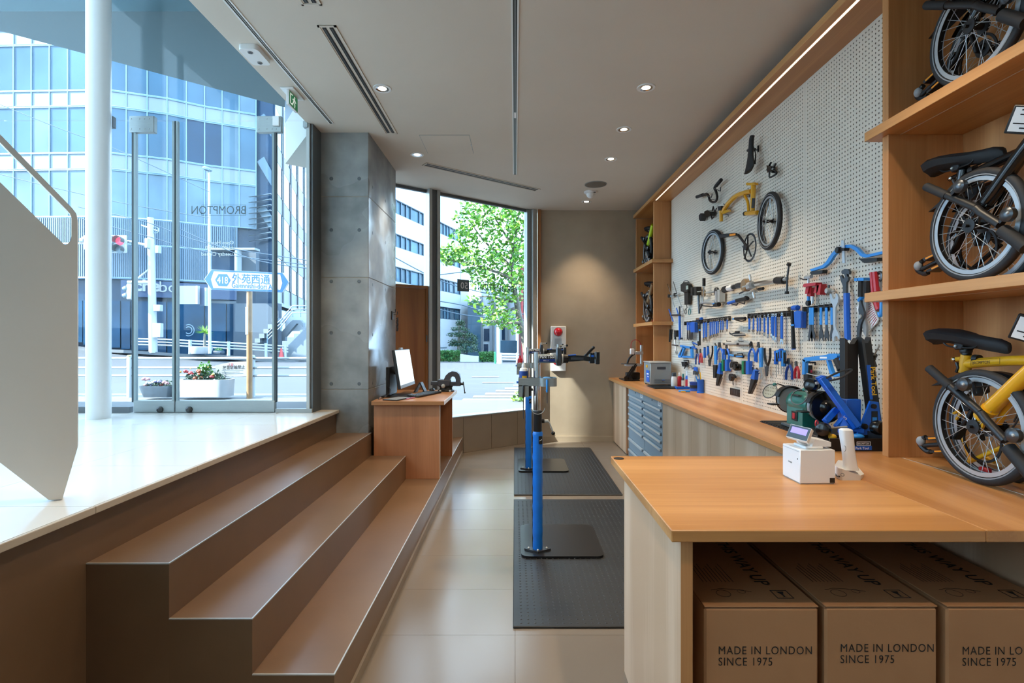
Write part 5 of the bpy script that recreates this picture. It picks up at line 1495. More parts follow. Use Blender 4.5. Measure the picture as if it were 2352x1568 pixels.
def pliers(z, x, y0, y1, sp, label, hm='blue', jm='gun_metal', head=.32, up=True, flip=False):
    L = y1 - y0
    yj = y0 + L * head
    if flip: y0, y1, yj = y1, y0, y1 - L * head
    return tool(z, 'pliers', label, 'pliers', [
        ('plate', 'jaw', jm, [(x - sp * .30, yj), (x - sp * .12, y0), (x - sp * .0, y0), (x + sp * .02, yj)], .03, .010), ('plate', 'jaw', jm, [(x + sp * .30, yj), (x + sp * .12, y0), (x + sp * .01, y0), (x - sp * .01, yj)], .03, .010),
        ('disc', 'pivot', 'steel', (x, yj), .009, .028, .016),
        ('bar', 'handle', hm, [(x - sp * .1, yj), (x - sp * .5, (yj * .55 + y1 * .45)), (x - sp * .55, y1)], .0085, .035, 4), ('bar', 'handle', hm, [(x + sp * .1, yj), (x + sp * .5, (yj * .55 + y1 * .45)), (x + sp * .5, y1)], .0085, .035, 4)])
pliers(zB, 402, 985, 1160, 34, 'blue-handled pliers just right of the hacksaw', 'blue_dark')
pliers(zB, 440, 985, 1140, 22, 'red-handled pliers right of the hacksaw', 'red')
pliers(zB, 655, 910, 1110, 62, 'blue long-nose pliers in the middle lower row')
pliers(zB, 735, 930, 1105, 40, 'blue small pliers below the black and silver rod')
pliers(zB, 1015, 910, 1125, 66, 'blue pliers below the right wrench row', 'blue')
pliers(zB, 1095, 905, 1135, 50, 'blue needle pliers beside the adjustable wrench', 'blue')
pliers(zB, 545, 950, 1180, 50, 'dark-handled cutters hanging jaws down left of the long blue wrench', 'black', 'gun_metal', .35, flip=True)
pliers(zB, 1190, 975, 1290, 60, 'black and blue cutters hanging jaws down beside the adjustable wrench', 'black', 'gun_metal', .38, flip=True)
pliers(zB, 1435, 1090, 1330, 64, 'blue-handled pliers above the grinder', 'blue_dark')
pliers(zD, 472, 360, 570, 46, 'red and blue snips above the grinder', 'red')
for i, (x, y0, ym, y1, hm) in enumerate(((483, 970, 1085, 1200, 'blue'), (520, 960, 1060, 1130, 'blue'))):
    tool(zB, 'screwdriver', 'blue-handled screwdriver right of the red pliers, ' + ORD[i] + ' of two', 'screwdriver', [('bar', 'handle', hm, [(x, y0), (x, ym)], (.012, .015), .035), ('bar', 'cap', 'black', [(x, y0 - 6), (x, y0 + 8)], .011, .035), ('bar', 'shaft', 'steel', [(x, ym), (x + 4, y1)], .003, .035)])
tool(zB, 'adjustable_wrench', 'long blue and black wrench in the middle of the lower row', 'wrench', [('plate', 'handle', 'blue_light', [(602, 950), (624, 950), (626, 1160), (604, 1160)], .028, .012), ('plate', 'sleeve', 'black', [(600, 1165), (632, 1165), (625, 1312), (602, 1312)], .026, .02), ('bar', 'hook', 'black', [(600, 925), (615, 955)], .007, .03)])
tool(zB, 'adjustable_wrench', 'blue adjustable wrench with chrome jaws hanging jaws down', 'wrench', [('plate', 'handle', 'blue_light', [(1112, 975), (1145, 968), (1142, 1190), (1118, 1195)], .028, .014), ('plate', 'jaw', 'chrome', [(1100, 1235), (1120, 1195), (1142, 1190), (1152, 1240), (1155, 1290), (1135, 1330), (1125, 1318), (1138, 1280), (1132, 1255), (1110, 1270)], .028, .014), ('disc', 'thumb_wheel', 'steel', (1122, 1248), .007, .026, .02)])
for i, (x0, dx, y0, y1) in enumerate(((710, 0, 1105, 1235), (940, 0, 1120, 1270))):
    w = 70 if i == 0 else 85
    tool(zB, 'hex_key_set', ('green and blue folding hex key set left of the tape and knobs', 'larger green and blue folding hex key set right of the knobs')[i], 'hex keys', [
        ('plate', 'green_side', 'green', rect(x0, y0, x0 + w * .28, y1), .015, .03), ('plate', 'black_core', 'black', rect(x0 + w * .28, y0 + 12, x0 + w * .55, y1 - 12), .015, .028), ('plate', 'blue_side', 'blue', rect(x0 + w * .55, y0, x0 + w * .95, y1), .015, .03), ('bar', 'key', 'steel', [(x0 + w * .95, y0 + 60), (x0 + w * 1.1, y0 + 62)], .004, .03)])
tool(zB, 'hex_key_set', 'small blue and black holder under the black and silver rod', 'hex keys', [('plate', 'block', 'black', rect(748, 985, 765, 1050), .015, .03), ('plate', 'side', 'blue', rect(700, 985, 716, 1050), .015, .02)])
tool(zB, 'tape_roll', 'grey tape roll in the lower middle of the board', 'tape roll', [('ring', 'roll', 'grey_plastic', (798, 1172), .024, .034, .03, .03), ('ring', 'core', 'gun_metal', (798, 1172), .019, .024, .03, .028)])
tool(zB, 'hole_saw', 'two black round knobs right of the grey tape roll', 'knobs', [('disc', 'knob', 'black', (850, 1160), .026, .01, .05), ('disc', 'knob', 'black_gloss', (882, 1190), .030, .01, .05), ('bar', 'peg', 'black', [(905, 1180), (930, 1185)], .010, .03)])
for i, (pts, lab) in enumerate((([(680, 1140), (692, 1150), (690, 1270), (655, 1400), (638, 1395), (655, 1260)], 'blue-backed folding knife bundle left in the lowest row'), ([(1075, 1215), (1095, 1230), (1085, 1330), (1020, 1492), (1005, 1485), (1040, 1320)], 'blue-backed folding knife bundle right in the lowest row'))):
    p = pts
    mid = lambda a, b, k: (a[0] + (b[0] - a[0]) * k, a[1] + (b[1] - a[1]) * k)
    tool(zB, 'tyre_lever_bundle', lab, 'levers', [('plate', 'blue_clip', 'blue', [p[0], p[1], p[2], mid(p[5], p[0], .0), mid(p[5], p[0], .5)], .03, .03), ('plate', 'black_blades', 'black', [p[5], p[2], p[3], p[4]], .028, .026), ('bar', 'fork', 'gun_metal', [mid(p[2], p[3], .3), mid(p[3], p[4], .5)], .006, .06), ('bar', 'hook', 'black', [(p[0][0] - 8, p[0][1] - 10), (p[0][0] + 10, p[0][1] + 15)], .008, .03)])
tool(zB, 'wire_brush', 'small black bristle brush pointing down on the board', 'brush', [('disc', 'head', 'black', (805, 1305), .032, .02, .03), ('bar', 'stem', 'gun_metal', [(800, 1330), (803, 1395)], .004, .03), ('bar', 'bristle', 'black', [(785, 1285), (830, 1300)], .010, .05), ('bar', 'bristle', 'black', [(820, 1280), (795, 1325)], .010, .05)])
rk = tool(zB, 'screwdriver_rack', 'rack of blue screwdriver handles right of the cutters', 'screwdriver rack', [('bar', 'wire_rack', 'gun_metal', [(1270, 1115), (1400, 1108)], .004, .05), ('peg', 'wall_peg', 'black', (1330, 1112), .05)])
for i, (x, y0, y1) in enumerate(((1288, 1010, 1155), (1312, 1000, 1120), (1342, 985, 1120), (1372, 1005, 1180))):
    tool(zB, 'screwdriver', 'blue and black screwdriver in the rack, ' + ORD[i] + ' from the left', 'screwdriver', [('bar', 'handle', 'blue' if i % 2 == 0 else 'blue_light', [(x, y0), (x + 4, y0 + 60), (x, y1)], .016, .05, 3), ('bar', 'grip', 'black_soft', [(x + 8, y0 + 20), (x + 10, y1 - 30)], .008, .062), ('bar', 'shaft', 'steel', [(x, y1), (x + 2, y1 + 150)], .003, .05)])
# --- right end of the board
tool(zC, 'frame_gauge', 'large arched blue wheel dishing gauge with a silver slide', 'gauge', [
    ('plate', 'arch', 'blue_light', [(480, 440), (640, 385), (690, 340), (760, 235), (830, 165), (920, 125), (1010, 120), (1090, 160), (1160, 235), (1220, 250), (1400, 210), (1440, 200), (1440, 240), (1400, 245), (1200, 290), (1140, 270), (1070, 200), (1000, 160), (930, 165), (850, 205), (790, 265), (730, 360), (660, 420), (500, 465)], .03, .016),
    ('plate', 'slide', 'alu', [(864, 65), (898, 65), (912, 355), (880, 360)], .05, .006), ('disc', 'knob', 'black', (848, 190), .018, .045, .025),
    ('plate', 'clamp_block', 'black', [(890, 160), (960, 165), (955, 200), (890, 205)], .03, .03), ('plate', 'left_pad', 'black', [(510, 470), (680, 445), (670, 490), (530, 510)], .02, .03), ('plate', 'right_pad', 'black', [(1140, 300), (1390, 290), (1385, 330), (1220, 358)], .02, .03)])
tool(zC, 'small_hammer', 'small hammer with a silver head and blue grip behind the red clamps', 'hammer', [('bar', 'head', 'alu', [(392, 545), (470, 530)], .012, .04), ('bar', 'claw', 'black', [(320, 550), (365, 570), (410, 570)], .004, .05), ('bar', 'neck', 'alu', [(430, 555), (430, 660)], .006, .04), ('bar', 'grip', 'blue_light', [(430, 655), (432, 840)], .010, .04)])
tool(zC, 'vice_pads', 'folded red clamp blocks hanging on the board', 'clamp blocks', [
    ('plate', 'top_bar', 'red', [(438, 645), (455, 622), (610, 608), (605, 645), (450, 668)], .03, .04), ('plate', 'left_leg', 'red', [(438, 655), (480, 652), (460, 750), (425, 755)], .04, .02), ('plate', 'middle_leg', 'red', [(470, 680), (515, 670), (510, 785), (460, 785)], .025, .025), ('plate', 'right_leg', 'red', [(565, 650), (610, 640), (585, 740), (535, 742)], .04, .02), ('plate', 'end_block', 'red', [(612, 635), (665, 628), (655, 765), (605, 765)], .025, .035), ('bar', 'pin', 'steel', [(520, 690), (560, 680)], .006, .05), ('bar', 'rod', 'alu', [(487, 785), (482, 880)], .008, .035), ('disc', 'foot', 'black', (450, 872), .018, .025, .02)])
tool(zC, 'spring_clip', 'small steel clip right of the red clamp blocks', 'clip', [('disc', 'body', 'steel', (722, 715), .016, .03, .03), ('bar', 'lever', 'gun_metal', [(695, 640), (690, 700)], .006, .03), ('bar', 'pin', 'steel', [(680, 720), (765, 720)], .006, .035)])
tool(zC, 'open_end_spanner', 'large silver double open-end spanner hanging upright', 'spanner', [('plate', 'body', 'alu', [(725, 755), (745, 750), (760, 800), (775, 822), (795, 815), (805, 790), (800, 748), (820, 752), (838, 800), (832, 860), (808, 905), (800, 930), (796, 1160), (808, 1210), (830, 1245), (852, 1310), (848, 1340), (832, 1330), (822, 1300), (800, 1292), (785, 1310), (786, 1360), (768, 1365), (755, 1330), (758, 1270), (775, 1210), (770, 1160), (766, 930), (760, 890), (735, 850)], .03, .01)])
tool(zC, 'pedal_wrench', 'long wrench with a thick blue handle and dark hooked head', 'wrench', [
    ('plate', 'head', 'gun_metal', [(878, 470), (920, 432), (965, 436), (985, 470), (978, 505), (960, 500), (950, 490), (955, 530), (970, 540), (968, 570), (945, 610), (945, 745), (902, 745), (898, 650), (870, 580), (860, 520), (880, 515), (905, 560), (930, 545), (915, 500), (890, 500)], .03, .012), ('bar', 'handle', 'blue', [(922, 745), (928, 1040), (936, 1345)], .0165, .036)])
tool(zC, 'bolt_cutter', 'long grey-bladed cutters with black grips hanging jaws down', 'cutters', [
    ('bar', 'grip', 'black_soft', [(1118, 590), (1112, 790)], .017, .05), ('bar', 'grip', 'black_soft', [(1185, 590), (1180, 790)], .017, .05), ('plate', 'blue_collar', 'blue_light', rect(1100, 550, 1140, 590), .035, .034), ('plate', 'blue_collar', 'blue_light', rect(1150, 545, 1222, 585), .035, .034), ('bar', 'blue_end', 'blue_light', [(1085, 840), (1130, 790)], .012, .05),
    ('plate', 'blade', 'gun_metal', [(1120, 800), (1145, 900), (1175, 1000), (1165, 1060), (1130, 1150), (1110, 1320), (1085, 1400), (1080, 1200), (1110, 1050), (1100, 960)], .045, .012), ('plate', 'blade', 'grey_plastic', [(1165, 800), (1205, 830), (1200, 960), (1180, 1050), (1205, 1180), (1200, 1320), (1165, 1250), (1140, 1100), (1150, 980)], .035, .012), ('disc', 'pivot', 'steel', (1133, 1048), .012, .043, .02)])
tool(zC, 'striped_rag', 'red and white striped cloth hanging behind the cutters', 'rag', [('plate', 'cloth', 'ink_white', [(1060, 930), (1140, 850), (1245, 850), (1300, 980), (1340, 1080), (1320, 1130), (1205, 1245), (1150, 1130), (1090, 1010)], .014, .006)] + [('plate', 'stripe', 'red', [(1065 + 18 * k, 925 + 26 * k - 10 * (k > 4)), (1072 + 18 * k, 922 + 26 * k - 10 * (k > 4)), (1235 + 8 * k, 855 + 22 * k), (1228 + 8 * k, 852 + 22 * k)], .0204, .001) for k in range(11)])
tool(zC, 'red_pump', 'red twin tube clamp at the right end of the board', 'clamp', [('bar', 'tube', 'red', [(1242, 478), (1262, 725)], .010, .05), ('bar', 'tube', 'red', [(1285, 475), (1310, 725)], .014, .05), ('bar', 'lower_tube', 'red', [(1290, 830), (1335, 960)], .014, .05), ('bar', 'joint', 'red', [(1262, 725), (1300, 830)], .012, .05)])
tool(zC, 'hook_spanner', 'grey hook spanner at the right end of the board', 'spanner', [('bar', 'hook', 'gun_metal', [(1320, 500), (1345, 478), (1378, 500), (1375, 560), (1352, 580)], .008, .04, 4), ('plate', 'body', 'grey_plastic', [(1335, 600), (1378, 560), (1382, 620), (1362, 730), (1330, 730)], .03, .014), ('bar', 'blue_tail', 'blue_light', [(1372, 850), (1368, 1000), (1350, 1035), (1338, 990)], .009, .05, 4)])
tool(zD, 'hacksaw', 'large blue hacksaw with a black grip above the truing stand', 'saw', [
    ('plate', 'frame_top', 'blue_light', [(580, 345), (605, 318), (870, 285), (905, 270), (985, 270), (1005, 295), (995, 330), (905, 345), (640, 358), (610, 380)], .06, .022), ('plate', 'frame_end', 'blue_light', [(580, 345), (612, 345), (605, 520), (575, 520)], .06, .022), ('bar', 'grip', 'black_soft', [(955, 340), (1010, 465)], .022, .07), ('plate', 'knuckle_guard', 'blue_light', [(862, 350), (885, 350), (925, 470), (945, 510), (1050, 490), (1050, 530), (960, 555), (905, 510)], .06, .02), ('bar', 'blade', 'steel', [(590, 510), (700, 535), (950, 545)], .003, .07), ('plate', 'print', 'ink_white', rect(748, 308, 832, 330), .0825, .0006), ('bar', 'wing_nut', 'blue_light', [(1010, 345), (1060, 325)], .016, .06)])
tool(zD, 'utility_knife', 'black and red bar tool behind the grinder shields', 'bar tool', [('plate', 'body', 'black', rect(608, 410, 660, 600), .02, .03), ('plate', 'red_mark', 'red', rect(636, 465, 656, 500), .0505, .001), ('plate', 'steel_edge', 'alu', rect(590, 470, 606, 610), .02, .02), ('bar', 'hook', 'black', [(585, 375), (690, 378), (690, 410)], .006, .03)])
tool(zD, 'needle_driver', 'slanting steel pick with a black grip beside the divider', 'pick', [('bar', 'shaft', 'steel', [(1465, 175), (1395, 300)], .004, .05), ('bar', 'grip', 'black', [(1400, 280), (1370, 350), (1395, 430)], .016, .05, 4), ('bar', 'tip', 'chrome', [(1395, 430), (1425, 560)], .006, .05)])

# --- on the bench, far end
cl = thing('ultrasonic_cleaner', 'stainless steel ultrasonic cleaner with a blue panel on the bench', 'ultrasonic cleaner', (1.675, 6.08, BENCH))
MB().box(1.553, 1.796, 5.934, 6.230, BENCH + .012, 1.157, .006).build('tank', 'steel_brush', cl)
MB().box(1.547, 1.802, 5.928, 6.236, 1.155, 1.172, .004).build('rim', 'steel', cl)
MB().box(1.547, 1.553, 5.97, 6.10, .935, 1.07).build('control_panel', 'blue', cl, smooth=False)
for k in range(5):
    MB().box(1.5455, 1.5472, 5.985 + .03 * (k % 3), 6.003 + .03 * (k % 3), 1.02 - .03 * (k // 3), 1.035 - .03 * (k // 3)).build('button', 'ink_white', cl, smooth=False)
MB().box(1.5455, 1.553, 6.05, 6.10, 1.10, 1.13).build('sticker', 'yellow_plain', cl, smooth=False)
tp = MB().cyl((1.69, 5.934, .955), (1.69, 5.893, .955), .009, n=12).build('drain_tap', 'bronze', cl)
MB().box(1.675, 1.705, 5.888, 5.896, .962, .97).build('tap_lever', 'blue', tp)
MB().box(1.63, 1.73, 5.930, 5.935, 1.085, 1.115, .002).build('side_handle', 'gun_metal', cl)
for k in range(4):
    MB().box(1.60, 1.78, 5.9325, 5.9345, .928 + k * .012, .932 + k * .012).build('vent', 'gun_metal', cl, smooth=False)
for xx in (1.575, 1.775):
    for y2 in (5.955, 6.21):
        MB().cyl((xx, y2, BENCH), (xx, y2, BENCH + .013), .012, n=10).build('foot', 'black', cl)
dm = thing('drip_mat', 'black ridged drip mat in front of the steel cleaner', 'mat', (1.62, 5.72, BENCH))
MB().box(1.50, 1.80, 5.55, 5.90, BENCH, BENCH + .008, .002).build('sheet', 'rubber', dm, smooth=False)
mm_ = MB()
for k in range(18):
    mm_.box(1.51, 1.79, 5.56 + k * .0185, 5.568 + k * .0185, BENCH + .007, BENCH + .012)
mm_.build('ridges', 'rubber', dm, smooth=False, kind='stuff')
ts = thing('wheel_press', 'black lever press with a silver head beside the far bay', 'press', (1.50, 6.75, BENCH))
MB().box(1.40, 1.60, 6.62, 6.98, BENCH, BENCH + .014, .003).build('base_plate', 'black', ts)
for dy in (0, .06):
    MB().beam((1.425, 6.62 + dy, BENCH + .03), (1.545, 6.62 + dy, 1.115), .012, .016).build('link_arm', 'black', ts)
    MB().beam((1.465, 6.62 + dy, BENCH + .03), (1.56, 6.62 + dy, 1.105), .010, .014).build('link_arm', 'black', ts)
MB().lathe([(.03, 0), (.03, .016)], (1.468, 6.605, BENCH + .034), (0, -1, 0), 16).build('pivot_wheel', 'black_gloss', ts)
MB().lathe([(.03, 0), (.03, .016)], (1.42, 6.605, BENCH + .036), (0, -1, 0), 16).build('pivot_wheel', 'black_gloss', ts)
MB().box(1.425, 1.62, 6.62, 6.76, 1.085, 1.115, .004).build('silver_table', 'alu', ts)
MB().tube(arc([(1.45, 6.68, 1.115), (1.48, 6.68, 1.19), (1.545, 6.68, 1.245), (1.60, 6.68, 1.25)]), .013, 10).build('curved_arm', 'black', ts)
MB().box(1.49, 1.54, 6.66, 6.72, 1.235, 1.31, .006).build('white_head', 'white_plastic', ts)
MB().box(1.545, 1.655, 6.66, 6.72, 1.235, 1.275, .004).build('cross_head', 'alu', ts)
MB().cyl((1.635, 6.69, 1.10), (1.635, 6.69, 1.355), .018, n=16).build('post', 'alu', ts)
MB().tube(arc([(1.50, 6.69, 1.31), (1.505, 6.69, 1.385), (1.55, 6.69, 1.425), (1.61, 6.69, 1.40), (1.628, 6.69, 1.34)]), .004, 6).build('cable', 'red', ts)
MB().box(1.45, 1.62, 6.70, 6.80, BENCH + .014, 1.0, .006).build('gear_case', 'black_soft', ts)
MB().box(1.36, 1.56, 6.60, 6.64, 1.112, 1.122, .002).build('flat_lever', 'gun_metal', ts)

def bottle(px, py, h, r, label, body, cap, lab=None, capr=.6, ty='bottle'):
    c = PZ(px, py, BENCH)
    t = thing(ty, label, ty, tuple(c), group='bottles and tubs at the far end of the bench')
    MB().lathe([(r * .9, 0), (r, .004), (r, h * .62), (r * .8, h * .72), (r * capr, h * .75)], c, (0, 0, 1), 18).build('body', body, t)
    MB().lathe([(r * capr, h * .74), (r * capr, h * .97), (r * capr * .8, h)], c, (0, 0, 1), 16).build('cap', cap, t)
    if lab:
        MB().lathe([(r + .0006, h * .12), (r + .0006, h * .52)], c, (0, 0, 1), 18, caps=False).build('label_band', lab, t)
    return t
bottle(1548, 889, .165, .030, 'clear bottle with a dark cap beside the steel cleaner', 'white_plastic', 'gun_metal', None, .85)
bottle(1561, 888, .16, .025, 'red bottle with a white cap on the bench', 'red', 'white_plastic', None, .5)
bottle(1569, 889, .15, .018, 'slim dark bottle with a teal cap on the bench', 'gun_metal', 'teal', 'white_plastic', .5)
bottle(1580, 891, .185, .027, 'blue, white and red tube bottle on the bench', 'blue', 'white_plastic', 'red', .8)
c = PZ(1595, 897, BENCH)
t = thing('grease_tub', 'dark tub with a blue base ring on the bench', 'tub', tuple(c))
MB().lathe([(.048, 0), (.050, .01), (.046, .014)], c, (0, 0, 1), 24).build('base_ring', 'blue', t)
MB().lathe([(.045, .012), (.047, .075), (.049, .08), (.049, .092), (.04, .094)], c, (0, 0, 1), 24).build('tub', 'blue_dark', t)
MB().lathe([(.0475, .03), (.0478, .06)], c, (0, 0, 1), 24, caps=False).build('label_band', 'black', t)
c = PZ(1609, 902, BENCH)
t = thing('tool_cup', 'blue cup holding brushes on the bench', 'cup', tuple(c))
MB().lathe([(.036, 0), (.036, .008), (.031, .012), (.031, .13), (.033, .134), (.028, .134), (.028, .04)], c, (0, 0, 1), 22).build('cup', 'blue', t)
MB().tube([(c.x, c.y, c.z + .05), (c.x - .02, c.y - .01, c.z + .19)], .005, 8).build('brush_handle', 'blue_light', t)
MB().tube([(c.x + .01, c.y, c.z + .05), (c.x - .005, c.y, c.z + .205)], .006, 8).build('brush_handle', 'yellow_plain', t)
MB().tube([(c.x - .01, c.y, c.z + .05), (c.x - .045, c.y, c.z + .165)], .006, 8).build('brush_handle', 'blue_light', t)
c = PZ(1622, 902, BENCH)
t = thing('spoke_gauge', 'small brass and steel gauge standing beside the blue cup', 'gauge', tuple(c))
MB().box(c.x - .035, c.x + .035, c.y - .025, c.y + .025, BENCH, BENCH + .006).build('foot', 'alu', t)
MB().lathe([(.012, 0), (.012, .09), (.02, .095), (.024, .12), (.014, .135)], (c.x, c.y, BENCH + .004), (0, 0, 1), 16).build('post', 'gun_metal', t)
c = PZ(1573, 893, BENCH)
t = thing('parts_tray', 'shallow blue parts tray holding the bottles', 'tray', tuple(c))
MB().box(c.x - .10, c.x + .07, c.y - .035, c.y - .03, BENCH, BENCH + .028, .002).build('front_wall', 'blue', t)
MB().box(c.x - .10, c.x - .096, c.y - .035, c.y + .03, BENCH, BENCH + .028, .001).build('side_wall', 'blue', t)
c = PZ(1573, 900, BENCH)
t = thing('brush', 'flat blue brush with a yellow edge lying on the bench', 'brush', tuple(c))
MB().box(c.x - .06, c.x + .05, c.y - .02, c.y + .02, BENCH, BENCH + .018, .004).build('handle', 'blue_light', t)
MB().box(c.x - .05, c.x + .0, c.y - .024, c.y - .02, BENCH + .002, BENCH + .012).build('edge', 'yellow_plain', t)

# --- bench grinder on its ridged mat
rm = thing('ridged_mat', 'black ridged rubber mat under the bench grinder', 'mat', (1.72, 2.9, BENCH))
MB().box(1.577, 1.872, 2.77, 3.33, BENCH, BENCH + .006).build('sheet', 'rubber', rm, smooth=False)
mm_ = MB()
for k in range(19):
    mm_.box(1.577, 1.872, 2.78 + k * .029, 2.794 + k * .029, BENCH + .005, BENCH + .011)
mm_.build('ridges', 'rubber', rm, smooth=False, kind='stuff')
gx, gy, gz = 1.705, 3.04, 1.052
gr = thing('bench_grinder', 'green bench grinder with round eye shields on the bench', 'bench grinder', (gx, gy, BENCH))
MB().lathe([(.055, -.105), (.062, -.095), (.066, -.06), (.066, .06), (.062, .095), (.055, .105)], (gx, gy, gz), (0, 1, 0), 28).build('motor', 'green_grinder', gr)
MB().prism([(gx - .062, gy - .085, BENCH + .02), (gx + .062, gy - .085, BENCH + .02), (gx + .06, gy - .085, gz), (gx - .06, gy - .085, gz)], (0, .17, 0)).build('pedestal', 'green_grinder', gr, smooth=False)
MB().box(gx - .085, gx + .085, gy - .11, gy + .11, BENCH + .011, BENCH + .028, .004).build('base', 'frame_dark', gr)
sw = MB().box(gx - .0675, gx - .062, gy - .035, gy + .025, BENCH + .055, BENCH + .11, .002).build('switch_plate', 'black', gr)
MB().box(gx - .071, gx - .067, gy - .018, gy + .008, BENCH + .065, BENCH + .10, .002).build('switch', 'red', sw)
MB().box(gx - .0665, gx - .03, gy - .05, gy + .03, gz + .045, gz + .052).build('name_plate', 'black', gr)
for s, nm in ((1, 'far'), (-1, 'near')):
    wy = gy + s * .165
    MB().lathe([(.012, -.013), (.075, -.013), (.076, -.01), (.076, .01), (.075, .013), (.012, .013)], (gx, wy, gz), (0, 1, 0), 32).build('grinding_wheel', 'alu' if s < 0 else 'grey_plastic', gr)
    # guard: shell round the back and top
    m = MB(); n = 22; vs = []
    for yy2 in (wy - .026, wy + .026):
        for r in (.083, .089):
            for k in range(n + 1):
                a = math.radians(-80 + 245 * k / n)
                vs.append((gx + r * math.cos(a), yy2, gz + r * math.sin(a)))
    N = n + 1; fs = []
    for k in range(n):
        fs += [(k, k + 1, 2 * N + k + 1, 2 * N + k), (N + k, N + k + 1, 3 * N + k + 1, 3 * N + k), (k, k + 1, N + k + 1, N + k), (2 * N + k, 2 * N + k + 1, 3 * N + k + 1, 3 * N + k)]
    m.add(vs, fs)
    m.build('wheel_guard', 'black', gr)
    MB().lathe([(.085, 0), (.085, .006), (.045, .014), (.035, .03), (.022, .04), (0, .042)] if s < 0 else [(.085, 0), (.085, .006), (.04, .012), (0, .02)], (gx + .012, wy + s * .026, gz), (0, s, 0), 30).build('guard_cover', 'black_gloss', gr)
    MB().box(gx - .13, gx - .08, wy - .028, wy + .028, gz - .03, gz - .022, .002).build('tool_rest', 'black', gr)
    MB().tube([(gx - .03, wy, gz + .085), (gx - .075, wy, gz + .10), (gx - .10, wy, gz + .095)], .004, 6).build('shield_arm', 'black', gr)
    sh = MB()
    cs = Vector((gx - .125, wy + .0, gz + .055)); dx = Vector((-.75, -.35, .45)).normalized()
    d_, u_, w_ = basis(dx)
    sh.lathe([(.0, -.001), (.046, -.001), (.046, .001), (0, .001)], cs, dx, 24)
    so_ = sh.build('eye_shield', 'pane_small', gr)
    MB().torus(cs, dx, .047, .0032, 28, 6).build('shield_rim', 'frame_dark', so_)
    MB().ball(cs + Vector((.03, 0, .04)), .012, 10, 8).build('shield_joint', 'green_grinder', so_)
MB().tube(arc([(gx - .02, gy - .1, gz + .07), (gx - .03, gy - .16, gz + .13), (gx - .05, gy - .21, gz + .12)]), .02, 10).build('spark_hood', 'black_gloss', gr)

# --- truing stand with its tray by the divider
tr = thing('truing_stand', 'blue wheel truing stand with tall black uprights by the divider', 'truing stand', (1.68, 2.6, BENCH))
MB().box(1.50, 1.86, 2.56, 2.80, BENCH, BENCH + .05, .003).build('base', 'black', tr)
yb = 2.62
MB().box(1.665, 1.742, yb - .02, yb + .05, BENCH + .05, 1.125, .003).build('left_foot', 'blue', tr)
MB().prism([(1.70, yb - .05, BENCH + .05), (1.83, yb - .05, BENCH + .05), (1.808, yb - .05, 1.115), (1.768, yb - .05, 1.12)], (0, .012, 0)).build('right_foot', 'blue', tr, smooth=False)
pl_ = MB().box(1.772, 1.802, yb - .052, yb - .0495, .985, 1.07).build('data_plate', 'black', tr, smooth=False)
MB().box(1.776, 1.798, yb - .0528, yb - .0515, 1.02, 1.04).build('plate_panel', 'blue_light', pl_, smooth=False)
MB().lathe([(.012, 0), (.012, .012), (.006, .014)], (1.78, yb - .05, 1.095), (0, -1, 0), 12).build('hinge_bolt', 'black', tr)
MB().lathe([(.014, 0), (.014, .012), (.006, .014)], (1.735, yb - .05, .995), (0, -1, 0), 12).build('hinge_bolt', 'black', tr)
def upright(px0, px1, py0, py1, y, dz, nm, lean=0.0):
    a, b = P(px0, py1, y), P(px1, py0, y)
    zt_ = b.z; z0_ = a.z
    w = b.x - a.x
    MB().prism([(a.x + lean, y, z0_), (b.x + lean, y, z0_), (b.x, y, zt_), (b.x - w * .28, y, zt_ - .03), (a.x + w * .36, y, zt_ - .03), (a.x, y, zt_)], (0, dz, 0)).build(nm, 'black', tr, smooth=False)
    MB().prism([(a.x + lean, y - .002, z0_), (a.x + lean + .014, y - .002, z0_), (a.x + .014, y - .002, zt_ - .012), (a.x, y - .002, zt_)], (0, .002, 0)).build('front_flange', 'gun_metal', tr, smooth=False)
upright(1940, 1971, 776, 916, 2.63, .04, 'upright')
upright(1978, 2000, 774, 967, 2.60, .04, 'upright', .055)
st_ = MB().prism([P(1991, 838, 2.595), P(2000, 838, 2.595), P(2005, 917, 2.595), P(1999, 917, 2.595)], (0, .002, 0)).build('logo_strip', 'blue', tr, smooth=False)
q0, q1 = P(1999, 842, 2.5945), P(2003, 912, 2.5945)
text('Park Tool', .036, q0, (q1 - q0), (1, 0, .06), 'lettering', 'yellow_plain', st_, depth=0.0006, bold=True)
ba, bb = P(1886, 868, 2.66), P(1970, 982, 2.55)
MB().beam(ba, bb, .034, .03, (0, -1, .4), .003).build('swing_arm', 'blue', tr)
MB().prism([P(1880, 868, 2.66), P(1893, 862, 2.66), P(1910, 866, 2.66), P(1912, 874, 2.66), P(1888, 880, 2.66)], (0, .03, 0)).build('arm_head', 'blue', tr, smooth=False)
text('S', .03, P(1941, 965, 2.545), (.7, 0, .5), (-.5, 0, .7), 'lettering', 'ink_white', tr, depth=.001)
for pts in (((1898, 868), (1925, 855), (1950, 848), (1955, 851), (1930, 868), (1905, 874)), ):
    MB().tube(arc([P(a_, b_, 2.6) for a_, b_ in pts], 4), .005, 6).build('feeler_wire', 'gun_metal', tr)
MB().tube([P(1878, 879, 2.66), P(1870, 882, 2.68)], .008, 8).build('feeler_screw', 'steel', tr)
def knob(px, py, y, r, ax, nm='knob'):
    c_ = P(px, py, y)
    MB().lathe([(r * .55, -.03), (r * .9, -.022), (r, -.006), (r, .006), (r * .85, .02), (r * .4, .026), (0, .027)], c_, ax, 20).build(nm, 'black_gloss', tr)
knob(1863, 884, 2.70, .035, (-.8, -.5, .2)); knob(1891, 986, 2.50, .034, (-.7, -.7, 0)); knob(2018, 982, 2.47, .035, (.3, -.95, 0))
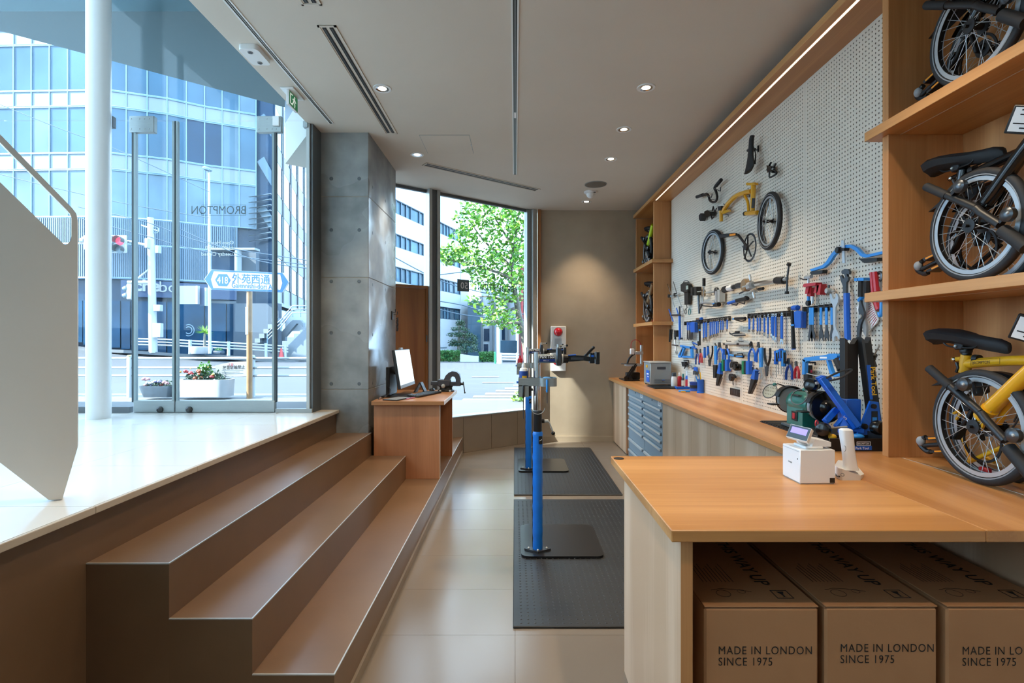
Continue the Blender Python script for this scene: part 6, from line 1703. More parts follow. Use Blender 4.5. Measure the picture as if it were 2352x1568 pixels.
MB().tube([P(1905, 983, 2.5), P(1945, 980, 2.52)], .005, 8).build('knob_shaft', 'steel', tr)
MB().prism([P(1922, 978, 2.6), P(1938, 960, 2.6), P(1950, 975, 2.58), P(1985, 985, 2.56), P(1984, 994, 2.56), P(1926, 985, 2.6)], (0, .03, 0)).build('rocker', 'blue', tr, smooth=False)
MB().beam(P(1895, 968, 2.62), P(1921, 940, 2.66), .03, .024, (0, -1, .4), .003).build('rear_arm', 'blue', tr)
MB().ring(P(1876, 972, 2.56), (.6, -.8, 0), .012, .017, .006, 20).build('red_clip', 'red', tr)
ty = thing('tool_tray', 'black tray with brand labels in front of the truing stand', 'tray', (1.62, 2.47, BENCH))
tx0, tx1 = (1905 - CX) * 2.452 / F, (2027 - CX) * 2.452 / F
MB().box(tx0, tx1, 2.45, 2.456, BENCH, BENCH + .062, .001).build('front_wall', 'black', ty)
MB().box(tx0, tx0 + .005, 2.45, 2.55, BENCH, BENCH + .05).build('side_wall', 'black', ty, smooth=False)
MB().box(tx1 - .005, tx1, 2.45, 2.55, BENCH, BENCH + .08).build('side_wall', 'black', ty, smooth=False)
MB().box(tx0, tx1, 2.545, 2.55, BENCH, BENCH + .06).build('back_wall', 'black', ty, smooth=False)
MB().box(tx0 + .005, tx1 - .005, 2.456, 2.545, BENCH + .002, BENCH + .006).build('floor_sheet', 'black', ty, smooth=False)
a = P(1962, 1033, 2.45); b = P(2002, 1023.5, 2.45)
MB().box(a.x, b.x, 2.4488, 2.45, a.z, b.z).build('brand_panel', 'blue', ty, smooth=False)
text('Park Tool', .0155, P(1965, 1031.5, 2.4484), (1, 0, 0), (0, 0, 1), 'lettering', 'ink_white', ty, depth=0.0, bold=True, sx=1.02)
text('BROMPTON', .0125, P(1970, 1020.5, 2.4488), (1, 0, 0), (0, 0, 1), 'lettering', 'ink_white', ty, depth=0.0, sx=.80)
for (u0, v0, u1, v1) in ((1968, 1014, 2000, 1014.7), (1968, 1022, 2000, 1022.7), (1968, 1014, 1968.7, 1022.5), (1999.4, 1014, 2000, 1022.5)):
    a, b = P(u0, v1, 2.4488), P(u1, v0, 2.4488)
    MB().box(a.x, b.x, 2.4486, 2.45, a.z, b.z).build('label_outline', 'ink_white', ty, smooth=False)
yt = thing('tape_measure', 'yellow tape and cord lying in the black tray', 'tape', tuple(P(1912, 1003, 2.5)))
MB().ball(P(1912, 1003, 2.50), .016, 12, 8, (1.2, 1, .9)).build('reel', 'yellow_plain', yt)
MB().tube(arc([P(1912, 1006, 2.49), P(1922, 1011, 2.49), P(1945, 1012, 2.49), P(1975, 1008, 2.49)]), .004, 6).build('strap', 'yellow_plain', yt)
bt = thing('blue_lid', 'light blue plastic lid lying in the black tray', 'disc', tuple(P(1970, 1001, 2.5)))  # a loose plastic lid
MB().ball(P(1970, 1002, 2.51), .022, 14, 8, (1.4, 1, .6)).build('lid', 'blue_light', bt)

# --- till things on the counter
pr = thing('receipt_printer', 'white cube receipt printer on the front counter', 'printer', (1.107, 1.953, BENCH))
MB().box(1.043, 1.172, 1.891, 2.015, BENCH + .003, 1.022, .0025).build('case', 'white_plastic', pr)
MB().box(1.046, 1.169, 1.894, 2.012, BENCH, BENCH + .004).build('base_shadow_gap', 'grey_plastic', pr, smooth=False)
MB().box(1.1515, 1.1695, 1.8895, 1.8925, BENCH + .006, BENCH + .024).build('cable_port', 'black', pr, smooth=False)
text('EPSON', .0085, (1.0424, 1.972, BENCH + .064), (0, -1, 0), (0, 0, 1), 'lettering', 'decal_grey', pr, depth=0.0, bold=True)
MB().box(1.0422, 1.0432, 1.906, 1.909, BENCH + .086, BENCH + .092).build('status_light', 'gun_metal', pr, smooth=False)
MB().box(1.0415, 1.0432, 1.894, 2.012, 1.0135, 1.0142).build('lid_gap', 'grey_plastic', pr, smooth=False)
cd = thing('customer_display', 'small tilted customer display on top of the printer', 'display', (1.09, 1.95, 1.022))
MB().box(1.068, 1.135, 1.90, 1.985, 1.022, 1.031, .003).build('foot', 'white_plastic', cd)
MB().prism([(1.095, 1.905, 1.031), (1.165, 1.905, 1.031), (1.165, 1.905, 1.048), (1.105, 1.905, 1.058)], (0, .085, 0)).build('rear_box', 'white_plastic', cd, smooth=False)
TL, TR, BR, BL = P(1816.9, 973, 1.985), P(1864.5, 984.5, 1.905), P(1853, 1014.4, 1.885), P(1805.3, 1001.5, 1.965)
nz = (TR - TL).cross(BL - TL).normalized()
if nz.y > 0: nz = -nz
MB().prism([TL, TR, BR, BL], -nz * .014).build('bezel', 'white_plastic', cd, smooth=False)
ctr = (TL + TR + BR + BL) / 4
lerp = lambda a, b: TL + (TR - TL) * a + (BL - TL) * b
MB().prism([lerp(.015, .03) + nz * .0012, lerp(.985, .03) + nz * .0012, lerp(.985, .97) + nz * .0012, lerp(.015, .97) + nz * .0012], -nz * .0014).build('face', mat('display_face', '#4d5d6a', .15), cd, smooth=False)
MB().prism([lerp(.13, .17) + nz * .0022, lerp(.88, .17) + nz * .0022, lerp(.88, .62) + nz * .0022, lerp(.13, .62) + nz * .0022], -nz * .0012).build('screen', 'display_glow', cd, smooth=False)
MB().beam(lerp(.5, .8) - nz * .012, (1.10, 1.945, 1.03), .03, .012, (0, 1, 0), .003).build('neck', 'white_plastic', cd)
hs = thing('barcode_scanner', 'white upright handset standing in its base on the counter', 'scanner', (1.24, 1.95, BENCH))
bq = [PZ(1917, 1090, BENCH), PZ(1926, 1100, BENCH), PZ(1935, 1103, BENCH), PZ(1976, 1103, BENCH), PZ(1985, 1093, BENCH), PZ(1960, 1080, BENCH), PZ(1925, 1080, BENCH)]
m = MB(); tops = [.038, .042, .043, .018, .008, .036, .042]
vs = [tuple(q) for q in bq] + [(q.x, q.y, q.z + t_) for q, t_ in zip(bq, tops)]
n = 7
m.add(vs, [tuple(range(n))[::-1], tuple(range(n, 2 * n))] + [(i, (i + 1) % n, n + (i + 1) % n, n + i) for i in range(n)])
m.build('base', 'white_plastic', hs, smooth=50)
p0, p1 = P(1954, 1078, 1.965), P(1942, 984, 1.975)
d = (p1 - p0); prof = []
m = MB(); n = 16; vs = []
for t_, a_, b_ in ((0, .026, .020), (.15, .022, .018), (.5, .021, .017), (.85, .023, .019), (.97, .022, .018), (1.0, .016, .012)):
    c_ = p0 + d * t_
    for k in range(n):
        an = 2 * math.pi * k / n
        ca, sa = math.cos(an), math.sin(an)
        ca = math.copysign(abs(ca) ** .6, ca); sa = math.copysign(abs(sa) ** .6, sa)
        vs.append((c_.x + a_ * ca, c_.y + b_ * sa, c_.z))
m.add(vs, [tuple(range(n))[::-1], tuple(range(5 * n, 6 * n))] + [(i * n + k, i * n + (k + 1) % n, (i + 1) * n + (k + 1) % n, (i + 1) * n + k) for i in range(5) for k in range(n)])
m.build('handset', 'white_plastic', hs)
MB().ring(P(1935, 1090, 1.93) , (-.5, -1, 0), .004, .0065, .003, 16).build('socket', 'grey_plastic', hs)
cc_ = P(1938, 1030, 1.948)
MB().tube([(cc_.x + .008 * math.cos(a), cc_.y, cc_.z + .012 * math.sin(a)) for a in [-1.2 + .24 * k for k in range(11)]], .0008, 5).build('button_arc', 'gun_metal', hs)
kc_ = thing('power_cable', 'short black cable behind the printer on the counter', 'cable', tuple(PZ(1919, 1085, BENCH)))
MB().tube(arc([PZ(1913, 1083, BENCH + .004), PZ(1920, 1080, BENCH + .012), PZ(1921, 1092, BENCH + .006), PZ(1928, 1094, BENCH + .012)]), .003, 6).build('cord', 'black', kc_)
# ------------------------------------------------------------------ folded bicycles on the shelves
zY = lambda x, y: (2050 + x / 3.407, 680 + y / 3.407)
HUB = PX(*zY(690, 1000), 1.707)
BASE0 = Vector((HUB.x, HUB.y, BENCH + .2105))
def folded_bike(hub, fm, label, seat_dz=0.0, logo=False, group='folded bicycles on the shelves', tablet=True, rough=False):
    off = Vector(hub) - HUB
    def B(x, y, X):
        return PX(*zY(x, y), X) + off
    t = thing('folded_bicycle', label, 'bicycle', (hub[0], hub[1], hub[2] - .21), group=group)
    c = Vector(hub)
    fw = thing_part = None
    # wheels
    for nm, cc, gear in (('front_wheel', c, False), ('rear_wheel', B(810, 1010, 1.862), True)):
        w = MB().torus(cc, (1, 0, 0), .1935, .0165, 64, 10).build(nm, 'rubber_tyre', t)
        MB().lathe([(.181, -.0105), (.168, -.0105), (.168, .0105), (.181, .0105), (.181, -.0105)], cc, (1, 0, 0), 56, caps=False).build('rim', 'black', w)
        for s in (-1, 1):
            MB().ring(cc + Vector((s * .0112, 0, 0)), (1, 0, 0), .165, .180, .0016, 64).build('brake_track', 'alu', w)
            MB().ring(cc + Vector((s * .0140, 0, 0)), (1, 0, 0), .1835, .1875, .003, 64).build('reflective_band', 'grey_plastic', w)
        m = MB()
        for k in range(28):
            a = 2 * math.pi * k / 28; b = a + (.5 if (k // 2) % 2 else -.5); s = 1 if k % 2 else -1
            m.tube([cc + Vector((s * .026, math.cos(b) * .024, math.sin(b) * .024)), cc + Vector((s * .003, math.cos(a) * .168, math.sin(a) * .168))], .0012, 4, caps=False)
        m.build('spokes', 'alu', w, kind='stuff')
        MB().lathe([(.006, -.045), (.006, -.032), (.026, -.030), (.027, -.023), (.013, -.020), (.013, .020), (.027, .023), (.026, .030), (.006, .032), (.006, .045)], cc, (1, 0, 0), 18).build('hub', 'black', w)
        if gear:
            MB().ring(cc + Vector((-.034, 0, 0)), (1, 0, 0), .02, .034, .004, 24).build('sprocket', 'gun_metal', w)
    rc = B(810, 1010, 1.862)
    # mudguards
    for cc, a0, a1 in ((rc, 40, 165), ):
        m = MB(); n = 20; vs = []
        for k in range(n + 1):
            a = math.radians(a0 + (a1 - a0) * k / n)
            for (dx, r) in ((-.024, .212), (-.016, .219), (.016, .219), (.024, .212)):
                vs.append((cc.x + dx, cc.y + r * math.cos(a) * 1, cc.z + r * math.sin(a)))
        m.add(vs, [(4 * k + q, 4 * k + q + 1, 4 * k + 5 + q, 4 * k + 4 + q) for k in range(n) for q in range(3)])
        m.build('mudguard', 'black', t)
    MB().prism([B(300, 682, 1.76), B(385, 640, 1.76), B(500, 600, 1.76), B(585, 590, 1.76), B(560, 640, 1.76), B(440, 660, 1.76)], (.045, 0, 0)).build('mud_flap', 'black', t, smooth=False)
    # main frame
    mt = MB().tube(arc([B(565, 512, 1.79), B(800, 492, 1.79), B(1030, 482, 1.79), B(1220, 500, 1.79), B(1400, 600, 1.79)]), .0185, 14).build('main_tube', fm, t)
    MB().tube([B(585, 440, 1.79), B(560, 578, 1.79)], .021, 16).build('seat_tube', fm, t)
    MB().tube([B(472, 476, 1.78), B(540, 470, 1.78)], .009, 8).build('seat_clamp', fm, t)
    MB().tube([B(500, 500, 1.77), B(515, 540, 1.77), B(500, 575, 1.77)], .006, 8).build('seat_lever', 'black', t)
    MB().ball(B(482, 476, 1.775), .009, 10, 8).build('clamp_bolt', 'chrome', t)
    MB().tube([B(572, 385 - seat_dz * 600, 1.79), B(580, 440, 1.79)], .016, 14).build('seat_post', 'black', t)
    MB().lathe([(.019, 0), (.021, .01), (.017, .02)], B(575, 425, 1.79), (0, 0, 1), 14).build('post_collar', 'black', t)
    MB().lathe([(.017, 0), (.016, .02)], B(645, 470, 1.79), (0, -1, 0), 12).build('stop_disc', 'black', t)
    fk = MB().tube(arc([B(1250, 420, 1.70), B(1029, 600, 1.70), B(880, 745, 1.70), B(760, 872, 1.70), B(690, 935, 1.70)]), [.026] * 19 + [.026] * 5 + [.021], 16).build('stem_tube', fm, t) if False else None
    MB().tube(arc([B(1250, 420, 1.705), B(1029, 610, 1.705), B(880, 750, 1.705), B(740, 880, 1.705)], 5), .0245, 16).build('folding_stem', fm, t)
    MB().tube([B(765, 860, 1.70), B(690, 925, 1.70)], [.027, .024], 16).build('stem_collar', fm, t)
    MB().prism([B(670, 905, 1.685), B(715, 930, 1.685), B(705, 1000, 1.685), B(690, 1032, 1.685), B(672, 1025, 1.685), B(680, 985, 1.685), B(655, 975, 1.685)], (.008, 0, 0)).build('fork_dropout', fm, t, smooth=False)
    MB().tube([B(930, 790, 1.74), B(830, 975, 1.74)], .011, 10).build('fork_blade', fm, t)
    MB().tube([B(885, 1150, 1.80), B(600, 1275, 1.80)], .0085, 10).build('chain_stay', fm, t)
    MB().tube([B(545, 1070, 1.83), B(610, 1265, 1.83)], .0075, 10).build('seat_stay', fm, t)
    MB().tube([B(730, 1240, 1.84), B(800, 1278, 1.84)], .0075, 10).build('rear_stay', fm, t)
    MB().tube([B(480, 900, 1.82), B(515, 880, 1.82), B(530, 905, 1.82), B(500, 945, 1.82)], .006, 8).build('rear_bracket', fm, t)
    # handlebar post lying across the wheel
    hp = MB().tube([B(300, 552, 1.672), B(690, 890, 1.672)], .0145, 16).build('handlebar', 'black', t)
    MB().tube([B(288, 545, 1.672), B(455, 690, 1.672)], .0165, 16).build('grip', 'black_soft', t)
    MB().tube([B(690, 890, 1.672), B(730, 945, 1.672), B(885, 1110, 1.672)], .0145, 16).build('handlebar_lower', 'black', t)
    MB().tube([B(905, 1160, 1.672), B(1100, 1390, 1.672)], .0215, 16).build('grip_lower', 'black_soft', t)
    for (x, y) in ((560, 668), (950, 1065)):
        h = MB().lathe([(.022, -.012), (.025, -.008), (.025, .008), (.018, .014), (.008, .018), (0, .018)], B(x, y, 1.662), (-1, 0, 0), 20).build('hinge_clamp', 'gun_metal', t)
        MB().prism([B(x - 85, y + 30, 1.655), B(x - 30, y - 35, 1.655), B(x + 20, y - 30, 1.655), B(x - 20, y + 20, 1.655), B(x - 70, y + 50, 1.655)], (.018, 0, 0)).build('hinge_lever', 'black', h, smooth=40)
        MB().ball(B(x - 5, y, 1.648), .006, 8, 6).build('hinge_bolt', 'steel', h)
    # drivetrain and cables seen through the spokes
    cr = MB().ring(B(700, 1110, 1.79), (1, 0, 0), .075, .084, .004, 40)
    cr.build('chainring', 'black', t)
    MB().beam(B(640, 860, 1.77), B(700, 1110, 1.77), .012, .026, (1, 0, 0), .004).build('crank_arm', 'black', t)
    MB().beam(B(500, 1100, 1.76), B(640, 870, 1.76), .014, .03, (1, 0, 0), .004).build('crank_arm', 'black', t)
    for pts in (((640, 690), (760, 680), (880, 665)), ((880, 1060), (960, 980), (1010, 880)), ((960, 700), (1005, 820), (950, 960)), ((600, 590), (640, 650), (660, 740))):
        MB().tube(arc([B(a, b, 1.70) for a, b in pts], 5), .0028, 6).build('cable', 'black', t)
    bk = MB().prism([B(590, 620, 1.72), B(690, 640, 1.72), B(700, 730, 1.72), B(640, 760, 1.72), B(600, 700, 1.72)], (.03, 0, 0)).build('brake_caliper', 'black', t, smooth=False)
    MB().ball(B(612, 645, 1.715), .007, 8, 6).build('brake_bolt', 'steel', bk)
    MB().lathe([(.0, -.01), (.016, -.01), (.016, .01), (0, .01)], B(590, 850, 1.78), (1, 0, 0), 16).build('idler', 'black', t)
    MB().box(B(700, 1310, 1.80).x - .012, B(700, 1310, 1.80).x + .012, B(760, 1310, 1.8).y, B(690, 1310, 1.8).y, B(0, 1330, 1.80).z * 0 + hub[2] - .195, hub[2] - .17, .004).build('rear_light', 'red', t)
    # pedal
    p = MB().prism([B(255, 1082, 1.70), B(355, 1076, 1.70), B(362, 1100, 1.70), B(268, 1108, 1.70)], (.055, 0, 0)).build('pedal', 'black', t, smooth=False)
    MB().prism([B(275, 1087, 1.699), B(352, 1083, 1.699), B(354, 1097, 1.699), B(280, 1101, 1.699)], (.003, 0, 0)).build('reflector', 'orange', p, smooth=False)
    MB().prism([B(285, 1188, 1.70), B(395, 1184, 1.70), B(398, 1206, 1.70), B(290, 1206, 1.70)], (.055, 0, 0)).build('pedal_bar', 'black', p, smooth=False)
    MB().prism([B(325, 1190, 1.699), B(395, 1187, 1.699), B(396, 1200, 1.699), B(328, 1202, 1.699)], (.003, 0, 0)).build('reflector', 'orange', p, smooth=False)
    MB().tube(arc([B(262, 1085, 1.72), B(215, 1108, 1.72), B(222, 1150, 1.72), B(270, 1195, 1.72), B(300, 1198, 1.72)], 4), .010, 8).build('pedal_cage', 'black', p)
    MB().ball(B(222, 1115, 1.715), .017, 12, 8, (1, 1, 1.2)).build('pedal_end', 'grey_plastic', p)
    MB().tube([B(250, 1150, 1.72), B(380, 1140, 1.72)], .009, 10).build('pedal_axle', 'black', p)
    # saddle
    sd = []
    for (x, y, hw, dp) in ((336, 255, .03, .03), (352, 235, .062, .036), (400, 228, .070, .036), (480, 232, .068, .034), (560, 248, .055, .032), (650, 272, .036, .030), (750, 292, .026, .030), (840, 306, .022, .030), (895, 325, .018, .026), (918, 345, .008, .014)):
        q = B(x, y + 40, 1.79); q.z += seat_dz
        sd.append((q, hw, dp * 1.55))
    saddle_mesh(sd, 'saddle', 'black_soft', t, 0, 0, Vector((0, 0, 1)), Vector((1, 0, 0)))
    for s in (-.022, .022):
        MB().tube(arc([B(440, 342, 1.79) + Vector((s, 0, seat_dz)), B(480, 372, 1.79) + Vector((s, 0, seat_dz)), B(620, 385, 1.79) + Vector((s, 0, seat_dz)), B(690, 380, 1.79) + Vector((s, 0, seat_dz)), B(725, 345, 1.79) + Vector((s, 0, seat_dz))], 4), .0035, 8).build('saddle_rail', 'black', t)
    q = B(560, 372, 1.79); q.z += seat_dz
    MB().box(q.x - .026, q.x + .026, q.y - .02, q.y + .02, q.z - .014, q.z + .014, .004).build('saddle_clamp', 'black', t)
    MB().ball((q.x - .028, q.y + .008, q.z), .006, 8, 6).build('clamp_bolt', 'steel', t)
    if logo:
        a, b = B(612, 508, 1.7708), B(838, 492, 1.7708)
        d = (b - a)
        up = Vector((0, 0, 1))
        text('BROMPTON', .0165, a + Vector((0, 0, -.004)) + d * .05, d, up, 'lettering', 'ink', mt, depth=0.0, sx=.83)
        for (k0, z0, k1, z1) in ((0, -.0095, 1, -.0088), (0, .0135, 1, .0142), (0, -.0095, .006, .0142), (.994, -.0095, 1, .0142)):
            p0, p1 = a + d * k0, a + d * k1
            MB().prism([p0 + up * z0, p1 + up * z0, p1 + up * z1, p0 + up * z1], (.0006, 0, 0)).build('label_outline', 'ink', mt, smooth=False)
    return t
def price_tablet(px, py, X, label):
    c = PX(px, py, X)
    t = thing('price_tablet', label, 'price tag', tuple(c))
    ax = Vector((0, -.45, .9)).normalized(); n = Vector((-.75, -.6, -.2)); n = (n - ax * n.dot(ax)).normalized(); s = ax.cross(n)
    MB().obox(c, s, ax, n, .15, .09, .012, .003).build('frame', 'black', t)
    f = MB().obox(c + n * .0065, s, ax, n, .135, .075, .002).build('card', 'ink_white', t, smooth=False)
    for k in range(5):
        MB().obox(c + n * .008 + ax * (.03 - .014 * k) - s * (.01 * (k % 2)), s, ax, n, .10 - .02 * (k % 3), .004, .001).build('print_line', 'ink', f, smooth=False)
    return t
folded_bike(BASE0, 'yellow', 'yellow folded bicycle standing on the counter in the lowest bay', 0.0, True)
folded_bike((1.732, 1.94, 1.8525), 'black_gloss', 'black folded bicycle in the middle bay of the near shelf', -.02)
folded_bike((1.732, 1.94, 2.6005), 'black_gloss', 'black folded bicycle in the top bay, cut off by the picture edge', 0.0)
folded_bike((1.745, 6.79, 1.8525), 'bronze', 'dark bronze folded bicycle in the far shelf, lower bay', 0.0)
folded_bike((1.745, 6.79, 2.6005), 'lime', 'lime green folded bicycle in the far shelf, upper bay', 0.0)
price_tablet(2386, 276, 1.72, 'black framed price tablet above the middle black bicycle')
price_tablet(2396, 764, 1.72, 'black framed price tablet above the yellow bicycle')
# ------------------------------------------------------------------ the street outside
def interp(x, tab):
    if x <= tab[0][0]: return tab[0][1]
    for (a, b), (c, d) in zip(tab, tab[1:]):
        if x <= c: return b + (d - b) * (x - a) / (c - a)
    return tab[-1][1]
def gz(X, Y):
    zf = interp(X, ((-40, 2.6), (-23.7, 1.15), (-20.3, .74), (-15.9, .27), (-2, .17), (30, 0)))
    k = min(1, max(0, (Y - 12) / 16)); k = k * k * (3 - 2 * k)
    z = .335 * (1 - k) + zf * k
    if Y > 28: z -= .035 * (Y - 28) * min(1, max(0, (X + 16) / 8))
    return z
mat('asphalt', '#33373d', 0.8, var=0.06, scale=0.8, bump=0.05, bscale=40)
mat('pavement', '#4e5255', 0.75, var=0.06, scale=1.5)
mat('road_paint', '#8a8e90', 0.7)
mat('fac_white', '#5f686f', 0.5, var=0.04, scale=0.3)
mat('fac_pane', '#364d5c', 0.06, spec=0.12, var=0.25, scale=0.25)
mat('fac_pane_b', '#4f616c', 0.08, spec=0.12, var=0.3, scale=0.35)
mat('fac_dark', '#1b2f42', 0.12, spec=0.12, var=0.2, scale=0.5)
mat('fac_frame', '#5e7686', 0.4)
mat('fac_fin', '#4c6070', 0.45)
mat('shop_glass', '#13344c', 0.05, spec=0.12, var=0.35, scale=0.6)
mat('navy_band', '#122d4d', 0.5)
mat('dark_wall', '#2f3c48', 0.6, var=0.05, scale=0.6)
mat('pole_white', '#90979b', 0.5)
mat('rust_pole', '#815f39', 0.6, var=0.25, scale=9, stretch=(1, 1, .5))
mat('sign_blue', '#004694', 0.4)
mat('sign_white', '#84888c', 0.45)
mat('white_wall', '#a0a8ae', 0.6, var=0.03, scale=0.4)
mat('strip_glass', '#4c6675', 0.08, spec=0.12, var=0.3, scale=0.5)
mat('window_bar', '#1e3547', 0.4)
mat('concrete_pot', '#909396', 0.6, var=0.04, scale=6)
mat('dark_pot', '#2b3a46', 0.5, var=0.2, scale=14)
mat('leaf_green', '#40791c', 0.45, var=0.35, scale=3)
mat('leaf_light', '#608b27', 0.4, var=0.25, scale=3)
mat('leaf_dark', '#1c3d26', 0.6, var=0.35, scale=3)
mat('leaf_hedge', '#295f27', 0.6, var=0.35, scale=4)
mat('bark', '#56544c', 0.8, var=0.3, scale=9)
mat('flower_red', '#89131c', 0.5); mat('flower_orange', '#a04626', 0.5); mat('flower_yellow', '#a27f26', 0.5)
mat('flower_pink', '#9a6e72', 0.5); mat('flower_white', '#9c9fa2', 0.5); mat('flower_violet', '#636391', 0.5)
mat('signal_red', '#ff3b57', 0.3, emit=0.5)
mat('signal_grey', '#5d6f78', 0.3)
mat('brick_red', '#5b3031', 0.7, var=0.1, scale=2)
mat('cone_red', '#9d3131', 0.5)

# ground
v = []; f = []
gx_ = [-70 + 2.5 * i for i in range(49)]; gy_ = [4.4 + 1.6 * i for i in range(60)]
for y in gy_:
    for x in gx_:
        v.append((x, y, gz(x, y) - .06))
n = len(gx_)
for j in range(len(gy_) - 1):
    for i in range(n - 1):
        if gy_[j] < 7.9 and gx_[i + 1] > -2.4: continue
        f.append((j * n + i, j * n + i + 1, (j + 1) * n + i + 1, (j + 1) * n + i))
o = build_mesh(v, f, 'ground_road', 'asphalt', None, smooth=60); tag(o, 'grey asphalt road beyond the glass', None, None, 'structure')
sw_ = MB()
sw_.prism([(-40, 5.2, .335), (-2.2, 5.4, .335), WS(2.3, .335, .17), WS(-.4, .335, .17), (3, 8.2, .335), (3, 9.35, .335), (-2.5, 9.35, .335), (-3.6, 10.5, .335), (-40, 10.5, .335)], (0, 0, -.14))
structure(sw_, 'ground_pavement', 'pavement', 'pale pavement outside the shop', smooth=False)
structure(MB().box(-6.2, -1.71, YG + .10, 5.2, .2, LAND - .01), 'ground_porch', 'pavement', 'low porch slab outside the glass doors', smooth=False)
structure(MB().prism([(-60, 30.2 - 3.2, 2.2), (-20, 26.4, .75), (-12.5, 29.4, .05), (-12.5, 34, .05), (-22, 31, .75), (-60, 31, 2.2)], (0, 0, .16)), 'ground_far_pavement', 'pavement', 'pale pavement on the far side of the street', smooth=False)
for i, (x0, y) in enumerate(((-.04, 12.95), (-.24, 12.2), (-.43, 11.55), (-.63, 10.95), (-.84, 10.4), (-1.0, 9.85))):
    z = gz(0, y) - .055
    t = tag(MB().box(x0, 3.2, y - .16, y + .16, z, z + .006).build('crosswalk_stripe', 'road_paint', None, smooth=False), 'white crosswalk stripe on the road, ' + ORD[i] + ' from the far side', 'road marking', 'crosswalk stripes')
for px0, px1, y in ((1084, 1146, 16.2), (1108, 1180, 13.85)):
    a = (px0 - CX) * y / F; b = (px1 - CX) * y / F; z = gz(a, y) - .05
    tag(MB().box(a, b, y - .06, y + .06, z, z + .006).build('lane_line', 'road_paint', None, smooth=False), 'thin white lane line ' + ('farther from' if y > 15 else 'nearer to') + ' the crosswalk', 'road marking')

# eave over the entrance and far window
cn = MB()
ZC = 4.2
cn.prism([(-4.97, YG + .03, ZC), WS(2.9, ZC, 1.02), WS(-1.2, ZC, 1.02), WS(-1.2, ZC, .13), WS(2.75, ZC, .13), (-1.75, YG + .03, ZC)], (0, 0, .35))
structure(cn, 'ceiling_canopy', 'fac_soffit' if 'fac_soffit' in MATS else mat('fac_soffit', '#586c70', .6), 'grey overhanging canopy outside the glass front', smooth=False)
structure(MB().box(-11.5, -11, -16, 2.48, 0, 15), 'wall_sun_block', 'wall_white', 'plain unseen wall left of the shop, added to block the sun', smooth=False)  # unseen slab added to keep sun out and trim the far-wall patch
up_ = MB().prism([WS(-1.2, CEIL + .42, .13), WS(3.3, CEIL + .42, .13), (-1.745, YG + .1, CEIL + .42), (-1.745, 3.0, CEIL + .42), (2.2, 3.0, CEIL + .42), (2.2, 7.6, CEIL + .42)], (0, 0, 2.9))
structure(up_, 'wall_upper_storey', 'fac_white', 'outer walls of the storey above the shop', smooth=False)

# near guard rail
def rail_line(y, xs, xa, xb, hs, label, group, rp=.045, rr=.022, ph=.8, bolts=False):
    t = thing('guard_rail', label, 'guard rail', (xs[0], y, gz(xs[0], y)))
    for x in xs:
        z = gz(x, y)
        p = MB().lathe([(rp, 0), (rp, ph - .03), (rp * .8, ph), (0, ph + .004)], (x, y, z), (0, 0, 1), 16).build('post', 'pole_white', t)
        if bolts:
            for h in hs:
                for s in (-1, 1):
                    MB().ball((x + s * .05, y - .03, z + h), .016, 8, 6).build('bolt', 'gun_metal', p)
            MB().box(x - .02, x + .03, y - rp - .004, y - rp + .02, z + ph - .02, z + ph - .005).build('reflector', 'yellow_plain', p)
    for h in hs:
        MB().tube([(x, y, gz(x, y) + h) for x in [xa + (xb - xa) * k / 6 for k in range(7)]], rr, 10).build('rail', 'pole_white', t)
    return t
Yr = 9.8
rail_line(Yr, [(300 - CX) * Yr / F, (578 - CX) * Yr / F, (20 - CX) * Yr / F], -10.5, -3.85, (.74, .56, .41), 'white pipe guard rail along the near kerb', 'rails', .062, .024, .8, True)
def far_y(px): return interp(px, ((0, 27.2), (300, 27.4), (450, 28.2), (660, 29.6)))
t = thing('guard_rail', 'white pipe guard rail along the far kerb', 'guard rail', tuple(P(480, 805, 28.4)))
for px, y0, y1 in ((437, 780, 813), (525, 784, 817), (611, 788, 823), (655, 792, 826)):
    yy_ = far_y(px); a, b = P(px, y1, yy_), P(px, y0, yy_)
    MB().cyl(a, b, .085, n=12).build('post', 'pole_white', t)
for dy in (0, 6.5, 13):
    MB().tube([P(px, py + dy, far_y(px)) for px, py in ((303, 777.5), (380, 779.5), (437, 782.5), (525, 787), (611, 792), (662, 795.5))], .045, 8).build('rail', 'pole_white', t)

# planters
def blossom(c, r, m, t):
    b = MB()
    for k in range(6):
        a = k * math.pi / 3 + random.random()
        b.ball((c[0] + math.cos(a) * r * .5, c[1] + math.sin(a) * r * .5, c[2] + random.uniform(-.2, .2) * r), r * .55, 6, 4)
    b.ball((c[0], c[1], c[2] + r * .2), r * .6, 6, 4)
    b.build('blossom', m, t)
def leafy(t, c, sx, sy, sz, n, m, L, nm='foliage'):
    v = []; f = []
    for _ in range(n):
        th = random.uniform(0, 2 * math.pi); ph = random.uniform(-.3, 1); r = random.random() ** .35
        p = Vector((c[0] + sx * r * math.cos(th) * math.sqrt(max(0, 1 - ph * ph * .8)), c[1] + sy * r * math.sin(th) * math.sqrt(max(0, 1 - ph * ph * .8)), c[2] + sz * r * ph))
        leaf_quad(v, f, p, L * random.uniform(.6, 1.3))
    build_mesh(v, f, nm, m, t, smooth=False, kind='stuff', fix=False)
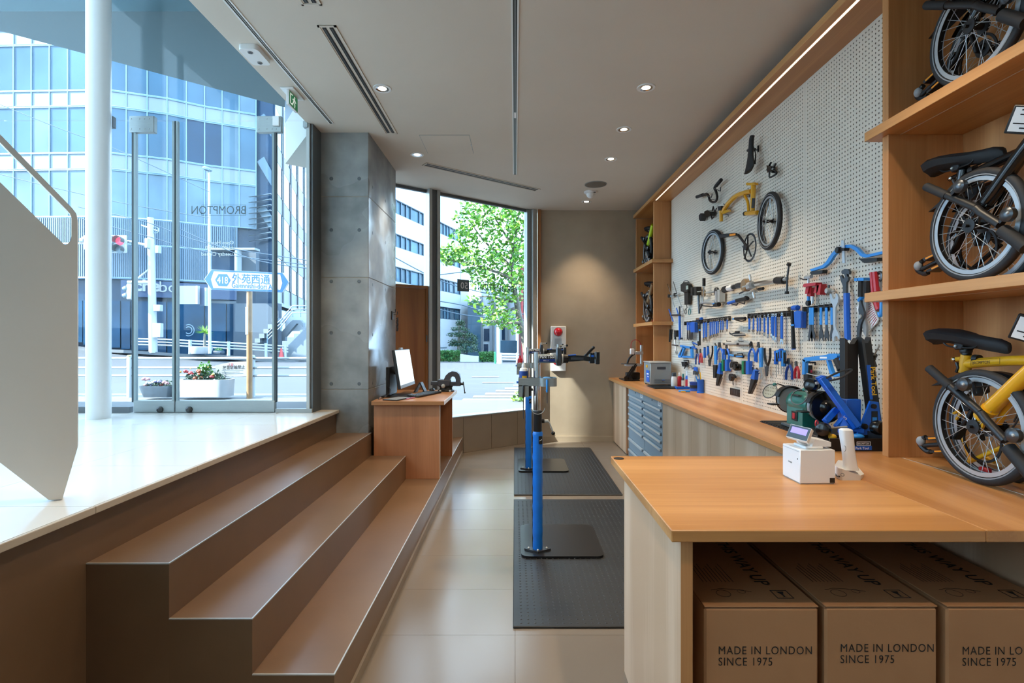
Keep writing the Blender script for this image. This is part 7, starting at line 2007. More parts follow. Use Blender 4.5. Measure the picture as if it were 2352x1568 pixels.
def leaf_quad(v, f, p, L, d=None):
    d = d or Vector((random.uniform(-1, 1), random.uniform(-1, 1), random.uniform(-.5, .9)))
    d.normalize()
    s = d.cross(Vector((random.uniform(-1, 1), random.uniform(-1, 1), random.uniform(-1, 1))))
    if s.length < 1e-3: s = Vector((1, 0, 0))
    s.normalize(); u = d.cross(s)
    k = len(v); w = L * .3
    v += [tuple(p), tuple(p + d * L * .45 + s * w + u * L * .05), tuple(p + d * L), tuple(p + d * L * .45 - s * w + u * L * .05)]
    f += [(k, k + 1, k + 2), (k, k + 2, k + 3)]
Yp = 9.35
def planter(px0, px1, py0, py1, label, m, rnd, depth, taper):
    a, b = P(px0, py1, Yp), P(px1, py0, Yp)
    t = thing('flower_planter', label, 'planter', ((a.x + b.x) / 2, Yp + depth / 2, a.z))
    pts = []
    w = b.x - a.x; r = min(rnd, w / 2.2, depth / 2.2)
    for (cx_, cy_, a0) in ((b.x - r, Yp + depth - r, 0), (a.x + r, Yp + depth - r, 90), (a.x + r, Yp + r, 180), (b.x - r, Yp + r, 270)):
        for q in range(6):
            an = math.radians(a0 + q * 18); pts.append((cx_ + r * math.cos(an), cy_ + r * math.sin(an)))
    cx_, cy_ = (a.x + b.x) / 2, Yp + depth / 2
    sc = lambda p, k: (cx_ + (p[0] - cx_) * k, cy_ + (p[1] - cy_) * k)
    n = len(pts); vs = []
    for z, k in ((a.z, taper), (b.z - .02, 1.0), (b.z, 1.0), (b.z, .93), (b.z - .05, .92)):
        vs += [(*sc(p, k), z) for p in pts]
    fs = [tuple(range(n))[::-1], tuple(range(4 * n, 5 * n))]
    for l in range(4):
        fs += [(l * n + i, l * n + (i + 1) % n, (l + 1) * n + (i + 1) % n, (l + 1) * n + i) for i in range(n)]
    MB().add(vs, fs).build('trough', m, t)
    MB().prism([(*sc(p, .92), b.z - .045) for p in pts], (0, 0, .01)).build('soil', 'bark', t, smooth=False)
    return t, a, b, cx_, cy_
t, a, b, cx_, cy_ = planter(402, 519, 872, 912, 'large white planter of red and orange flowers outside the doors', 'concrete_pot', .16, .42, .96)
leafy(t, (cx_ - .06, cy_, b.z), .38, .17, .15, 420, 'leaf_dark', .06)
leafy(t, (cx_ + (455 - 460) * Yp / F, cy_, b.z + .08), .11, .10, .24, 220, 'leaf_green', .06)
for px, py, r, mm in ((413, 854, .03, 'flower_yellow'), (427, 853, .045, 'flower_red'), (437, 856, .04, 'flower_red'), (441, 858, .03, 'flower_red'), (456, 852, .045, 'flower_orange'), (459, 858, .035, 'flower_orange'), (449, 868, .045, 'flower_orange'), (462, 868, .035, 'flower_orange'), (487, 865, .045, 'flower_red'), (489, 860, .03, 'flower_yellow'), (478, 843, .016, 'flower_yellow'), (438, 846, .016, 'flower_yellow')):
    q = P(px, py, Yp + .1); blossom(q, r, mm, t)
t, a, b, cx_, cy_ = planter(313, 396, 887, 913, 'dark planter of pink and white flowers outside the doors', 'dark_pot', .10, .32, .8)
leafy(t, (cx_, cy_, b.z), .27, .13, .10, 260, 'leaf_dark', .05)
for px, py, r, mm in ((332, 870, .05, 'flower_pink'), (340, 870, .04, 'flower_pink'), (341, 879, .05, 'flower_white'), (350, 879, .04, 'flower_white'), (357, 876, .04, 'flower_violet'), (366, 876, .04, 'flower_violet'), (378, 878, .045, 'flower_pink'), (383, 880, .04, 'flower_pink'), (348, 885, .03, 'flower_violet'), (371, 884, .03, 'flower_red'), (334, 884, .035, 'flower_pink')):
    q = P(px, py, Yp + .08); blossom(q, r, mm, t)

# street name sign
YSn = 9.55
t = thing('street_sign', 'white and blue arrow-shaped street name sign on a rusty pole', 'street sign', (P(571, 912, YSn).x, YSn, .335))
MB().cyl((P(571, 900, YSn).x, YSn + .03, .33), (P(571, 660, YSn).x, YSn + .03, P(571, 660, YSn).z), .05, n=18).build('pole', 'rust_pole', t)
MB().cyl((P(569, 760, YSn).x, YSn + .027, P(0, 768, YSn).z), (P(569, 760, YSn).x, YSn + .027, P(0, 705, YSn).z), .0502, n=18).build('sticker', 'pole_white', t)
SG = [(468.7, 641), (484.8, 618.5), (650, 626.4), (663.7, 647), (650, 671.3), (484.8, 665.4)]
pp = [P(a, b, YSn - .03) for a, b in SG]
bd = MB().prism(pp, (0, .03, 0)).build('board', 'sign_white', t, smooth=False)
cen = sum(pp, Vector()) / 6
in1 = [cen + (p - cen) * 1.0 - (p - cen).normalized() * .012 - Vector((0, .002, 0)) for p in pp]
MB().prism(in1, (0, .0015, 0)).build('blue_field', 'sign_blue', bd, smooth=False)
in2 = [P(a, b, YSn - .034) for a, b in ((484.5, 641.5), (491, 623), (643.5, 630), (648.5, 650), (643.5, 666), (490, 661.5))]
MB().prism(in2, (0, .0015, 0)).build('white_field', 'sign_white', bd, smooth=False)
hx = [P(a, b, YSn - .036) for a, b in ((494, 642.5), (502, 629), (521, 629.3), (529.5, 643), (521, 657.2), (502, 656.5))]
MB().prism(hx, (0, .0015, 0)).build('route_badge', 'sign_blue', bd, smooth=False)
xd = Vector((1, 0, -.045))
text('418', .175, P(498.5, 650, YSn - .0375), xd, (0, 0, 1), 'lettering', 'sign_white', bd, depth=0.0, bold=True, sx=.78)
text('外苑西通り', .190, P(532, 647, YSn - .036), xd, (0, 0, 1), 'lettering', 'sign_blue', bd, depth=0.0, sx=.93, offset=.006)
text('Gaiennishi-dori Ave.', .135, P(531.5, 660, YSn - .036), xd, (0, 0, 1), 'lettering', 'sign_blue', bd, depth=0.0, sx=.78, offset=.004)
t = thing('notice_board', 'white bicycle parking notice hung on the near guard rail', 'notice', tuple(P(530, 850, 9.72)))
nb = [P(494, 839, 9.73), P(530, 831, 9.73), P(567, 829.5, 9.73), P(567, 864, 9.73), P(497, 866, 9.73)]
bd = MB().prism(nb, (0, .012, 0)).build('board', 'sign_white', t, smooth=False)
text('注意', .06, P(522, 839.5, 9.726), xd * 1, (0, 0, 1), 'lettering', 'flower_red', bd, depth=0.0)
text('放置駐輪禁止', .078, P(511, 847.5, 9.726), Vector((1, 0, .03)), (0, 0, 1), 'lettering', 'ink', bd, depth=0.0, sx=.9, offset=.01)
for k in range(3):
    MB().prism([P(509, 850.5 + 3.6 * k, 9.727), P(558 - 8 * (k % 2), 849.5 + 3.6 * k, 9.727), P(558 - 8 * (k % 2), 850.2 + 3.6 * k, 9.727), P(509, 851.2 + 3.6 * k, 9.727)], (0, .001, 0)).build('print_line', 'signal_grey', bd, smooth=False)

# ---- large glass building across the street
def fy(px): return interp(px, ((-80, 28.3), (249, 28.0), (385, 29.0), (471, 30.0), (589, 31.1)))
def PA(px, y, z): return Vector(((px - CX) * y / F, y, z))
mb_ = thing('office_building', 'curved glass office building filling the view across the street', 'building', (-18, 30, 0))
cols = [-75, -32, 8 - 18, 32.5, 73.5, 115, 157, 201, 247, 291, 339, 384.6, 428.7, 470.8, 510.9, 550, 588.6]
zrow = lambda y: 1.425 + (780 - y) * 28.0 / F
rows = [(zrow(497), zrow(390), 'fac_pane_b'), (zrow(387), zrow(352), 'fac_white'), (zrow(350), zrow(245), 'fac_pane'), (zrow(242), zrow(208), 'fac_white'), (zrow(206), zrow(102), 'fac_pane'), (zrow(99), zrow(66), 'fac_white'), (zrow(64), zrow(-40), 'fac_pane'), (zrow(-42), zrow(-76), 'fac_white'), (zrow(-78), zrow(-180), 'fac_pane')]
def cell(par, p0, p1, z0, z1, m, nm, th=.10, g=.0):
    a, b = Vector(p0), Vector(p1); d = (b - a).normalized()
    a2 = a + d * .03; b2 = b - d * .03
    nrm = Vector((-d.y, d.x, 0))
    return MB().prism([(a2.x, a2.y, z0), (b2.x, b2.y, z0), (b2.x, b2.y, z1), (a2.x, a2.y, z1)], nrm * th).build(nm, m, par, smooth=False)
rng = random.Random(3)
for i in range(len(cols) - 1):
    p0, p1 = PA(cols[i], fy(cols[i]), 0), PA(cols[i + 1], fy(cols[i + 1]), 0)
    for j, (z0, z1, m) in enumerate(rows):
        nm = 'pane' if 'pane' in m else 'spandrel_panel'
        if nm == 'pane' and rng.random() < .22: m = 'fac_pane_b'
        if (i in (12, 13)) and j == 2: m = 'fac_dark'
        cell(mb_, p0, p1, z0, z1, m, nm)
    MB().tube([(p1.x, p1.y - .03, zrow(497)), (p1.x, p1.y - .03, zrow(-180))], .035, 6).build('mullion', 'fac_frame', mb_)
for (z0, z1, m) in rows:
    for z in (z0, z1):
        MB().tube([PA(c, fy(c) - .03, z) for c in cols], .035, 6).build('transom', 'fac_frame', mb_)
bk = [PA(c, fy(c) + .25, 0) for c in cols]
MB().prism([(q.x, q.y, 0.0) for q in bk] + [(bk[-1].x - 9, 45, 0.0), (bk[0].x, 45, 0.0)], (0, 0, zrow(-185))).build('core', 'fac_dark', mb_, smooth=False)
# louvre band, sign band, shop fronts
m = MB(); px = -75.0
while px < 545:
    y = fy(px) - .12; q = PA(px, y, 0)
    m.box(q.x - .03, q.x + .03, q.y - .06, q.y + .06, zrow(640), zrow(499))
    px += 4.72
m.build('louvre_fins', 'fac_fin', mb_, smooth=False, kind='stuff')
for y_ in (499, 560, 638):
    MB().tube([PA(c, fy(c) - .13, zrow(y_)) for c in cols[:15]], .07, 6).build('louvre_rail', 'fac_frame', mb_)
a, b = PA(276, fy(276) - .3, 0), PA(545, fy(545) - .3, 0)
sg_ = cell(mb_, PA(276, fy(276) - .3, 0), PA(396, fy(396) - .3, 0), zrow(681), zrow(643), 'navy_band', 'sign_band', .2)
cell(mb_, PA(396, fy(396) - .3, 0), PA(545, fy(545) - .3, 0), zrow(681), zrow(645), 'navy_band', 'sign_band', .2)
c0 = PA(307, fy(307) - .34, zrow(666)); dd_ = (PA(396, fy(396) - .34, 0) - PA(307, fy(307) - .34, 0))
text('ri', .78, PA(290, fy(290) - .34, zrow(665)), dd_, (0, 0, 1), 'lettering', 'sign_white', sg_, depth=0.0, offset=.03)
text('che', .86, c0, dd_, (0, 0, 1), 'lettering', 'sign_white', sg_, depth=0.0, offset=.035)
text('bo', .86, PA(364, fy(364) - .34, zrow(668)), dd_, (0, 0, 1), 'lettering', 'sign_white', sg_, depth=0.0)
sc_ = [-75, -20, 60, 130, 190, 245, 277, 300, 344, 383, 412, 470, 520, 540]
for i in range(len(sc_) - 1):
    g_ = cell(mb_, PA(sc_[i], fy(sc_[i]) - .1, 0), PA(sc_[i + 1], fy(sc_[i + 1]) - .1, 0), gz(PA(sc_[i], 28, 0).x, 27) + .05, zrow(690), 'shop_glass', 'shop_pane', .12)
cell(mb_, PA(-75, fy(-75) - .2, 0), PA(540, fy(540) - .2, 0), zrow(690), zrow(683), 'fac_white', 'shop_lintel', .3)
lg = PA(433, fy(433) - .16, zrow(757))
for r0, r1 in ((.30, .34), (.17, .22)):
    MB().ring(lg, (0, 1, 0), r0, r1, .02, 28).build('window_logo', 'fac_frame', mb_)
# entrance bay with a white post, dark ground-floor wall, stair slot
MB().box(PA(486, 30, 0).x, PA(545, 30, 0).x, 30.0, 30.3, zrow(640), zrow(562)).build('entrance_recess', 'fac_dark', mb_, smooth=False)
MB().cyl((PA(547, 29.6, 0).x, 29.6, zrow(640)), (PA(547, 29.6, 0).x, 29.6, zrow(560)), .19, n=16).build('white_post', 'fac_white', mb_)
MB().box(PA(478, 29.4, 0).x, PA(585, 29.4, 0).x, 29.4, 30.0, zrow(563), zrow(558)).build('entrance_canopy', 'fac_white', mb_, smooth=False)
MB().box(PA(556, 30.4, 0).x, PA(588, 30.4, 0).x, 30.4, 30.8, zrow(640), zrow(562)).build('entrance_side', 'dark_wall', mb_, smooth=False)
MB().box(PA(536, 30.2, 0).x, PA(640, 30.2, 0).x, 30.2, 30.6, 0.0, zrow(690)).build('ground_wall', 'dark_wall', mb_, smooth=False)
MB().box(PA(585, 31.2, 0).x, PA(625, 31.2, 0).x, 31.3, 31.6, zrow(690), zrow(-180)).build('stair_slot', 'fac_dark', mb_, smooth=False)
for (ya, yb) in ((325, 385), (215, 260), (448, 500), (90, 150)):
    MB().prism([PA(590, 31.15, zrow(ya)), PA(622, 31.15, zrow(yb)), PA(622, 31.15, zrow(yb) + .9), PA(606, 31.15, zrow(ya) + .3)], (0, .1, 0)).build('stair_flight', 'fac_pane_b', mb_, smooth=False)
for k in range(9):
    MB().prism([PA(588, 31.0, zrow(415 + 14 * k)), PA(621, 31.0, zrow(407 + 14 * k)), PA(621, 31.0, zrow(409.5 + 14 * k)), PA(570, 30.6, zrow(421 + 14 * k))], (0, .15, 0)).build('stair_tread', 'fac_white', mb_, smooth=False)
# receding wing on the right
wg = thing('office_wing', 'receding glazed wing with white bands right of the curved building', 'building', (-17, 38, 0))
wc = [(622, 32.2), (649, 36), (667, 39.2), (682.6, 42.4), (698, 46), (714, 50)]
zr = 0.4
lv = [(3.9, 5.0, 'fac_white'), (5.0, 6.9, 'fac_pane'), (6.9, 8.0, 'fac_white'), (8.0, 10.0, 'fac_pane'), (10.0, 11.1, 'fac_white'), (11.1, 13.2, 'fac_dark'), (13.2, 14.3, 'fac_white'), (14.3, 16.6, 'fac_pane'), (16.6, 17.7, 'fac_white'), (17.7, 20, 'fac_pane'), (20, 21.2, 'fac_white'), (21.2, 24, 'fac_pane')]
for i in range(len(wc) - 1):
    p0, p1 = PA(*wc[i], 0), PA(*wc[i + 1], 0)
    for (z0, z1, mm) in lv:
        m2 = mm
        if mm == 'fac_pane' and rng.random() < .4: m2 = rng.choice(['fac_dark', 'fac_pane_b'])
        cell(wg, p0, p1, z0 + .02, z1 - .02, m2, 'pane' if 'pane' in mm or 'dark' in mm else 'band_panel')
    MB().tube([(p1.x + .06, p1.y, 3.9), (p1.x + .06, p1.y, 24)], .05, 6).build('mullion', 'fac_white', wg)
q0, q1 = PA(*wc[0], 0), PA(*wc[-1], 0)
MB().prism([(q0.x - .35, q0.y - .09, 0), (q1.x - .35, q1.y - .09, 0), (q1.x - 9, q1.y - .09, 0), (q0.x - 4, q0.y - .09, 0)], (0, 0, 24)).build('core', 'fac_dark', wg, smooth=False)
MB().prism([(q0.x, q0.y - .1, 3.7), (q1.x, q1.y - .1, 3.7), (q1.x, q1.y + .3, 3.7), (q0.x, q0.y + .3, 3.7)], (0, 0, .25)).build('soffit_edge', 'fac_white', wg, smooth=False)
# outside stair with white stepped cheek
st = thing('outdoor_stair', 'white stepped outdoor stair with blue railings across the street', 'stair', tuple(P(650, 822, 30)))
stp = [(648, 822), (648, 783), (661, 783), (661, 774.5), (675, 774.5), (675, 766), (689, 766), (689, 757.5), (701, 757.5), (701, 749), (716, 749), (716, 826)]
MB().prism([P(a_, b_, 30.0) for a_, b_ in stp], (0, .4, 0)).build('near_cheek', 'fac_white', st, smooth=False)
stq = [(630, 795), (637, 771), (645, 764), (651, 757), (658, 749), (665, 741), (672, 735), (690, 735), (696, 742), (697, 752), (688, 743), (681, 743), (655, 773), (655, 795)]
MB().prism([P(a_, b_, 31.0) for a_, b_ in stq], (0, .3, 0)).build('upper_flight', 'fac_white', st, smooth=False)
for k, (a_, b_) in enumerate(((585, 777), (595, 766), (605, 755), (615, 744.5), (624, 730))):
    MB().prism([P(a_, b_ + 10, 29.9), P(a_ + 12, b_ + 10, 29.9), P(a_ + 12, b_, 29.9), P(a_, b_, 29.9)], (0, 1.2, 0)).build('stair_block', 'fac_white', st, smooth=False)
for dy in (0, 8, 16):
    MB().tube([P(614, 765 + dy, 29.6), P(646, 733 + dy, 29.6), P(672, 702 + dy, 29.6), P(712, 702 + dy, 29.6)], .03, 6).build('railing', 'fac_frame', st)
for a_, b_ in ((614, 765), (630, 749), (646, 733), (672, 702), (690, 702), (710, 702)):
    MB().tube([P(a_, b_ - 1, 29.6), P(a_, b_ + 26, 29.6)], .03, 6).build('railing_post', 'fac_frame', st)
MB().box(P(655, 0, 31.6).x, P(716, 0, 31.6).x, 31.6, 32, zrow(757) , zrow(706)).build('back_wall', 'white_wall', st, smooth=False)

# poles, signals, wires
yp = 27.0
t = thing('utility_pole', 'white utility pole with brackets and boxes across the street', 'utility pole', tuple(P(351, 809, yp)))
MB().cyl(P(352, 810, yp), P(346, 500, yp), .20, .15, 14).build('pole', 'pole_white', t)
for (x0, y0, x1, y1) in ((354, 742, 373, 775), (356, 700, 372, 715), (336, 548, 343, 570), (360, 565, 368, 582)):
    a, b = P(x0, y1, yp - .2), P(x1, y0, yp - .2)
    MB().box(a.x, b.x, yp - .35, yp - .1, a.z, b.z, .02).build('box', 'pole_white', t)
MB().tube([P(350, 566, yp), P(300, 555, yp), P(250, 549, yp), P(190, 546, yp)], .07, 8).build('signal_arm', 'pole_white', t)
MB().tube([P(350, 612, yp), P(316, 640, yp)], .05, 8).build('brace', 'pole_white', t)
MB().tube([P(352, 648, yp), P(294, 648, yp)], .09, 8).build('lower_arm', 'pole_white', t)
MB().tube([P(325, 517, yp), P(362, 530, yp)], .04, 6).build('cross_arm', 'pole_white', t)
MB().ring(P(358, 528, yp), (0, 1, 0), .14, .18, .04, 18).build('cable_loop', 'signal_grey', t)
def signal_head(px, py, y, r, lit, label, n=2, horiz=True):
    pass
ysn = 26.6
t = thing('traffic_signal', 'horizontal traffic signal showing red beside the white column', 'traffic signal', tuple(P(268, 560, ysn)))
for row, (ya, yb_) in enumerate(((551, 553.5), (570, 573.5))):
    a, b = P(224, ya + 11, ysn + .12), P(290, ya - 11, ysn + .12)
    MB().box(a.x, b.x, ysn + .1, ysn + .22, a.z, b.z, .03).build('housing', 'pole_white', t)
    for k, (px, py) in enumerate(((236, ya - 1), (256, ya), (276, yb_))):
        c = P(px, py, ysn + .08)
        red_ = (row == 0 and k == 2)
        l = MB().lathe([(.2, 0), (.2, .03), (.12, .06), (0, .08)], c, (.25, -1, 0), 20).build('lens', 'signal_red' if red_ else 'signal_grey', t)
        m = MB(); vs = []; n = 14
        for d_ in (0, .40):
            for q in range(n + 1):
                a_ = math.radians(-25 + 230 * q / n)
                vs.append((c.x + .22 * math.cos(a_) + d_ * .25, c.y - d_, c.z + .22 * math.sin(a_)))
        m.add(vs, [(q, q + 1, n + 2 + q, n + 1 + q) for q in range(n)])
        m.build('visor', 'gun_metal', l)
t = thing('traffic_signal', 'vertical white traffic signal seen from its side on the pole arm', 'traffic signal', tuple(P(299, 670, 26.5)))
a, b = P(292, 688, 26.5), P(305, 652, 26.5)
MB().box(a.x, b.x, 26.4, 26.8, a.z, b.z, .05).build('housing', 'pole_white', t)
for py in (661, 677):
    MB().cyl(P(285, py + 3, 26.5), P(293, py, 26.5), .13, .14, 14).build('visor', 'signal_grey', t)
t = thing('traffic_signal', 'white back of a small signal left of the white column', 'traffic signal', tuple(P(196, 558, 26.6)))
MB().box(P(190, 0, 26.7).x, P(208, 0, 26.7).x, 26.7, 27.0, P(0, 573, 26.7).z, P(0, 540, 26.7).z, .05).build('housing', 'pole_white', t)
MB().cyl(P(186, 552, 26.8), P(194, 552, 26.8), .13, n=12).build('visor', 'pole_white', t)
t = thing('street_lamp', 'slender street lamp with an oval head across the street', 'street lamp', tuple(P(482, 812, 26.8)))
MB().cyl(P(482, 812, 26.8), P(480, 395, 26.8), .075, .055, 12).build('pole', 'pole_white', t)
MB().ball(P(476, 388, 26.8), .27, 16, 10, (1.0, .8, .42), axis=(.25, 0, .97)).build('head', 'signal_grey', t)
MB().ball(P(475, 390, 26.6), .18, 12, 8, (1.0, .8, .35), axis=(.25, 0, .97)).build('lamp_glass', 'fac_pane_b', t)
for i, (a_, b_, c_, d_, y) in enumerate((((180, 475), (330, 508), (480, 560), (720, 600), 22), ((180, 500), (330, 540), (470, 577), (720, 610), 23), ((0, 240), (150, 300), (260, 340), (480, 440), 24), ((0, 400), (120, 430), (300, 470), (480, 500), 25), ((400, 520), (500, 565), (600, 600), (720, 618), 21), ((905, 590), (985, 632), (1060, 660), (1200, 690), 18), ((1000, 690), (1060, 700), (1120, 715), (1215, 722), 17), ((1000, 632), (1080, 622), (1150, 612), (1215, 600), 19), ((1000, 708), (1060, 722), (1130, 730), (1215, 735), 20))):
    w = MB().tube(arc([P(*q, y) for q in (a_, b_, c_, d_)], 5), .018, 5).build('overhead_wire', 'window_bar', None)
    tag(w, ['upper dark wire crossing above the red signal', 'lower dark wire crossing above the red signal', 'topmost thin wire slanting across the glass building', 'thin wire slanting behind the stair rail', 'wire running down towards the blue street sign', 'wire seen above the timber door', 'upper wire behind the tree trunk', 'wire rising to the right through the tree', 'lowest wire behind the tree trunk'][i], 'wire', 'overhead wires')
t = thing('sign_panel', 'grey sign panel pair with bright edges above the far rail', 'sign', tuple(P(440, 698, 26.9)))
MB().box(P(408, 0, 26.9).x, P(451, 0, 26.9).x, 26.9, 27.05, P(0, 698, 26.9).z, P(0, 656, 26.9).z).build('left_panel', 'fac_soffit', t, smooth=False)
MB().box(P(451, 0, 26.9).x, P(455, 0, 26.9).x, 26.85, 27.05, P(0, 698, 26.9).z, P(0, 656, 26.9).z).build('edge', 'sign_white', t, smooth=False)
MB().box(P(455, 0, 27).x, P(470, 0, 27).x, 27.1, 27.2, P(0, 701, 27).z, P(0, 661, 27).z).build('right_panel', 'navy_band', t, smooth=False)
MB().box(P(470, 0, 27).x, P(473, 0, 27).x, 27.0, 27.2, P(0, 702, 27).z, P(0, 660, 27).z).build('edge', 'sign_white', t, smooth=False)
t = thing('yucca_pot', 'spiky yucca in a white pot across the street', 'potted plant', tuple(P(470, 812, 27.4)))
MB().lathe([(.45, 0), (.52, .15), (.55, .36), (.5, .38)], P(462, 812, 27.4), (0, 0, 1), 20).build('pot', 'concrete_pot', t)
MB().cyl(P(470, 800, 27.4), P(470, 766, 27.4), .07, .05, 8).build('trunk', 'bark', t)
m = MB(); c = P(470, 762, 27.4)
for k in range(46):
    d = Vector((rng.uniform(-1, 1), rng.uniform(-1, 1), rng.uniform(-.5, 1.1))).normalized()
    s = d.cross(Vector((.3, .9, .2))).normalized() * .03
    m.add([c + s, c - s, c + d * rng.uniform(.35, .55)], [(0, 1, 2)])
m.build('leaves', 'leaf_light', t, smooth=False, kind='stuff')
t = thing('flower_planter', 'small dark planter beside the yucca across the street', 'planter', tuple(P(502, 813, 27.4)))
MB().box(P(493, 0, 27.4).x, P(512, 0, 27.4).x, 27.2, 27.6, P(0, 813, 27.4).z, P(0, 805, 27.4).z, .04).build('trough', 'dark_pot', t)
leafy(t, P(502, 804, 27.4), .22, .15, .12, 120, 'leaf_hedge', .07)
t = thing('traffic_cone', 'red traffic cone by the white stair across the street', 'traffic cone', tuple(P(646, 823, 29.4)))
c = P(646, 823, 29.4)
MB().lathe([(.17, .03), (.14, .05), (.04, .58), (.03, .60)], c, (0, 0, 1), 16).build('cone', 'cone_red', t)
MB().box(c.x - .2, c.x + .2, c.y - .2, c.y + .2, c.z, c.z + .04, .01).build('base', 'cone_red', t)

# ---- view through the far window
K = 1.6667
X0, Y0 = -5.48 * K, 24.0 * K
DB = Vector((.293, .956, 0)).normalized()
def BW(k, z, out=0.0):
    return Vector((X0 + DB.x * k * K - DB.y * -out * 0, Y0 + DB.y * k * K, 1.425 + (z - 1.425) * K)) + Vector((DB.y, -DB.x, 0)) * out
wb = thing('white_building', 'white office block with strip windows beyond the far window', 'building', (X0, Y0, -.5))
def slab(k0, k1, z0, z1, o0, o1, m, nm, par):
    return MB().prism([BW(k0, z0, o0), BW(k1, z0, o0), BW(k1, z1, o0), BW(k0, z1, o0)], Vector((DB.y, -DB.x, 0)) * (o1 - o0)).build(nm, m, par, smooth=False)
zz_ = [(.2, 2.59), (3.26, 4.12), (4.82, 5.72), (6.34, 7.27), (7.92, 12.5)]
for a_, b_ in zz_:
    slab(-1.5, 7.5, a_, b_, -.3, 0, 'white_wall', 'wall_band', wb)
slab(7.5, 8.7, .2, 12.5, -.3, .05, 'white_wall', 'corner_wall', wb)
MB().prism([BW(-1.4, .2, -.3), BW(8.6, .2, -.3), BW(8.6, .2, -2.5), BW(-1.4, .2, -2.5)], (0, 0, 12.4 * K)).build('core', 'fac_dark', wb, smooth=False)
for (a_, b_) in ((2.59, 3.26), (4.12, 4.82), (5.72, 6.34), (7.27, 7.92)):
    ks = [-1.5, -.6, .0, .45, .95, 1.4, 2.3, 2.75, 3.6, 4.4, 5.2, 5.6, 6.0, 6.7, 7.5]
    for i in range(len(ks) - 1):
        slab(ks[i] + .02, ks[i + 1] - .02, a_ + .02, b_ - .02, -.22, -.16, 'strip_glass' if i % 3 else 'fac_pane_b', 'window_pane', wb)
        slab(ks[i + 1] - .035, ks[i + 1] + .035, a_, b_, -.2, -.05, 'window_bar', 'window_bar', wb)
    for z in (a_, b_):
        slab(-1.5, 7.5, z - .03, z + .03, -.2, -.03, 'window_bar', 'window_rail', wb)
slab(4.0, 5.5, .95, 1.02, .0, .02, 'signal_grey', 'wall_lettering', wb)

def at(px, py, y): return P(px, py, y)
yb2 = 50.0
b2 = thing('pale_building', 'pale building with white columns behind the conifer', 'building', tuple(P(1130, 820, yb2)))
MB().box(P(1074, 0, yb2).x, P(1104, 0, yb2).x, yb2, yb2 + 6, -1, P(0, 690, yb2).z).build('blue_wing', 'fac_pane', b2, smooth=False)
MB().box(P(1104, 0, yb2).x, P(1185, 0, yb2).x, yb2 + 1.0, yb2 + 6, -1, P(0, 660, yb2).z).build('main_wall', 'white_wall', b2, smooth=False)
for px in (1104, 1127, 1139, 1163):
    MB().box(P(px, 0, yb2).x - .14, P(px, 0, yb2).x + .14, yb2 + .4, yb2 + 1, -1, P(0, 680, yb2).z).build('column', 'fac_white', b2, smooth=False)
for (x0, y0, x1, y1) in ((1110, 754, 1126, 783), (1110, 790, 1120, 812), (1152, 746, 1160, 780)):
    MB().box(P(x0, 0, yb2).x, P(x1, 0, yb2).x, yb2 + .85, yb2 + 1.0, P(0, y1, yb2).z, P(0, y0, yb2).z).build('window', 'fac_dark', b2, smooth=False)
MB().box(P(1150, 0, 46).x, P(1188, 0, 46).x, 46, 47, -1, P(0, 782, 46).z).build('stair_wall', 'fac_pane', b2, smooth=False)
b3 = thing('red_building', 'dark red building strip at the right of the far window', 'building', tuple(P(1205, 800, 44)))
MB().box(P(1192, 0, 44).x, P(1260, 0, 44).x, 44, 50, -1, P(0, 610, 44).z).build('wall', 'brick_red', b3, smooth=False)
for py in (640, 670, 700, 735):
    MB().box(P(1203, 0, 44).x, P(1214, 0, 44).x, 43.9, 44.0, P(0, py + 14, 44).z, P(0, py, 44).z).build('window', 'fac_pane_b', b3, smooth=False)
MB().cyl(P(1199, 830, 43), P(1199, 590, 43), .06, n=8).build('red_pipe', 'cone_red', b3)
t = thing('conifer_tree', 'dark layered conifer before the white building', 'tree', tuple(P(1053, 812, 40)))
MB().cyl(P(1053, 818, 40), P(1055, 740, 40), .14, .05, 8).build('trunk', 'bark', t)
for (px, py, sx, sz) in ((1058, 745, .35, .35), (1056, 758, .7, .28), (1049, 770, .8, .25), (1066, 772, .8, .3), (1078, 776, .7, .3), (1052, 786, .8, .25), (1062, 792, 1.0, .3), (1084, 790, .5, .4), (1045, 793, .5, .2)):
    leafy(t, P(px, py, 40), sx, sx * .8, sz, 260, 'leaf_dark', .14)
t = thing('conifer_bush', 'dark spreading conifer bush left of the low wall', 'shrub', tuple(P(1075, 815, 39)))
leafy(t, P(1075, 806, 39), .85, .5, .5, 420, 'leaf_dark', .13)
for px0, px1, py0, py1, lab in ((1000, 1056, 805, 830, 'clipped green hedge at the left of the far window'), (1101, 1136, 808, 831, 'low green shrubs beside the white rail')):
    a, b = P(px0, py1, 38.5), P(px1, py0, 38.5)
    t = thing('hedge', lab, 'hedge', ((a.x + b.x) / 2, 38.9, a.z))
    v = []; f = []
    for _ in range(2600 if px0 < 1050 else 1600):
        p = Vector((random.uniform(a.x, b.x), 38.5 + random.random() ** 2 * .8, a.z + (b.z - a.z) * (1 - random.random() ** 2.0 * 1.0) * random.uniform(.75, 1.0)))
        leaf_quad(v, f, p, .13)
    build_mesh(v, f, 'foliage', 'leaf_hedge', t, smooth=False, kind='stuff', fix=False)
    MB().box(a.x + .1, b.x - .1, 38.9, 39.3, a.z, b.z - .15).build('core', 'leaf_dark', t)
o = MB().prism([P(1057, 831, 38.0), P(1099, 831, 38.0), P(1099, 818, 38.0), P(1085, 817, 38.0), P(1057, 813, 38.0)], (0, .3, 0)).build('garden_wall', 'white_wall', None, smooth=False)
tag(o, 'low pale garden wall between the hedge and shrubs', 'wall')
t = thing('guard_rail', 'white slatted barrier beyond the road in the far window', 'guard rail', tuple(P(1165, 838, 30)))
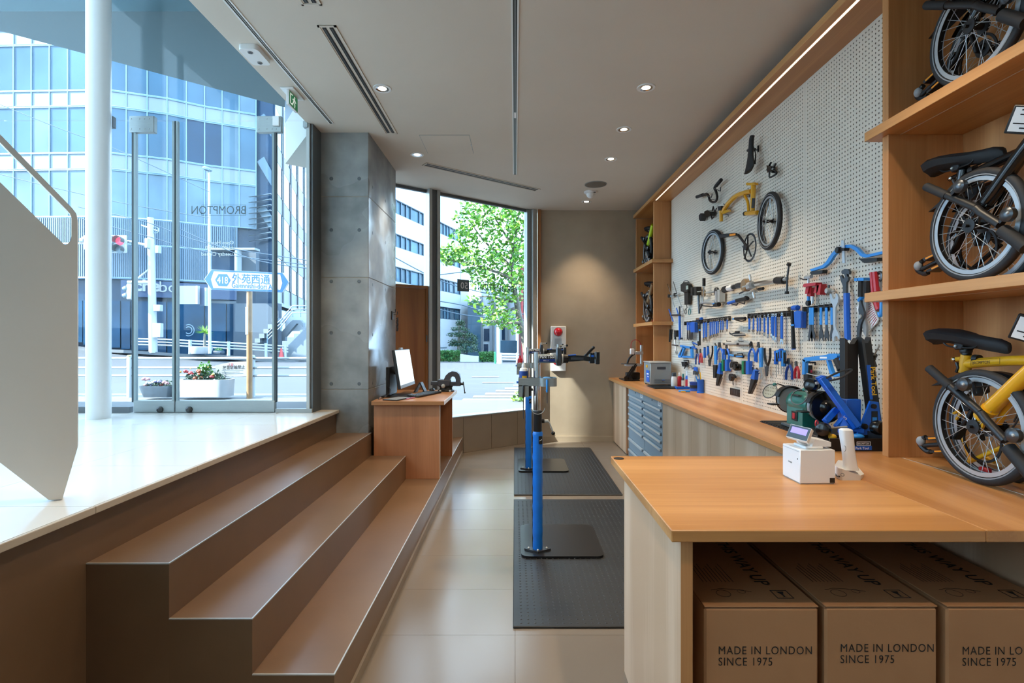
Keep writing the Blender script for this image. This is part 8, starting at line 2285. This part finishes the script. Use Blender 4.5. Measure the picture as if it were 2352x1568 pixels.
for px in (1148, 1151, 1188):
    MB().cyl(P(px, 842, 30), P(px, 810, 30), .08, n=10).build('post', 'pole_white', t)
for py in (813, 819, 825):
    MB().tube([P(1145, py, 30), P(1192, py + 1, 30)], .07, 8).build('rail', 'pole_white', t)
o = MB().cyl(P(1145, 835, 31), P(1144, 668, 31), .11, n=10).build('utility_pole', 'pole_white', None); tag(o, 'pale pole in the far window behind the white barrier', 'pole')
o = MB().cyl(P(1139.5, 815, 32), P(1139.5, 745, 32), .10, n=10).build('utility_pole', 'window_bar', None); tag(o, 'dark pole in the far window beside the pale pole', 'pole')
o = MB().cyl(P(1137.5, 836, 30), P(1137.5, 808, 30), .05, n=8).build('bollard', 'green', None); tag(o, 'slim green bollard left of the white barrier', 'bollard')

# leafy street tree
YT = 11.5
t = thing('street_tree', 'bright green leafy tree with a slanting trunk outside the far window', 'tree', (P(1212, 895, YT).x, YT, .33))
tk = [(1216, 895), (1212, 830), (1205, 780), (1194, 735), (1188, 700), (1182, 665), (1175, 635), (1173, 610), (1180, 570), (1188, 520), (1192, 480)]
MB().tube(arc([P(a_, b_, YT) for a_, b_ in tk], 3), [.10 - .08 * i / 30 for i in range(31)], 10).build('trunk', 'bark', t)
brs = [[(1176, 640), (1150, 628), (1110, 615), (1070, 602), (1035, 598)], [(1174, 612), (1140, 580), (1105, 545), (1075, 500)], [(1185, 690), (1160, 690), (1130, 682), (1095, 680)], [(1188, 705), (1170, 712), (1140, 722), (1110, 712)], [(1180, 570), (1155, 530), (1130, 490)], [(1196, 740), (1170, 742), (1140, 738), (1118, 736)], [(1174, 615), (1195, 560), (1205, 510)]]
ends_ = []
for br in brs:
    pts = arc([P(a_, b_, YT + random.uniform(-.35, .35)) for a_, b_ in br], 3)
    MB().tube(pts, [.04 - .032 * i / (len(pts) - 1) for i in range(len(pts))], 7).build('branch', 'bark', t)
clumps = [(1185, 490, 34, 36, 150), (1150, 480, 36, 26, 120), (1110, 490, 34, 28, 90), (1085, 478, 26, 18, 40), (1065, 500, 22, 20, 30), (1100, 530, 36, 30, 100), (1150, 535, 36, 36, 120), (1190, 540, 28, 40, 120), (1060, 545, 28, 20, 50), (1040, 585, 34, 22, 90), (1070, 585, 30, 24, 80), (1025, 590, 20, 20, 40), (1110, 600, 28, 28, 70), (1090, 620, 28, 20, 60), (1140, 590, 26, 30, 60), (1165, 600, 34, 34, 110), (1195, 600, 18, 50, 90), (1110, 650, 34, 20, 70), (1150, 650, 34, 28, 100), (1190, 660, 18, 36, 70), (1085, 690, 16, 12, 22), (1150, 685, 30, 18, 55), (1115, 712, 22, 12, 28), (1145, 720, 26, 14, 36), (1175, 730, 18, 20, 36), (1125, 738, 20, 10, 26), (1160, 745, 20, 12, 30), (1185, 757, 12, 10, 16)]
lv_ = []
for (px, py, rx, ry, n) in clumps:
    for _ in range(int(n * 1.9)):
        a_ = random.uniform(0, 2 * math.pi); r = random.random() ** .5
        lv_.append((px + rx * r * math.cos(a_), py + ry * r * math.sin(a_), YT + random.uniform(-.55, .55)))
random.shuffle(lv_)
leafm = []
for mm in ('leaf_light', 'leaf_green'):
    for q in range(3):
        L = (.095, .115, .135)[q]; w = L * .27
        me = bpy.data.meshes.new('leaf')
        me.from_pydata([(0, 0, 0), (L * .3, w * .9, .004), (L * .65, w * .8, .002), (L, 0, -.012), (L * .65, -w * .8, .002), (L * .3, -w * .9, .004), (L * .35, 0, -.006), (L * .7, 0, -.006)], [], [(0, 1, 6), (1, 2, 7, 6), (2, 3, 7), (0, 6, 5), (5, 6, 7, 4), (4, 7, 3)])
        me.materials.append(MATS[mm]); leafm.append(me)
iv = WORLD[t.name].inverted()
for i, (px, py, y) in enumerate(lv_[:300]):
    o = bpy.data.objects.new('leaf', leafm[i % 6]); COL.objects.link(o); o.parent = t
    o.location = iv @ P(px, py, y)
    o.rotation_euler = (random.uniform(-.9, .9), random.uniform(-.4, .9), random.uniform(0, 6.28))
for mm, sub in (('leaf_green', lv_[300::2]), ('leaf_light', lv_[301::2])):
    v = []; f = []
    for (px, py, y) in sub:
        leaf_quad(v, f, P(px, py, y), random.uniform(.08, .14))
    build_mesh(v, f, 'foliage', mm, t, smooth=False, kind='stuff', fix=False)
t = thing('kerb_shrub', 'loose pale green shrub low outside the far window', 'shrub', tuple(P(1195, 925, 9.2)))
leafy(t, P(1196, 922, 9.2), .16, .16, .22, 170, 'leaf_light', .07)
MB().tube([P(1196, 940, 9.2), P(1194, 915, 9.2)], .012, 6).build('stem', 'bark', t)
